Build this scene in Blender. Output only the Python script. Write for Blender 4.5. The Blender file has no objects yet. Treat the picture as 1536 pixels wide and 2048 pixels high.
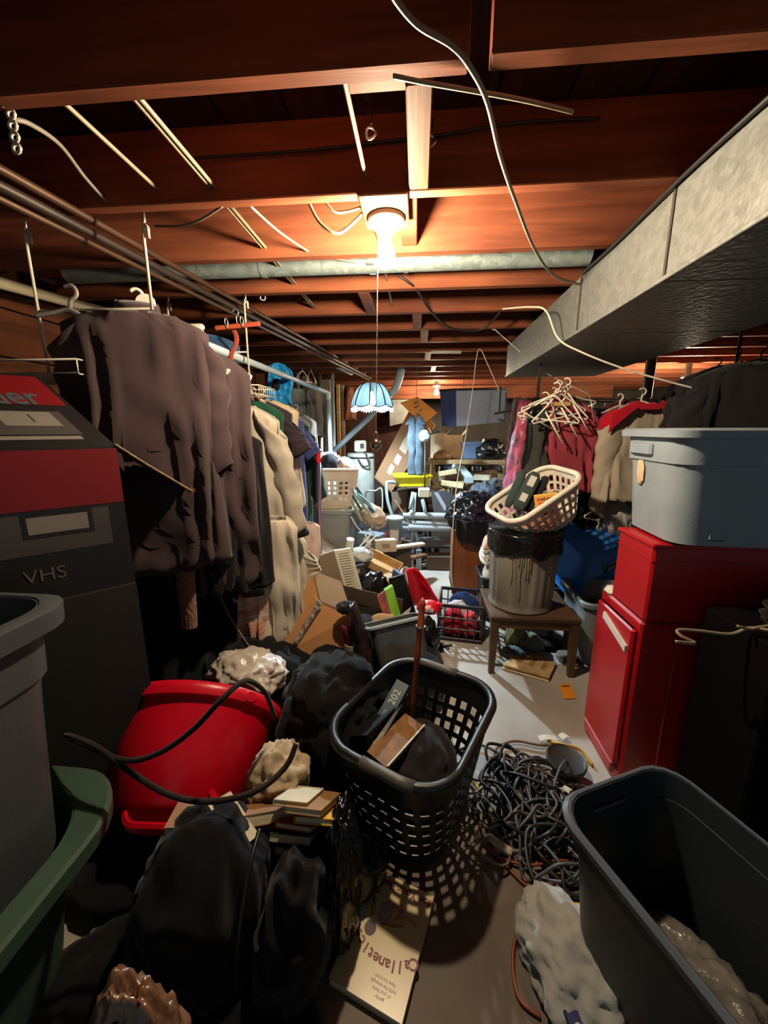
import bpy, bmesh, math, random
from mathutils import Vector, Matrix, Euler, noise

# ------------------------------------------------------------------ camera, world, exposure
SC = bpy.context.scene
COL = SC.collection
R = math.radians
EYE = Vector((0, 0, 1.43))
PITCH, YAW, FPX = R(12), R(5), 770.0
cam_d = bpy.data.cameras.new('camera')
cam_d.sensor_fit = 'VERTICAL'
cam_d.sensor_height = 36.0
cam_d.lens = FPX / 2048 * 36.0
cam_d.clip_start = .02
cam = bpy.data.objects.new('camera', cam_d)
COL.objects.link(cam)
cam.location = EYE
cam.rotation_euler = (math.pi / 2 - PITCH, 0, YAW)
SC.camera = cam

W = bpy.data.worlds.new('dim_basement_air')
W.use_nodes = True
W.node_tree.nodes['Background'].inputs[0].default_value = (.66, .90, 1.0, 1)
W.node_tree.nodes['Background'].inputs[1].default_value = .17
SC.world = W
SC.view_settings.view_transform = 'Standard'
SC.view_settings.look = 'None'
SC.view_settings.gamma = 1
SC.view_settings.use_curve_mapping = False
SC.view_settings.exposure = 0.0
SC.cycles.max_bounces = 6
SC.cycles.diffuse_bounces = 4
SC.cycles.glossy_bounces = 3
SC.cycles.transparent_max_bounces = 10
SC.cycles.sample_clamp_indirect = 4
SC.cycles.caustics_reflective = False
SC.cycles.caustics_refractive = False
P_MAIN, P_SHADE, P_FAR, P_RIGHT = 70, 165, 60, 80      # watts of the four bulbs

# ------------------------------------------------------------------ pixel -> place helpers
_cp, _sp, _cy, _sy = math.cos(PITCH), math.sin(PITCH), math.cos(YAW), math.sin(YAW)
def ray(px, py):
    u, v = (px - 768) / FPX, (1024 - py) / FPX
    a = _cp + v * _sp
    return Vector((-a * _sy + u * _cy, a * _cy + u * _sy, -_sp + v * _cp))
def at(px, py, Y):
    d = ray(px, py); return EYE + d * (Y / d.y)
def on(px, py, Z):
    d = ray(px, py); return EYE + d * ((Z - EYE.z) / d.z)
def ax(px, py, X):
    d = ray(px, py); return EYE + d * (X / d.x)
def V(*a): return Vector(a)
def TM(loc=(0, 0, 0), rx=0, ry=0, rz=0):
    return Matrix.Translation(loc) @ Euler((R(rx), R(ry), R(rz))).to_matrix().to_4x4()

# ------------------------------------------------------------------ materials
def c(r, g, b):
    f = lambda x: (x / 255 / 12.92) if x <= 10 else ((x / 255 + .055) / 1.055) ** 2.4
    return (f(r), f(g), f(b))
_mats = {}
def _new(name):
    m = bpy.data.materials.new(name); m.use_nodes = True
    return m, m.node_tree.nodes, m.node_tree.links, m.node_tree.nodes['Principled BSDF']
def mat(name, col, rough=.6, metal=0, var=.2, vs=7, bump=.12, bs=60, coat=0, sheen=0, stretch=(1, 1, 1), col2=None, spec=.5, alpha=1, trans=0):
    if name in _mats: return _mats[name]
    m, N, L, B = _new(name)
    tc = N.new('ShaderNodeTexCoord'); mp = N.new('ShaderNodeMapping')
    mp.inputs['Scale'].default_value = stretch
    L.new(tc.outputs['Object'], mp.inputs[0])
    n1 = N.new('ShaderNodeTexNoise'); n1.inputs['Scale'].default_value = vs; n1.inputs['Detail'].default_value = 5
    L.new(mp.outputs[0], n1.inputs['Vector'])
    cr = N.new('ShaderNodeValToRGB')
    cr.color_ramp.elements[0].position = .3; cr.color_ramp.elements[1].position = .72
    lo = tuple(x * (1 - var) for x in col); hi = tuple(min(1, x * (1 + var)) for x in col)
    if col2: hi = col2
    cr.color_ramp.elements[0].color = (*lo, 1); cr.color_ramp.elements[1].color = (*hi, 1)
    L.new(n1.outputs['Fac'], cr.inputs[0]); L.new(cr.outputs[0], B.inputs['Base Color'])
    if bump:
        n2 = N.new('ShaderNodeTexNoise'); n2.inputs['Scale'].default_value = bs; n2.inputs['Detail'].default_value = 3
        L.new(mp.outputs[0], n2.inputs['Vector'])
        bp = N.new('ShaderNodeBump'); bp.inputs['Strength'].default_value = bump; bp.inputs['Distance'].default_value = .004
        L.new(n2.outputs['Fac'], bp.inputs['Height']); L.new(bp.outputs[0], B.inputs['Normal'])
    B.inputs['Roughness'].default_value = rough; B.inputs['Metallic'].default_value = metal
    B.inputs['Coat Weight'].default_value = coat; B.inputs['Sheen Weight'].default_value = sheen
    B.inputs['Specular IOR Level'].default_value = spec
    B.inputs['Alpha'].default_value = alpha; B.inputs['Transmission Weight'].default_value = trans
    _mats[name] = m
    return m
def plas(name, col, rough=.38, var=.1, **k): return mat(name, col, rough, var=var, bump=k.pop('bump', .05), bs=k.pop('bs', 150), **k)
def cloth(name, col, var=.18, **k): return mat(name, col, k.pop('rough', .92), var=var, bump=k.pop('bump', .18), bs=k.pop('bs', 320), sheen=.1, spec=.15, **k)
def wood(name, lo, hi, axis=0, rough=.6, sc=14, knots=False):
    if name in _mats: return _mats[name]
    m, N, L, B = _new(name)
    tc = N.new('ShaderNodeTexCoord'); mp = N.new('ShaderNodeMapping')
    s = [sc, sc, sc]; s[axis] = sc * .07
    mp.inputs['Scale'].default_value = s
    L.new(tc.outputs['Object'], mp.inputs[0])
    n1 = N.new('ShaderNodeTexNoise'); n1.inputs['Scale'].default_value = 1.5; n1.inputs['Detail'].default_value = 8; n1.inputs['Distortion'].default_value = .8
    L.new(mp.outputs[0], n1.inputs['Vector'])
    n3 = N.new('ShaderNodeTexNoise'); n3.inputs['Scale'].default_value = 2.2; n3.inputs['Detail'].default_value = 2
    L.new(tc.outputs['Object'], n3.inputs['Vector'])
    mx = N.new('ShaderNodeMath'); mx.operation = 'MULTIPLY_ADD'; mx.inputs[1].default_value = .6
    L.new(n1.outputs['Fac'], mx.inputs[0])
    m2 = N.new('ShaderNodeMath'); m2.operation = 'MULTIPLY'; m2.inputs[1].default_value = .4
    L.new(n3.outputs['Fac'], m2.inputs[0]); L.new(m2.outputs[0], mx.inputs[2])
    cr = N.new('ShaderNodeValToRGB')
    cr.color_ramp.elements[0].position = .36; cr.color_ramp.elements[1].position = .64
    cr.color_ramp.elements[0].color = (*lo, 1); cr.color_ramp.elements[1].color = (*hi, 1)
    L.new(mx.outputs[0], cr.inputs[0])
    out = cr.outputs[0]
    if knots:
        vo = N.new('ShaderNodeTexVoronoi'); vo.inputs['Scale'].default_value = 2.6
        L.new(tc.outputs['Object'], vo.inputs['Vector'])
        r2 = N.new('ShaderNodeValToRGB'); r2.color_ramp.elements[0].position = .02; r2.color_ramp.elements[1].position = .075
        r2.color_ramp.elements[0].color = (.18, .1, .07, 1); r2.color_ramp.elements[1].color = (1, 1, 1, 1)
        L.new(vo.outputs['Distance'], r2.inputs[0])
        mm = N.new('ShaderNodeMixRGB'); mm.blend_type = 'MULTIPLY'; mm.inputs[0].default_value = 1
        L.new(out, mm.inputs[1]); L.new(r2.outputs[0], mm.inputs[2]); out = mm.outputs[0]
    L.new(out, B.inputs['Base Color'])
    bp = N.new('ShaderNodeBump'); bp.inputs['Strength'].default_value = .15; bp.inputs['Distance'].default_value = .01
    L.new(n1.outputs['Fac'], bp.inputs['Height']); L.new(bp.outputs[0], B.inputs['Normal'])
    B.inputs['Roughness'].default_value = rough; B.inputs['Specular IOR Level'].default_value = .06 if rough > .55 else .4
    _mats[name] = m
    return m
def galv(name, lo, hi, rough=.42, sc=38, metal=.75):
    if name in _mats: return _mats[name]
    m, N, L, B = _new(name)
    tc = N.new('ShaderNodeTexCoord')
    vo = N.new('ShaderNodeTexVoronoi'); vo.inputs['Scale'].default_value = sc
    L.new(tc.outputs['Object'], vo.inputs['Vector'])
    cr = N.new('ShaderNodeValToRGB')
    cr.color_ramp.elements[0].color = (*lo, 1); cr.color_ramp.elements[1].color = (*hi, 1)
    L.new(vo.outputs['Color'], cr.inputs[0]); L.new(cr.outputs[0], B.inputs['Base Color'])
    n2 = N.new('ShaderNodeTexNoise'); n2.inputs['Scale'].default_value = sc * .8
    L.new(tc.outputs['Object'], n2.inputs['Vector'])
    bp = N.new('ShaderNodeBump'); bp.inputs['Strength'].default_value = .25; bp.inputs['Distance'].default_value = .01
    L.new(n2.outputs['Fac'], bp.inputs['Height']); L.new(bp.outputs[0], B.inputs['Normal'])
    B.inputs['Metallic'].default_value = metal; B.inputs['Roughness'].default_value = rough
    _mats[name] = m
    return m
def emit(name, col, strength):
    m, N, L, B = _new(name)
    B.inputs['Base Color'].default_value = (*col, 1)
    B.inputs['Emission Color'].default_value = (*col, 1); B.inputs['Emission Strength'].default_value = strength
    return m
def clear(name, col, opacity=.3, rough=.15):
    """thin clear plastic film: mostly see-through, with glossy creases"""
    if name in _mats: return _mats[name]
    m, N, L, B = _new(name)
    B.inputs['Base Color'].default_value = (*col, 1); B.inputs['Roughness'].default_value = rough
    tc = N.new('ShaderNodeTexCoord'); n2 = N.new('ShaderNodeTexNoise'); n2.inputs['Scale'].default_value = 24; n2.inputs['Detail'].default_value = 4
    L.new(tc.outputs['Object'], n2.inputs['Vector'])
    bp = N.new('ShaderNodeBump'); bp.inputs['Strength'].default_value = .6; bp.inputs['Distance'].default_value = .02
    L.new(n2.outputs['Fac'], bp.inputs['Height']); L.new(bp.outputs[0], B.inputs['Normal'])
    tr = N.new('ShaderNodeBsdfTransparent'); mx = N.new('ShaderNodeMixShader'); mx.inputs[0].default_value = opacity
    out = N['Material Output']
    L.new(tr.outputs[0], mx.inputs[1]); L.new(B.outputs[0], mx.inputs[2]); L.new(mx.outputs[0], out.inputs[0])
    _mats[name] = m
    return m

# ------------------------------------------------------------------ mesh builder
class MB:
    def __init__(s): s.v = []; s.f = []
    def add(s, vs, fs, M=None):
        o = len(s.v)
        s.v += [(M @ Vector(p)) if M is not None else Vector(p) for p in vs]
        s.f += [tuple(i + o for i in f) for f in fs]
        return s
    def box(s, ctr, size, M=None):
        x, y, z = ctr; a, b, d = size[0] / 2, size[1] / 2, size[2] / 2
        vs = [(x + i * a, y + j * b, z + k * d) for k in (-1, 1) for j in (-1, 1) for i in (-1, 1)]
        return s.hexa([vs[0], vs[1], vs[3], vs[2], vs[4], vs[5], vs[7], vs[6]], M)
    def bbox(s, ctr, size, b, M=None):
        """box with chamfered edges"""
        x, y, z = ctr; hx, hy, hz = size[0] / 2, size[1] / 2, size[2] / 2
        b = min(b, hx * .9, hy * .9, hz * .9)
        rings = []
        for dz, e in ((-hz, b), (-hz + b, 0), (hz - b, 0), (hz, b)):
            w, d = hx - e, hy - e
            rings.append([(x + p, y + q, z + dz) for p, q in ((-w + b, -d), (w - b, -d), (w, -d + b), (w, d - b), (w - b, d), (-w + b, d), (-w, d - b), (-w, -d + b))])
        return s.loft(rings, M=M)
    def hexa(s, p, M=None):
        return s.add(p, [(3, 2, 1, 0), (4, 5, 6, 7), (0, 1, 5, 4), (1, 2, 6, 5), (2, 3, 7, 6), (3, 0, 4, 7)], M)
    def slab(s, quad, vec, M=None):
        q = [Vector(p) for p in quad]; vec = Vector(vec)
        return s.hexa(q + [p + vec for p in q], M)
    def loft(s, rings, closed=True, cap0=True, cap1=True, M=None):
        n = len(rings[0]); vs = [p for r in rings for p in r]; fs = []
        for i in range(len(rings) - 1):
            for j in range(n if closed else n - 1):
                k = (j + 1) % n
                fs.append((i * n + j, i * n + k, (i + 1) * n + k, (i + 1) * n + j))
        if cap0: fs.append(tuple(range(n - 1, -1, -1)))
        if cap1: fs.append(tuple(range((len(rings) - 1) * n, len(rings) * n)))
        return s.add(vs, fs, M)
    def lathe(s, prof, n=24, M=None, cap0=True, cap1=True, fn=None):
        rings = []
        for r, z in prof:
            ring = []
            for j in range(n):
                a = 2 * math.pi * j / n
                q = r * (fn(a, z) if fn else 1)
                ring.append((q * math.cos(a), q * math.sin(a), z))
            rings.append(ring)
        return s.loft(rings, cap0=cap0, cap1=cap1, M=M)
    def tube(s, pts, r, n=8, M=None, closed=False, caps=True):
        pts = [Vector(p) for p in pts]; m = len(pts)
        rad = r if isinstance(r, (list, tuple)) else [r] * m
        rings = []; nrm = None
        for i, p in enumerate(pts):
            a = pts[i - 1] if (i > 0 or closed) else p
            b = pts[(i + 1) % m] if (i < m - 1 or closed) else p
            t = (b - a)
            t = t.normalized() if t.length > 1e-9 else Vector((0, 0, 1))
            if nrm is None:
                nrm = t.orthogonal().normalized()
            else:
                nrm = (nrm - t * nrm.dot(t))
                nrm = nrm.normalized() if nrm.length > 1e-6 else t.orthogonal().normalized()
            bn = t.cross(nrm)
            rings.append([p + (nrm * math.cos(2 * math.pi * j / n) + bn * math.sin(2 * math.pi * j / n)) * rad[i] for j in range(n)])
        if closed: rings.append(rings[0])
        return s.loft(rings, cap0=caps and not closed, cap1=caps and not closed, M=M)
    def sheet(s, fn, nu, nv, M=None):
        vs = [fn(i / nu, j / nv) for i in range(nu + 1) for j in range(nv + 1)]
        fs = [(i * (nv + 1) + j, (i + 1) * (nv + 1) + j, (i + 1) * (nv + 1) + j + 1, i * (nv + 1) + j + 1) for i in range(nu) for j in range(nv)]
        return s.add(vs, fs, M)
    def ico(s, sub, fn, M=None):
        bm = bmesh.new(); bmesh.ops.create_icosphere(bm, subdivisions=sub, radius=1)
        vs = [fn(v.co.copy()) for v in bm.verts]; fs = [tuple(v.index for v in f.verts) for f in bm.faces]
        bm.free()
        return s.add(vs, fs, M)
    def mesh(s, name, shift=None):
        me = bpy.data.meshes.new(name)
        vs = [tuple(p - shift) if shift else tuple(p) for p in s.v]
        me.from_pydata(vs, [], s.f); me.update()
        return me

def spline(pts, n=8, closed=False):
    pts = [Vector(p) for p in pts]; m = len(pts); out = []
    for i in range(m if closed else m - 1):
        g = lambda k: pts[k % m] if closed else pts[max(0, min(m - 1, k))]
        p0, p1, p2, p3 = g(i - 1), g(i), g(i + 1), g(i + 2)
        for k in range(n):
            t = k / n
            out.append(.5 * ((2 * p1) + (p2 - p0) * t + (2 * p0 - 5 * p1 + 4 * p2 - p3) * t * t + (3 * p1 - p0 - 3 * p2 + p3) * t ** 3))
    if not closed: out.append(pts[-1])
    return out
def rr(w, d, r, n=40, ts=None):
    """rounded rectangle, points spread along its length"""
    w, d = w / 2, d / 2; r = min(r, w * .98, d * .98)
    segs = [('l', (w - r, -d), (-(w - r) * 0 + w - r, -d))]
    per = 2 * (2 * w - 2 * r) + 2 * (2 * d - 2 * r) + 2 * math.pi * r
    a, b, q = 2 * w - 2 * r, 2 * d - 2 * r, math.pi * r / 2
    def pt(u):
        u = (u % 1) * per
        if u < a: return (-w + r + u, -d)
        u -= a
        if u < q: t = u / r; return (w - r + r * math.sin(t), -d + r - r * math.cos(t))
        u -= q
        if u < b: return (w, -d + r + u)
        u -= b
        if u < q: t = u / r; return (w - r + r * math.cos(t), d - r + r * math.sin(t))
        u -= q
        if u < a: return (w - r - u, d)
        u -= a
        if u < q: t = u / r; return (-w + r - r * math.sin(t), d - r + r * math.cos(t))
        u -= q
        if u < b: return (-w, d - r - u)
        u -= b
        t = u / r; return (-w + r - r * math.cos(t), -d + r - r * math.sin(t))
    return [pt(t) for t in (ts or [i / n for i in range(n)])]

# ------------------------------------------------------------------ scene objects
def props(o, label=None, cat=None, group=None, kind=None):
    if label: o['label'] = label
    if cat: o['category'] = cat
    if group: o['group'] = group
    if kind: o['kind'] = kind
    return o
def obj(name, mb, m, parent=None, smooth=False, solid=0, sub=0, label=None, kind=None):
    """ONE mesh object; a top-level one gets its origin at its own base"""
    sh = None
    if parent is None and mb.v:
        xs = [p.x for p in mb.v]; ys = [p.y for p in mb.v]; zs = [p.z for p in mb.v]
        sh = Vector(((min(xs) + max(xs)) / 2, (min(ys) + max(ys)) / 2, min(zs)))
    me = mb.mesh(name, sh)
    me.materials.append(m)
    if smooth:
        me.polygons.foreach_set('use_smooth', [True] * len(me.polygons))
        if smooth == 'auto':
            try: me.set_sharp_from_angle(angle=R(38))
            except Exception: pass
    o = bpy.data.objects.new(name, me); COL.objects.link(o)
    if sh: o.location = sh
    if parent: o.parent = parent
    if solid:
        md = o.modifiers.new('thick', 'SOLIDIFY'); md.thickness = solid; md.offset = 0
    if sub:
        md = o.modifiers.new('soft', 'SUBSURF'); md.levels = sub; md.render_levels = sub
    return props(o, label, None, None, kind)
def one(name, label, cat, mb, m, group=None, kind=None, **k):
    return props(obj(name, mb, m, **k), label, cat, group, kind)
def thing(name, label, cat, loc=(0, 0, 0), rx=0, ry=0, rz=0, group=None, M=None, kind=None):
    o = bpy.data.objects.new(name, None); COL.objects.link(o)
    o.empty_display_size = .05
    if M is not None: o.matrix_world = M
    else: o.location = loc; o.rotation_euler = (R(rx), R(ry), R(rz))
    return props(o, label, cat, group, kind)
def copy_tree(o, M, label=None, group=None):
    r = o.copy(); COL.objects.link(r); r.matrix_world = M
    if label: r['label'] = label
    if group: r['group'] = group
    for ch in list(o.children):
        k = ch.copy(); COL.objects.link(k); k.parent = r
        for g in list(ch.children):
            q = g.copy(); COL.objects.link(q); q.parent = k
    return r
def text(name, s, size, m, parent, M, depth=.0006, label=None, font_shear=0, bold=0):
    cu = bpy.data.curves.new(name, 'FONT'); cu.body = s; cu.size = size; cu.extrude = depth
    cu.align_x = 'CENTER'; cu.align_y = 'CENTER'; cu.shear = font_shear; cu.offset = bold; cu.resolution_u = 3
    t = bpy.data.objects.new(name + '_tmp', cu); COL.objects.link(t)
    dg = bpy.context.evaluated_depsgraph_get(); dg.update()
    me = bpy.data.meshes.new_from_object(t.evaluated_get(dg))
    bpy.data.objects.remove(t); bpy.data.curves.remove(cu)
    me.transform(M); me.materials.clear(); me.materials.append(m); me.name = name
    o = bpy.data.objects.new(name, me); COL.objects.link(o)
    if parent: o.parent = parent
    return props(o, label)
def fb(p, oct=3):
    return noise.fractal(p, 1.0, 2.0, oct)
def blob(size, seed=0, amp=.3, freq=1.6, sub=4, flat=.35, style='cloth', M=None):
    """crumpled soft heap on z=0: 'cloth' falls in long soft folds, 'film' in sharp facets"""
    off = Vector((seed * 7.3, seed * 3.1, -seed * 5.7)); mb = MB()
    E1 = Euler((seed * 1.3, seed * .7, seed * 2.1)).to_matrix(); E2 = Euler((seed * .9, -seed * 1.7, seed * .6)).to_matrix()
    rg = lambda n, w=.012: .42 - math.sqrt(n * n + w) * 1.5
    def fn(p):
        q = p * freq + off
        w = noise.noise(q * .9)
        d = w * .5
        if style == 'film':
            d += (noise.voronoi(p * freq * 1.5 + off)[0][0] - .45) * .8 + (noise.voronoi(p * freq * 3.3 - off)[0][0] - .4) * .42
        else:
            a = E1 @ p; a = Vector((a.x * 2.1 + w, a.y * .7, a.z * 1.3)) * freq + off
            b = E2 @ p; b = Vector((b.x * 3.9 + w * 1.5, b.y * 1.0, b.z * 1.9)) * freq - off
            d += rg(noise.noise(a)) * .75 + rg(noise.noise(b), .02) * .30
        p = p * (1 + amp * d)
        z = max(p.z, -flat)
        return Vector((p.x * size[0], p.y * size[1], (z + flat) * size[2]))
    return mb.ico(sub, fn, M)

# ================================================================== SETTING
ZC = 2.13                                    # underside of the joists
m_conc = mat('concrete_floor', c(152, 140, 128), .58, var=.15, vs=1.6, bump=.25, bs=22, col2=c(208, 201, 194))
m_block = mat('grey_block_wall', c(84, 78, 72), .9, var=.3, vs=2.5, bump=.5, bs=18)
m_joist = wood('joist_wood', c(90, 49, 36), c(134, 76, 51), axis=0, rough=.62, knots=True)
m_joist_pale = wood('pale_pine', c(176, 118, 66), c(206, 150, 92), axis=0, rough=.6)
m_bridge = wood('bridging_pine', c(74, 44, 27), c(98, 60, 38), axis=1, rough=.6)
m_deck = wood('dark_subfloor', c(42, 26, 21), c(66, 40, 30), axis=1, rough=.8)
m_panel = wood('brown_wall_board', c(64, 36, 24), c(98, 56, 35), axis=1, rough=.75)
m_galv = galv('galvanised_duct', (.115, .118, .108), (.185, .187, .174), .5, 46, .2)
m_galv_pipe = galv('galvanised_pipe', (.12, .15, .145), (.22, .26, .25), .45, 40, .3)
m_black_wire = plas('black_wire', c(22, 20, 20), .5)
m_grey_wire = plas('grey_cable_sheath', c(120, 112, 100), .5)
m_romex = plas('cream_cable_sheath', c(132, 118, 94), .5)
m_white_rope = cloth('white_string', c(206, 196, 176))
m_brown_pipe = mat('old_copper_pipe', c(72, 48, 33), .5, metal=.5, var=.3, vs=5)
m_dark_pipe = mat('black_iron_pipe', c(52, 42, 38), .5, metal=.5, var=.3, vs=5)
m_pvc = plas('cream_plastic_pipe', c(206, 192, 160), .45)
m_greypipe = plas('pale_grey_pipe', c(152, 164, 170), .45)
m_steel = mat('bright_steel', (.62, .62, .6), .3, metal=.9, var=.1, bump=0)
m_wrod = plas('white_coated_wire', c(180, 174, 158), .4)

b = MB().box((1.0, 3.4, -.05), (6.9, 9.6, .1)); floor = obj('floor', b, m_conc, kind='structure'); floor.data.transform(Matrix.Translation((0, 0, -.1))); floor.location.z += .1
# a large old damp stain browns the concrete by the near cords
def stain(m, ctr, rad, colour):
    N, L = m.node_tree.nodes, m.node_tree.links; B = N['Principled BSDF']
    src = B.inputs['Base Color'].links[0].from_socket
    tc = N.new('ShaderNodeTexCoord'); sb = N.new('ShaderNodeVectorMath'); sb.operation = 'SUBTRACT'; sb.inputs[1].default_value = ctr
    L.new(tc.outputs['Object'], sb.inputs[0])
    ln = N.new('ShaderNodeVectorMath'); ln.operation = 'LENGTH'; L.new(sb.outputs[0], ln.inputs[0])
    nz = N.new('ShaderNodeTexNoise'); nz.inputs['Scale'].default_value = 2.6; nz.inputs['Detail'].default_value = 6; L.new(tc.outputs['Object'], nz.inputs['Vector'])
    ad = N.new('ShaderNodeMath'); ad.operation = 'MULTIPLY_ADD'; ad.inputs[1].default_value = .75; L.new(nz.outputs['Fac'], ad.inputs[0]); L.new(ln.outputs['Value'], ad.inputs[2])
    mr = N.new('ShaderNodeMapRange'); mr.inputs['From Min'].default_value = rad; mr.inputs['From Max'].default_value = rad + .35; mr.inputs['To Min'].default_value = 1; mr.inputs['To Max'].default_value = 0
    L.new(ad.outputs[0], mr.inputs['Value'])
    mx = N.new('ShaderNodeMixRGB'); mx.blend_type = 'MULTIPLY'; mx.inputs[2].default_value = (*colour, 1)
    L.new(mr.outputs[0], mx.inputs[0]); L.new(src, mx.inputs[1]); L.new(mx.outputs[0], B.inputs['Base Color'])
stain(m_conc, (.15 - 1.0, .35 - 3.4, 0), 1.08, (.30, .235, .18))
wl = obj('wall_left', MB().box((-2.15, 3.4, 1.15), (.1, 9.6, 2.5)), m_block, kind='structure')
for k in range(5):
    for j in range(3):
        y0 = -1.0 + j * 2.4
        pk = obj('plank', MB().bbox((.066 + .004 * ((k + j) % 2), y0 + 1.2 - 3.4, 1.2 + k * .235 - wl.location.z), (.032, 2.38, .225), .004), m_panel, wl)
wr = obj('wall_right', MB().box((4.5, 3.4, 1.15), (.1, 9.6, 2.5)), m_block, kind='structure')
wb = obj('wall_back', MB().box((1.0, 8.15, 1.15), (6.9, .1, 2.5)), m_block, kind='structure')
ceil = obj('ceiling', MB().box((1.0, 3.4, ZC + .25), (6.9, 9.6, .04)), m_deck, kind='structure')
zo = ceil.location
def lc(x, y, z): return (x - zo.x, y - zo.y, z - zo.z)
shared = None
for k in range(34):                          # subfloor planks
    x = -2.3 + .2 * k
    if shared is None:
        shared = obj('subfloor_plank', MB().bbox((0, 0, 0), (.192, 9.5, .02), .003), m_deck, ceil); o = shared
    else:
        o = shared.copy(); COL.objects.link(o)
    o.location = lc(x, 3.4, ZC + .218 + .002 * (k % 3))
JY = [.942 + .406 * k for k in range(-2, 17)]
proto = None
for k, y in enumerate(JY):
    if k == 2: continue
    if proto is None:
        proto = obj('joist', MB().bbox((0, 0, .1), (6.7, .042, .2), .003), m_joist, ceil); o = proto
    else:
        o = proto.copy(); COL.objects.link(o)
    o.location = lc(1.0 + .37 * ((k * 7) % 3 - 1), y, ZC)
# the nearest joist is two lengths that meet over a small gap
xg = on(938, 130, ZC).x
obj('joist', MB().bbox((0, 0, .1), (xg + 2.1, .04, .2), .003), m_joist, ceil).location = lc((xg - 2.1) / 2, .935, ZC)
obj('joist', MB().bbox((0, 0, .1), (4.3 - xg - .04, .042, .2), .003), m_joist, ceil).location = lc((4.3 + xg + .04) / 2, .925, ZC - .004)
# cut ends of lighter bridging timber between joists
xb = on(838, 270, ZC).x
obj('bridging_board', MB().bbox((0, 0, .045), (.058, .36, .09), .003), m_bridge, ceil).location = lc(xb, (JY[2] + JY[3]) / 2, ZC)
obj('bridging_board', MB().bbox((0, 0, .06), (.14, .11, .05), .003), m_bridge, ceil).location = lc(on(748, 200, ZC).x, 1.03, ZC + .04)
xb = at(818, 430, 1.60).x
obj('bridging_board', MB().bbox((0, 0, .095), (.06, .36, .17), .003), m_joist, ceil).location = lc(xb, (JY[3] + JY[4]) / 2, ZC + .01)
for k, px in ((5, 735), (6, 835), (7, 850), (9, 858), (11, 870)):
    y = (JY[k] + JY[k + 1]) / 2
    obj('bridging_board', MB().bbox((0, 0, .05), (.06, .36, .1), .003), m_joist, ceil).location = lc(at(px, 600, y).x, y, ZC)
# the big girder far back under the joists
obj('girder', MB().bbox((0, 0, 0), (4.2, .16, .2), .004), m_joist, ceil).location = lc(.9, 6.6, ZC - .1)

# ---- galvanised duct, right
X0, X1, ZB = .735, 1.46, 1.872
duct = thing('air_duct', 'big rectangular galvanised sheet metal air duct hung under the joists', 'duct', (1.1, 1.6, ZB))
for (ya, yb) in ((-.9, .55), (.55, 1.36), (1.36, 2.02), (2.02, 3.54)):
    g = .002
    obj('duct_section', MB().bbox(((X0 + X1) / 2 - 1.1, (ya + yb) / 2 - 1.6, (ZC - .004 - ZB) / 2), (X1 - X0, yb - ya - 2 * g, ZC - .004 - ZB), .004), m_galv, duct)
m_seam = plas('dark_seam', c(58, 54, 48), .5)
for y in (.55, 1.36, 2.02):
    q = MB().box(((X0 + X1) / 2 - 1.1, y - 1.6, (ZC - ZB) / 2), (X1 - X0 + .008, .012, ZC - ZB + .004 - .006))
    obj('seam', q, m_seam, duct)
obj('bottom_edge_lip', MB().bbox((X0 - 1.1 - .004, 1.32 - 1.6, .006), (.012, 4.4, .014), .002), m_galv, duct)
one('black_wire', 'black wire lying along the top edge of the big duct', 'wire',
    MB().tube(spline([(X0 - .012, y, ZC - .012 - .006 * math.sin(y * 9)) for y in (.5, .9, 1.3, 1.7, 2.0)], 8), .007, 6), m_black_wire, smooth=True)
pa, pb = at(330, 545, 1.955), at(1232, 505, 1.955)
rd = thing('round_duct', 'round galvanised pipe crossing under the joists behind the bare bulb', 'duct', (-.1, 1.955, 2.187))
L = X0 - .003 - (pa.x - .5)
obj('pipe', MB().tube([(-L / 2 - .1 + .1, 0, 0), (L / 2, 0, 0)], .048, 20), m_galv_pipe, rd, smooth='auto')
rd.location = ((X0 - .003 + pa.x - .5) / 2, 1.955, 2.187)
for x in (-.25, .42):
    obj('seam', MB().tube([(x, 0, 0), (x + .02, 0, 0)], .051, 20), m_galv_pipe, rd, smooth='auto')
obj('strap', MB().box((.27, 0, -.03), (.03, .13, .004)), m_steel, rd)

# ---- pipes along the left
for (p0, p1, y0, nm, lab, m, r) in (
        ((0, 338), (742, 752), 1.10, 'water_pipe', 'upper brown water pipe running along under the joists above the clothes rail', m_brown_pipe, .013),
        ((0, 372), (742, 757), 1.10, 'water_pipe', 'middle dark pipe of the three running above the clothes rail', m_dark_pipe, .015),
        ((0, 398), (738, 760), 1.12, 'water_pipe', 'lowest brown pipe of the three running above the clothes rail', m_brown_pipe, .011)):
    a = at(*p0, y0); e = at(*p1, 5.6)
    a2 = a + (a - e) * .22
    one(nm, lab, 'pipe', MB().tube([a2, a, a + (e - a) * .5, e], r, 10), m, group='pipes above the clothes rail', smooth=True)
a, e = at(0, 566, 1.75), at(275, 642, 2.62)
one('plastic_pipe', 'cream plastic pipe along the brown board wall at left', 'pipe', MB().tube([a + (a - e) * .5, a, e, e + (e - a) * .3], .026, 14), m_pvc, smooth=True)
mb = blob((.22, .3, .13), 5, .5, 1.6, 4, .5); 
for v in mb.v: v += at(30, 520, 1.95) - V(0, 0, .02)
one('insulation_batt', 'sagging pink insulation batt between the joists at upper left', 'insulation', mb, cloth('pink_insulation', c(150, 72, 74), var=.35, bs=40), smooth=True)

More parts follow.
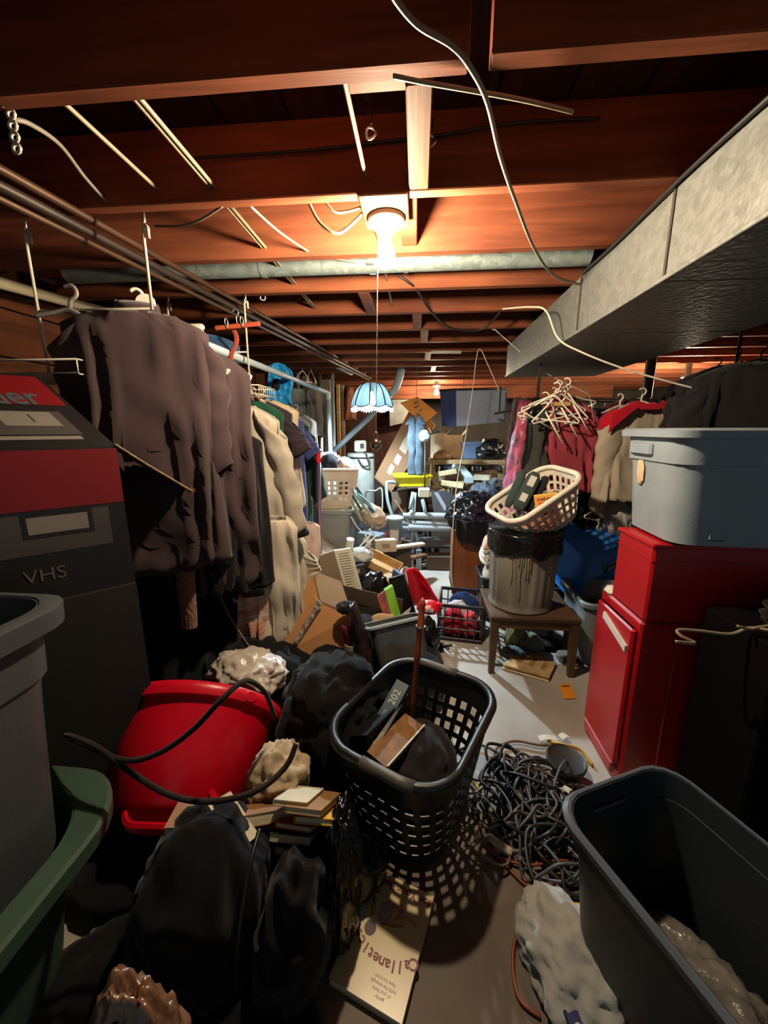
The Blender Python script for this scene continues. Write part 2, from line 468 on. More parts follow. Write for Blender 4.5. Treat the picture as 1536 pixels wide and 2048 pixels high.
# ---- cables through and under the joists
def cable(lab, pts, r, m, nm='electrical_cable', cat='cable', n=8, grp=None):
    return one(nm, lab, cat, MB().tube(spline(pts, n), r, 7), m, grp, smooth=True)
for (px, py, dx, lab) in ((275, 205, 0, 'left strand of the cream cable pair running through the joists'), (287, 205, 0, 'right strand of the cream cable pair running through the joists'),
                          (140, 217, 0, 'single cream cable running through the joists near the perforated strap'), (690, 165, 0, 'cream cable running through the joists left of the hanging hook')):
    p = on(px, py, 2.17)
    cable(lab, [(p.x, .94, 2.17), (p.x + .003, 1.14 if px == 140 else 1.6, 2.168), (p.x, 1.35 if px == 140 else 2.6, 2.17)], .0058, m_romex)
cable('long grey cable sagging across the ceiling from the front to the duct', [on(x, y, 2.085) for x, y in ((770, -40), (796, 6), (838, 52), (902, 90), (940, 134), (975, 205), (1000, 310), (1030, 400), (1070, 500), (1110, 552), (1172, 572))], .0052, m_grey_wire)
cable('thin pale wire stretched from the nearest joist toward the duct', [on(x, y, 2.118) for x, y in ((786, 152), (850, 165), (960, 184), (1060, 203), (1146, 224))], .0045, m_romex)
cable('cream cable loop hanging left of the bare bulb fixture', [at(616, 402, 1.42), at(640, 445, 1.43), at(676, 466, 1.44), at(712, 440, 1.45), at(738, 410, 1.46)], .0055, m_romex)
cable('shallow cream cable loop tucked above the larger loop', [at(650, 402, 1.42), at(672, 424, 1.43), at(706, 420, 1.44), at(738, 408, 1.45)], .0045, m_romex)
cable('grey wire drooping from the perforated strap to the second joist', [at(22, 238, .98), at(60, 248, 1.02), at(120, 290, 1.14), at(170, 355, 1.26), at(222, 413, 1.345)], .0055, m_grey_wire)
cable('short grey wire drooping under the second joist above the dark shirt', [at(445, 412, 1.36), at(400, 440, 1.42), at(360, 452, 1.5), at(310, 452, 1.58)], .004, m_grey_wire)
cable('slack grey wire from the second joist down to the round pipe', [at(500, 412, 1.37), at(560, 465, 1.55), at(620, 505, 1.75), at(640, 512, 1.85), at(712, 525, 1.9)], .0045, m_grey_wire)
cable('dark wire dangling behind the bulb along the joists', [at(788, 545, 2.1), at(830, 575, 2.15), at(860, 620, 2.4), at(900, 655, 2.6), at(960, 660, 2.7), at(1000, 625, 2.6)], .006, m_black_wire)
cable('dark wire stretched sideways between the first two joists', [at(390, 316, 1.30), at(480, 310, 1.31), at(620, 300, 1.31), at(760, 284, 1.315), at(880, 270, 1.315), at(1040, 245, 1.315), at(1200, 236, 1.315)], .004, m_black_wire)
# perforated strap upper left
st = MB(); p0, p1 = at(20, 218, .96), at(12, 292, .96)
mb = MB()
for i in range(4):
    z = -i * .022
    mb.tube([(.0095 * math.cos(t * .785), .0, z - .010 + .0095 * math.sin(t * .785)) for t in range(8)], .0038, 5, closed=True)
t = thing('perforated_strap', 'short white perforated hanger strap nailed to the nearest joist', 'strap', tuple(p0))
obj('strap', mb, m_wrod, t, smooth=True)
obj('nail', MB().lathe([(.002, 0), (.002, .012), (.006, .013), (.005, .016)], 8, TM((0, -.003, -.004), rx=90)), m_steel, t)
# hooks in the ceiling
def hook(px, py, Y, lab, s=1.0, ring=True):
    p = at(px, py, Y)
    t = thing('ceiling_hook', lab, 'hook', tuple(p))
    obj('shank', MB().tube(spline([(.0, 0, .02 * s), (.004, 0, .05 * s), (-.012 * s, 0, .085 * s), (0, 0, .12 * s)], 5), .0022, 6), m_dark_pipe, t, smooth=True)
    obj('loop', MB().tube([(.013 * s * math.cos(k * .5236), .004 * math.sin(k * .5236 * 2), .013 * s * math.sin(k * .5236)) for k in range(12)], .0035 * s, 6, closed=True), m_steel, t, smooth=True)
hook(742, 266, 1.20, 'steel hook with a loop hanging under the joists left of the bulb')
hook(862, 282, 1.20, 'dark hook hanging in front of the pale bridging board', .9)
for i, (px, py, Y) in enumerate(((883, 622, 3.0), (525, 594, 2.2), (988, 655, 3.0))):
    p = at(px, py, Y)
    one('screw_eye', ('small screw eye under a joist behind the bulb', 'bent pale hook screwed into a joist above the red wooden hanger', 'small screw eye in a joist beside the duct')[i], 'hook',
        MB().tube(spline([p + V(0, 0, .05), p + V(0, 0, .02), p + V(.015, 0, .005), p + V(.01, 0, -.015), p + V(-.012, 0, -.01), p + V(-.008, 0, .01)], 5), .0032, 6), m_wrod, smooth=True)
# washing line string on the right
cable('white washing line strung from the duct across the right side', [at(1005, 618, 2.5), at(1060, 614, 2.3), at(1092, 622, 2.2), at(1116, 676, 2.15), at(1160, 703, 2.12), at(1250, 738, 2.1), at(1370, 772, 2.08), at(1460, 793, 2.06), at(1560, 810, 2.0)], .0045, m_white_rope, 'washing_line', 'rope')
cable('thin string from the joists down past the duct end to the hangers', [at(985, 655, 3.0), at(1050, 712, 3.1), at(1090, 745, 3.1), at(1180, 790, 3.1)], .0035, m_white_rope, 'string', 'rope')
cable('slack white string hanging over the grey screen to the brown cabinet', [at(998, 782, 3.45), at(976, 730, 3.4), at(957, 700, 3.4), at(945, 780, 3.38), at(930, 880, 3.35), at(915, 960, 3.3), at(907, 1040, 3.22), at(902, 1120, 3.2), at(906, 1176, 3.2)], .0035, m_white_rope, 'string', 'rope')

# ---- lamps
def strength(P, r=.03): return P / (math.pi * .0105 * (r / .03) ** 2)
WARM, COOL = (1.0, .82, .57), (.70, .90, 1.0)
m_porc = mat('white_porcelain', c(190, 184, 172), .25, var=.05, bump=0)
pb_ = at(772, 490, 1.44)
bl = thing('bare_bulb_fixture', 'porcelain ceiling fixture with a glowing bare bulb and pull chain', 'lamp', (pb_.x, 1.447, ZC - .012))
obj('mounting_board', MB().bbox((0, -.03, .006), (.15, .20, .0125), .003), m_bridge, bl)
obj('fixture_base', MB().lathe([(.062, -.001), (.062, -.010), (.054, -.022), (.034, -.032), (.026, -.048), (.022, -.05)], 28), m_porc, bl, smooth='auto')
obj('bulb', MB().lathe([(.0005, -.155), (.016, -.150), (.027, -.137), (.0305, -.12), (.028, -.10), (.019, -.075), (.0135, -.06), (.013, -.047)], 20), emit('warm_bulb_glow', WARM, strength(P_MAIN)), bl, smooth=True)
q = at(752, 890, 1.43) - V(*bl.location)
ch = MB(); n = 120
x0 = at(755, 450, 1.42).x - bl.location.x
zt, zb_ = -.03, q.z + .02
for k in range(n):
    z = zt + (zb_ - zt) * k / (n - 1); x = x0 + (q.x - x0) * k / (n - 1)
    ch.lathe([(.0001, .0022), (.0021, .001), (.0021, -.001), (.0001, -.0022)], 6, TM((x, -.015, z)))
ch.tube([(x0, -.015, zt), (q.x, -.015, zb_)], .0008, 5)
pc = obj('pull_chain', ch, m_steel, bl, smooth=True)
ball = MB().lathe([(.0005, -.022), (.012, -.0185), (.0205, -.008), (.022, 0), (.0195, .010), (.012, .018), (.006, .021), (.004, .03), (.0075, .034), (.009, .040), (.006, .046), (.002, .05)], 18, TM((q.x, -.015, q.z)))
obj('chain_ball', ball, mat('chrome_ball', (.5, .47, .42), .12, metal=1, var=.05, bump=0), pc, smooth=True)

# pleated pendant lamp, cool bulb inside
ps = at(744, 795, JY[9])
pl = thing('pendant_lamp', 'pendant lamp with a pale blue scalloped fabric shade over a cool white bulb', 'lamp', tuple(ps))
def shade_r(a, z): 
    k = (a * 8 / (2 * math.pi)) % 1
    return 1 - .035 * (1 - abs(2 * k - 1)) ** .5 * 0 + .006 * math.sin(a * 72) - .03 * abs(math.sin(a * 4)) * 0
prof = [(.05, .13), (.075, .128), (.115, .105), (.15, .06), (.178, .0), (.197, -.055), (.203, -.085)]
def shd(u, v):
    a = 2 * math.pi * u; i = v * (len(prof) - 1); k = min(int(i), len(prof) - 2); f = i - k
    r = prof[k][0] * (1 - f) + prof[k + 1][0] * f; z = prof[k][1] * (1 - f) + prof[k + 1][1] * f
    lobe = abs(math.sin(a * 4)); r *= .965 + .035 * lobe + .006 * math.sin(a * 80)
    if v > .98: z -= .022 * lobe - .012
    return V(r * math.cos(a), r * math.sin(a), z)
ms, N_, L_, B_ = _new('pleated_blue_shade'); _mats['pleated_blue_shade'] = ms
B_.inputs['Base Color'].default_value = (*c(120, 150, 164), 1); B_.inputs['Roughness'].default_value = .9
tl = N_.new('ShaderNodeBsdfTranslucent'); tl.inputs[0].default_value = (.0026, .0040, .0048, 1)
tp = N_.new('ShaderNodeBsdfTransparent'); mx1 = N_.new('ShaderNodeMixShader'); mx1.inputs[0].default_value = .30; mx2 = N_.new('ShaderNodeMixShader'); mx2.inputs[0].default_value = .012
L_.new(B_.outputs[0], mx1.inputs[1]); L_.new(tl.outputs[0], mx1.inputs[2]); L_.new(mx1.outputs[0], mx2.inputs[1]); L_.new(tp.outputs[0], mx2.inputs[2]); L_.new(mx2.outputs[0], N_['Material Output'].inputs[0])
sh_o = obj('lamp_shade', MB().sheet(shd, 192, 12), ms, pl, smooth=True)
m_trim = cloth('dark_shade_trim', c(26, 30, 33))
for k in range(8):
    a = 2 * math.pi * k / 8
    obj('shade_rib', MB().tube([V(*(shd(k / 8, i / 10) * 1.02)) for i in range(11)], .0062, 5), m_trim, sh_o, smooth=True)
obj('shade_trim', MB().tube([V(*(shd(i / 96, 1) * 1.004)) for i in range(96)], .005, 5, closed=True), m_trim, sh_o, smooth=True)
fr = MB()
for i in range(140):
    p = shd(i / 140, 1); fr.tube([p, p - V(0, 0, .022 + .008 * ((i * 7) % 3))], .0022, 4)
obj('bead_fringe', fr, mat('pale_beads', c(190, 200, 200), .3, var=.1, bump=0), sh_o, kind='stuff')
obj('bulb', MB().lathe([(.0005, -.075), (.018, -.07), (.03, -.05), (.032, -.03), (.026, -.005), (.016, .02), (.015, .05)], 18), emit('cool_bulb_glow', COOL, strength(P_SHADE)), pl, smooth=True)
obj('socket', MB().lathe([(.018, .05), (.02, .06), (.02, .1), (.05, .128), (.048, .135), (.01, .14)], 16), m_dark_pipe, pl, smooth='auto')
chn = MB(); zt = ZC - ps.z
nl = 26
for k in range(nl):
    z = .14 + (zt - .14) * (k + .5) / nl; hgt = (zt - .14) / nl * .62
    ring = [(.006 * math.cos(t * .7854), 0, hgt * math.sin(t * .7854)) for t in range(8)]
    chn.tube(ring, .0016, 4, TM((0, 0, z), rz=90 * (k % 2)), closed=True)
obj('hanging_chain', chn, m_dark_pipe, pl, smooth=True)

def small_bulb(px, py, Y, P, lab):
    p = at(px, py, Y)
    t = thing('bare_bulb_fixture', lab, 'lamp', (p.x, p.y, p.z + .06))
    obj('bulb', MB().lathe([(.0005, -.115), (.02, -.106), (.0305, -.08), (.028, -.06), (.018, -.035), (.013, -.02), (.013, -.006)], 16), emit('warm_bulb_glow_%d' % px, WARM, strength(P)), t, smooth=True)
    obj('fixture_base', MB().lathe([(.017, -.01), (.03, .005), (.058, .015), (.058, .035), (.03, .036), (.03, ZC - (p.z + .06))], 20), m_porc, t, smooth='auto')
    return t
small_bulb(873, 783, 6.0, P_FAR, 'bare glowing bulb far back under the joists behind the cardboard carton')
small_bulb(1372, 770, 4.6, P_RIGHT, 'bare glowing bulb at right beyond the crowded clothes rails')

# ================================================================== CLOTHES AND HANGERS
def garment(name, label, cat, neck, rz, Wd, L, m, sleeve='long', seed=1, depth=.075, flare=.22, group=None, nu=56, nv=30, fold=1.0, drop=.075, slv_m=None, lean=0, slv_len=None, collar=None, hem_w=None, open_front=False):
    """a garment on a hanger: neck at the origin, shoulders along local X, hanging down -Z"""
    t = thing(name, label, cat, tuple(neck), rz=rz, group=group)
    rn = random.Random(seed); ph = [rn.uniform(0, 6.28) for _ in range(8)]
    hw0, hwS = .062, Wd / 2
    hemw = hem_w / 2 if hem_w else hwS * 1.04
    def fn(u, v):
        a = 2 * math.pi * u
        if v < .16:
            s = v / .16; hw = hw0 + (hwS - hw0) * s; z = -drop * s ** 1.25; hd = .035 + (depth * .62 - .035) * s
        else:
            s = (v - .16) / .84; hw = hwS * (1 - .06 * math.sin(min(1, s * 3) * 1.57)) * (1 - s) + hemw * s; z = -drop - (L - drop) * s
            hd = depth * (.62 + .5 * s)
        cx, sy = math.cos(a), math.sin(a)
        x = hw * math.copysign(abs(cx) ** .75, cx); y = hd * math.copysign(abs(sy) ** .8, sy)
        g = max(0, (-z) / L); amp = fold * (.007 + .026 * g ** .7)
        wv = noise.noise(V(x * 3 + seed, z * 1.6, seed)); sg = 1 if sy >= 0 else -1
        k1 = math.sin(x * 46 / (.6 + hw * 1.6) + ph[0] + sg * 2 + 2.4 * wv + z * 2.2)
        k2 = math.sin(x * 90 + ph[1] + sg + 4 * wv - z * 3)
        n3 = noise.noise(V(x * 11 + seed * 3, sg * 5, z * 3.2 + x * 3)); n4 = noise.noise(V(x * 22 + z * 12 + seed, sg * 5, z * 5))
        f = (1 - 1.6 * math.sqrt(k1 * k1 * .5 + .02)) * 1.3 + .45 * k2 + 1.3 * (.35 - abs(n3)) * 2 + .5 * (.3 - abs(n4)) * 2
        y += amp * f * sg * .8 * (.45 + .55 * min(1, abs(sy) * 1.5))
        x += amp * .5 * math.cos(4 * a + ph[2] + 3 * g) + amp * .4 * n3
        z += .012 * math.sin(3 * a + ph[3]) * g + .006 * noise.noise(V(a * 3, seed, v * 4))
        if v < .02: z -= .03 * (sy < 0) * abs(sy)      # neckline dips in front
        x += lean * g
        return V(x, y, z)
    obj('garment_body', MB().sheet(fn, nu, nv), m, t, smooth=True, solid=.004)
    if sleeve != 'none':
        Ls = slv_len or (.56 if sleeve == 'long' else .22)
        for sgn in (-1, 1):
            def sf(u, v, sgn=sgn):
                a = 2 * math.pi * u; g = v
                cx = sgn * (hwS - .035 + flare * .5 * (g ** .9)); cz = -drop - .02 - Ls * g
                r1 = .085 * (1 - g) + .052 * g; r2 = min(depth * .75, .06) * (1 - g) + .045 * g
                w = 1 + .16 * noise.noise(V(math.cos(a) * 1.5 + seed, math.sin(a) * 1.5 + sgn * 4, g * 6)) + .08 * math.sin(g * 26 + ph[4] + 2 * math.cos(a))
                ca, sa = math.cos(a), math.sin(a)
                return V(cx + r1 * w * ca + lean * g * .5, r2 * w * sa + .02 * math.sin(g * 3 + ph[5]) + .01 * g, cz + (.085 * sgn * ca * -1 * (1 - g) * .9) + .035 * sgn * ca * g)
            obj('sleeve', MB().sheet(sf, 22, 20), slv_m or m, t, smooth=True, solid=.004)
    if collar:
        cb = MB().sheet(lambda u, v: V((.062 + .012 * v) * math.cos(2 * math.pi * u), (.036 + .012 * v) * math.sin(2 * math.pi * u), .028 * (1 - abs(2 * v - 1)) + .004 - .02 * v * (math.sin(2 * math.pi * u) < 0)), 28, 4)
        obj('collar', cb, collar, t, smooth=True, solid=.003)
    return t
def hanger_mb(w=.40, h=.11, r=.004, bar=True):
    body = MB()
    pts = spline([(-w / 2, 0, -h), (-w * .25, 0, -h * .5), (0, 0, 0), (w * .25, 0, -h * .5), (w / 2, 0, -h)], 6)
    loop = pts + ([V(w / 2 - .004, 0, -h - .014), V(0, 0, -h - .017), V(-w / 2 + .004, 0, -h - .014)] if bar else [])
    body.tube(loop, r, 7, closed=bar)
    hk = MB().tube([V(0, 0, -.004), V(0, 0, .03)] + [V(.021 * math.sin(a), 0, .058 - .021 * math.cos(a)) for a in [.4 + .42 * k for k in range(10)]], r * .85, 6)
    return body, hk
m_whang = plas('white_hanger_plastic', c(222, 214, 196), .35)
m_cream = cloth('cream_cotton', c(190, 177, 158))
def hanger(label, M, m=None, w=.40, h=.11, r=.004, group=None, name='clothes_hanger', bar=True):
    t = thing(name, label, 'hanger', M=M, group=group)
    a, b = hanger_mb(w, h, r, bar)
    obj('hanger_arms', a, m or m_whang, t, smooth=True); obj('hook', b, m or m_whang, t, smooth=True)
    return t

# ---- overhead hanging rack at left: rods hooked to the joists, crossbars, wire shelf
rk = thing('hanging_wire_rack', 'white wire rack of hooked rods hung from the joists over the clothes', 'rack', (-1.15, 1.76, 1.62))
O = V(-1.15, 1.76, 1.62)
for (x, y) in ((-.93, 1.38), (-1.36, 1.38), (-.93, 2.15), (-1.36, 2.15)):
    p = V(x, y, 0) - V(O.x, O.y, 0)
    mb = MB().tube([p + V(0, 0, .22 if (x, y) == (-.93, 1.38) else .02), p + V(0, 0, .46), p + V(.003, 0, .475), p + V(.011, 0, .48), p + V(.018, 0, .472), p + V(.018, 0, .44)], .0052, 7)
    obj('rod', mb, m_wrod, rk, smooth=True)
    obj('rod_hook', MB().tube([p + V(.009, 0, .515), p + V(.009, 0, .49)] + [p + V(.009 + .009 * math.sin(a), .0, .474 - .01 * math.cos(a) + .004) for a in (3.6, 4.6, 5.6, 6.6)], .004, 6), m_steel, rk, smooth=True)
for y in (1.38, 2.15):
    obj('crossbar', MB().tube([V(-.93, y, 1.845) - O, V(-1.36, y, 1.845) - O], .004, 6), m_wrod, rk, smooth=True)
for (xa, xb_, ya, yb) in ((-1.75, -1.17, 1.30, 1.62), (-1.2, -.86, 2.10, 2.34)):
    mb = MB()
    for i in range(9):
        y = ya + (yb - ya) * i / 8; mb.tube([V(xa, y, 1.625) - O, V(xb_, y, 1.625) - O, V(xb_, y, 1.665) - O], .0026, 5)
    for x in (xa, (xa + xb_) / 2, xb_): mb.tube([V(x, ya, 1.62) - O, V(x, yb, 1.62) - O], .0035, 5)
    for x in (xa, xb_): mb.tube([V(x, ya, 1.668) - O, V(x, yb, 1.668) - O], .0035, 5)
    for y in (ya, yb): mb.tube([V(xa, y, 1.668) - O, V(xb_, y, 1.668) - O], .0035, 5)
    obj('wire_shelf', mb, m_wrod if xa < -1.5 else m_wrod, rk, smooth=True)

# ---- the clothes rail pole with elbow and post
ra = V(-.985, 1.80, 1.815); re_ = at(655, 785, 4.3)
pole = thing('clothes_rail', 'long pale metal clothes rail ending in an elbow and an upright post', 'clothes rail', (re_.x, re_.y, 0))
B0 = V(re_.x, re_.y, 0)
obj('rail', MB().tube([ra - B0, re_ - B0], .019, 14), m_greypipe, pole, smooth=True)
obj('elbow', MB().tube(spline([re_ - B0 - V(0, .06, 0), re_ - B0 + V(0, .015, -.012), re_ - B0 + V(0, .03, -.07)], 5), .026, 14), m_greypipe, pole, smooth=True)
obj('post', MB().tube([re_ - B0 + V(0, .03, -.05), V(0.02, .03, 0)], .024, 14), m_greypipe, pole, smooth=True)
one('black_clip', 'black spring clip clamped on the pale clothes rail', 'clip', MB().bbox(tuple(at(553, 768, 3.02)), (.05, .03, .075), .006), plas('black_plastic', c(24, 24, 25), .4))
drain = thing('drain_pipe', 'pale grey drain pipe slanting up to the joists behind the pendant lamp', 'pipe', (0, 0, 0))
dp = [at(668, 902, 4.9), at(735, 838, 4.9), at(790, 778, 4.9)]
obj('pipe', MB().tube(dp, .036, 14), m_greypipe, drain, smooth=True)
dq = [dp[2], at(800, 750, 4.95), at(803, 728, 5.0), at(803, 695, 5.0)]
obj('elbow', MB().tube(spline([dp[2] + (dp[1] - dp[2]) * .15] + dq, 5), .047, 14), m_greypipe, drain, smooth=True)
obj('riser', MB().tube([at(803, 722, 5.0), at(804, 690, 5.0) + V(0, 0, .05)], .055, 14), m_pvc, drain, smooth=True)
obj('lower_pipe', MB().tube([dp[0], V(dp[0].x - .02, dp[0].y, 0)], .036, 14), m_greypipe, drain, smooth=True)

# ---- dark shirts nearest the camera, left
m_brown_cl = cloth('dark_plum_brown_cotton', c(60, 46, 48), var=.12)
m_black_cl = cloth('black_cotton', c(17, 14, 16), var=.2)
m_charc = cloth('charcoal_knit', c(38, 33, 38), var=.2)
na = at(276, 622, 1.46)
g1 = garment('dark_shirt', 'big dark plum-brown shirt on a white hanger, nearest the camera on the left', 'shirt', na, 26, .47, .98, m_brown_cl, 'long', 3, .085, .06, fold=1.15, drop=.06, slv_len=.52, collar=m_brown_cl)
hanger('white plastic hanger inside the dark plum-brown shirt', TM(na + V(0, 0, -.005), rz=26), w=.38, h=.07, r=.008)
nb = at(398, 704, 1.64)
g2 = garment('dark_polo_shirt', 'dark polo shirt with snap button and tiny white emblem behind the plum-brown shirt', 'shirt', nb, 30, .38, 1.02, m_brown_cl, 'none', 8, .075, .05, fold=1.1, drop=.08)
em = at(438, 722, 1.54)
obj('emblem', MB().box((.10, -.062, -.075), (.024, .004, .012)).box((.098, -.063, -.085), (.012, .004, .01)), m_cream, g2)
obj('snap_button', MB().lathe([(.006, 0), (.005, .003), (.001, .004)], 10, TM((.012, -.062, -.03), rx=90)), m_steel, g2, smooth=True)
hanger('white plastic hanger with a round disc in the dark polo shirt', TM(nb + V(0, 0, .004), rz=30), w=.40, h=.09, r=.009)
hd = at(291, 606, 1.46)
one('hanger_disc', 'white round size disc on the rail above the dark shirt', 'disc', MB().lathe([(.0105, -.004), (.032, -.004), (.034, 0), (.032, .004), (.0105, .004)], 22, TM(hd, rx=80, rz=20)), m_whang, smooth='auto')
one('hanger_clamp', 'white plastic hanger clamp end showing behind the dark polo shirt', 'hanger', MB().bbox(tuple(at(376, 655, 1.9)), (.16, .03, .03), .008).lathe([(.001, -.01), (.028, -.008), (.03, 0), (.028, .008), (.001, .01)], 16, TM(at(395, 664, 1.86), rx=80)), m_whang, smooth='auto')
hanger('white plastic hanger with its hook end on the cream pipe by the wall', TM(at(140, 620, 1.36), rz=8, ry=10), w=.22, h=.04, r=.008, bar=False)
garment('black_trousers', 'black trousers hanging behind the dark shirts on the left rail', 'trousers', at(470, 872, 1.74), 30, .24, .72, m_black_cl, 'none', 12, .06, fold=.8, drop=.03)
garment('dark_skirt', 'long black skirt hanging lowest under the dark shirts', 'skirt', at(425, 1000, 1.62), 35, .30, .42, m_black_cl, 'none', 14, .07, fold=1, drop=.03)
kn = at(372, 1150, 1.45)
m_knit = mat('brown_cable_knit', c(122, 84, 62), .95, var=.25, vs=40, bump=.9, bs=90, sheen=.2)
kt = MB()
def ksl(u, v):
    a = 2 * math.pi * u; r = (.036 - .006 * v) * (1 + .07 * math.sin(a * 9) * math.sin(v * 46) * (v < .8) + .05 * math.sin(a * 16) * (v >= .8))
    return kn + V(r * math.cos(a) - .01 * v, r * .8 * math.sin(a), -.30 * v + .06)
one('knit_sweater_sleeve', 'brown cable-knit sweater sleeve hanging below the dark shirt', 'sweater', kt.sheet(ksl, 60, 60), m_knit, smooth=True, solid=.004)
garment('pale_yellow_shirt', 'pale yellow shirt hanging between the recorder carton and the dark shirt', 'shirt', at(232, 800, 1.78), 60, .34, .95, cloth('pale_yellow_cotton', c(166, 156, 110)), 'none', 16, .06)
garment('blue_denim_shirt', 'blue-grey shirt hanging low behind the dark shirts', 'shirt', at(420, 690, 2.35), 5, .36, .95, cloth('slate_blue_cotton', c(64, 78, 96)), 'none', 17, .06)
# hanging row along the left rail
row = [
    ('tan_jacket', 'tan long-sleeved sweatshirt with dark cuff on the left rail', 'sweatshirt', (478, 812), 2.02, .43, .78, c(160, 150, 136), 'long', 21),
    ('green_shirt', 'green shirt showing as a sliver behind the tan sweatshirt', 'shirt', (490, 800), 2.20, .44, .62, c(20, 62, 46), 'none', 22),
    ('dark_plum_shirt', 'dark plum short-sleeved shirt behind the green one on the left rail', 'shirt', (506, 802), 2.36, .46, .66, c(46, 36, 42), 'short', 23),
    ('cream_shirt', 'cream long shirt behind the dark plum shirt on the left rail', 'shirt', (524, 800), 2.55, .50, .72, c(186, 168, 140), 'none', 24),
    ('violet_shirt', 'violet-blue shirt behind the cream shirt on the left rail', 'shirt', (536, 822), 2.72, .50, .80, c(62, 66, 118), 'short', 25),
    ('green_jacket', 'dark green padded jacket farthest along the left rail', 'jacket', (552, 832), 2.94, .50, .92, c(28, 54, 42), 'long', 26),
    ('grey_shirt', 'grey-white shirt hanging beyond the dark green jacket', 'shirt', (575, 830), 3.20, .36, .55, c(120, 120, 118), 'none', 27),
    ('taupe_shirt', 'taupe shirt at the far end of the left rail', 'shirt', (592, 828), 3.45, .36, .60, c(104, 96, 90), 'none', 28)]
for nm, lab, cat, px, Y, Wd, L, col, sl, sd in row:
    g = garment(nm, lab, cat, at(px[0], px[1], Y), -6 + (sd % 3) * 4, Wd, L, cloth('cloth_' + nm, col), sl, sd, .07, .20, fold=.9, slv_len=.60 if nm == 'tan_jacket' else None)
    if nm == 'tan_jacket':
        obj('cuff', MB().tube([V(.295, .03, -.675), V(.30, .03, -.70)], [.05, .048], 16), m_black_cl, g, smooth=True)
    p = at(px[0], px[1], Y)
    hanger('pale hanger carrying the ' + nm.replace('_', ' ') + ' on the left rail', TM(p + V(0, 0, .0), rz=-6 + (sd % 3) * 4), w=Wd * .8, h=.06, r=.004)
m_pink = cloth('pink_velvet', c(176, 140, 130))
for i, (px, py, Y) in enumerate(((478, 765, 2.05), (488, 780, 2.12), (498, 792, 2.2))):
    hanger(('front', 'middle', 'rear')[i] + ' one of three pinkish velvet hangers crowded under the wire shelf', TM(at(px, py, Y), rz=70 + 18 * i, ry=8 * i - 8), m_pink, w=.34, h=.12, r=.010, group='velvet hangers on the left rail', name='velvet_hanger')
# lower tier: cream coat and other pale things
garment('cream_coat', 'long cream linen coat hanging low beside the black trousers', 'coat', at(548, 1035, 1.9), 12, .24, .80, m_cream, 'none', 31, .07, fold=1.3, drop=.05)
garment('cream_blouse', 'crumpled cream blouse hanging low behind the long cream coat', 'blouse', at(575, 1065, 2.15), 10, .24, .48, m_cream, 'short', 32, .06, fold=1.2, flare=.1, slv_len=.2)
garment('pale_pink_trousers', 'pale pink trousers hanging low below the green jacket', 'trousers', at(607, 1045, 2.6), 0, .22, .30, cloth('pale_pink_cotton', c(196, 168, 152)), 'none', 33, .05, fold=.8, drop=.03)
garment('striped_blouse', 'white and red striped garment hanging at the bottom left of the cream coat', 'blouse', at(505, 1185, 1.82), 15, .16, .34, mat('white_red_stripe', c(206, 196, 180), .9, var=.05, vs=3, bump=.3, bs=200, col2=c(190, 90, 60), stretch=(3, 3, 30)), 'none', 34, .05, fold=1.0, drop=.03)
# red wooden skirt hanger
p = at(475, 652, 2.0)
sk = thing('wooden_clip_hanger', 'red wooden hanger bar with steel hook above the left rail', 'hanger', tuple(p), ry=-4)
obj('bar', MB().bbox((0, 0, 0), (.235, .016, .022), .004), wood('red_wood', c(140, 58, 40), c(176, 84, 58), 0), sk)
obj('hook', MB().tube(spline([V(0, 0, .01), V(0, 0, .04), V(.014, 0, .06), V(0, 0, .08), V(-.016, 0, .066)], 6), .003, 6), m_steel, sk, smooth=True)
for x in (-.05, .03): obj('clip', MB().tube(spline([V(x, -.01, -.005), V(x - .008, -.012, .02), V(x, -.01, .04), V(x + .008, -.012, .02), V(x, -.01, -.01)], 4), .0025, 6), m_steel, sk, smooth=True)
one('red_belt', 'rust red belt drooping below the red wooden hanger', 'belt', MB().sheet(lambda u, v: at(462 + 10 * v + 6 * math.sin(u * 5), 660 + 62 * u, 2.02 + .01 * math.sin(u * 6)), 16, 3), cloth('rust_red_cloth', c(140, 62, 50)), solid=.004, smooth=True)
bb = MB().sheet(lambda u, v: at(534 + 50 * u + 3 * math.sin(v * 6), 733 + 68 * v + 10 * u - 12 * math.sin(u * 3.1) * (1 - v), 3.05 + .05 * noise.noise(V(u * 5, v * 5, 3)) + .03 * math.sin(u * 3)), 22, 22)
one('blue_plastic_bag', 'bright blue plastic bag hung on the left clothes rail', 'bag', bb, plas('bright_blue_film', c(44, 150, 216), .35, bump=.4, bs=30), smooth=True, solid=.004)
one('pale_blue_shirt', 'blue plastic-covered shirt shoulder behind the dark polo on the rail', 'shirt', MB().sheet(lambda u, v: at(410 + 70 * u, 668 + 26 * u + 40 * v - 6 * math.sin(u * 3), 2.35 + .04 * math.sin(v * 5 + u * 3)), 14, 10), cloth('cornflower_cloth', c(58, 96, 140)), smooth=True, solid=.005)
one('white_sunhat', 'white cap hanging behind the green jacket at the far end of the rail', 'hat', blob((.09, .07, .10), 44, .15, 1.2, 3, .6, M=Matrix.Translation(at(580, 868, 3.3))), m_cream, smooth=True)

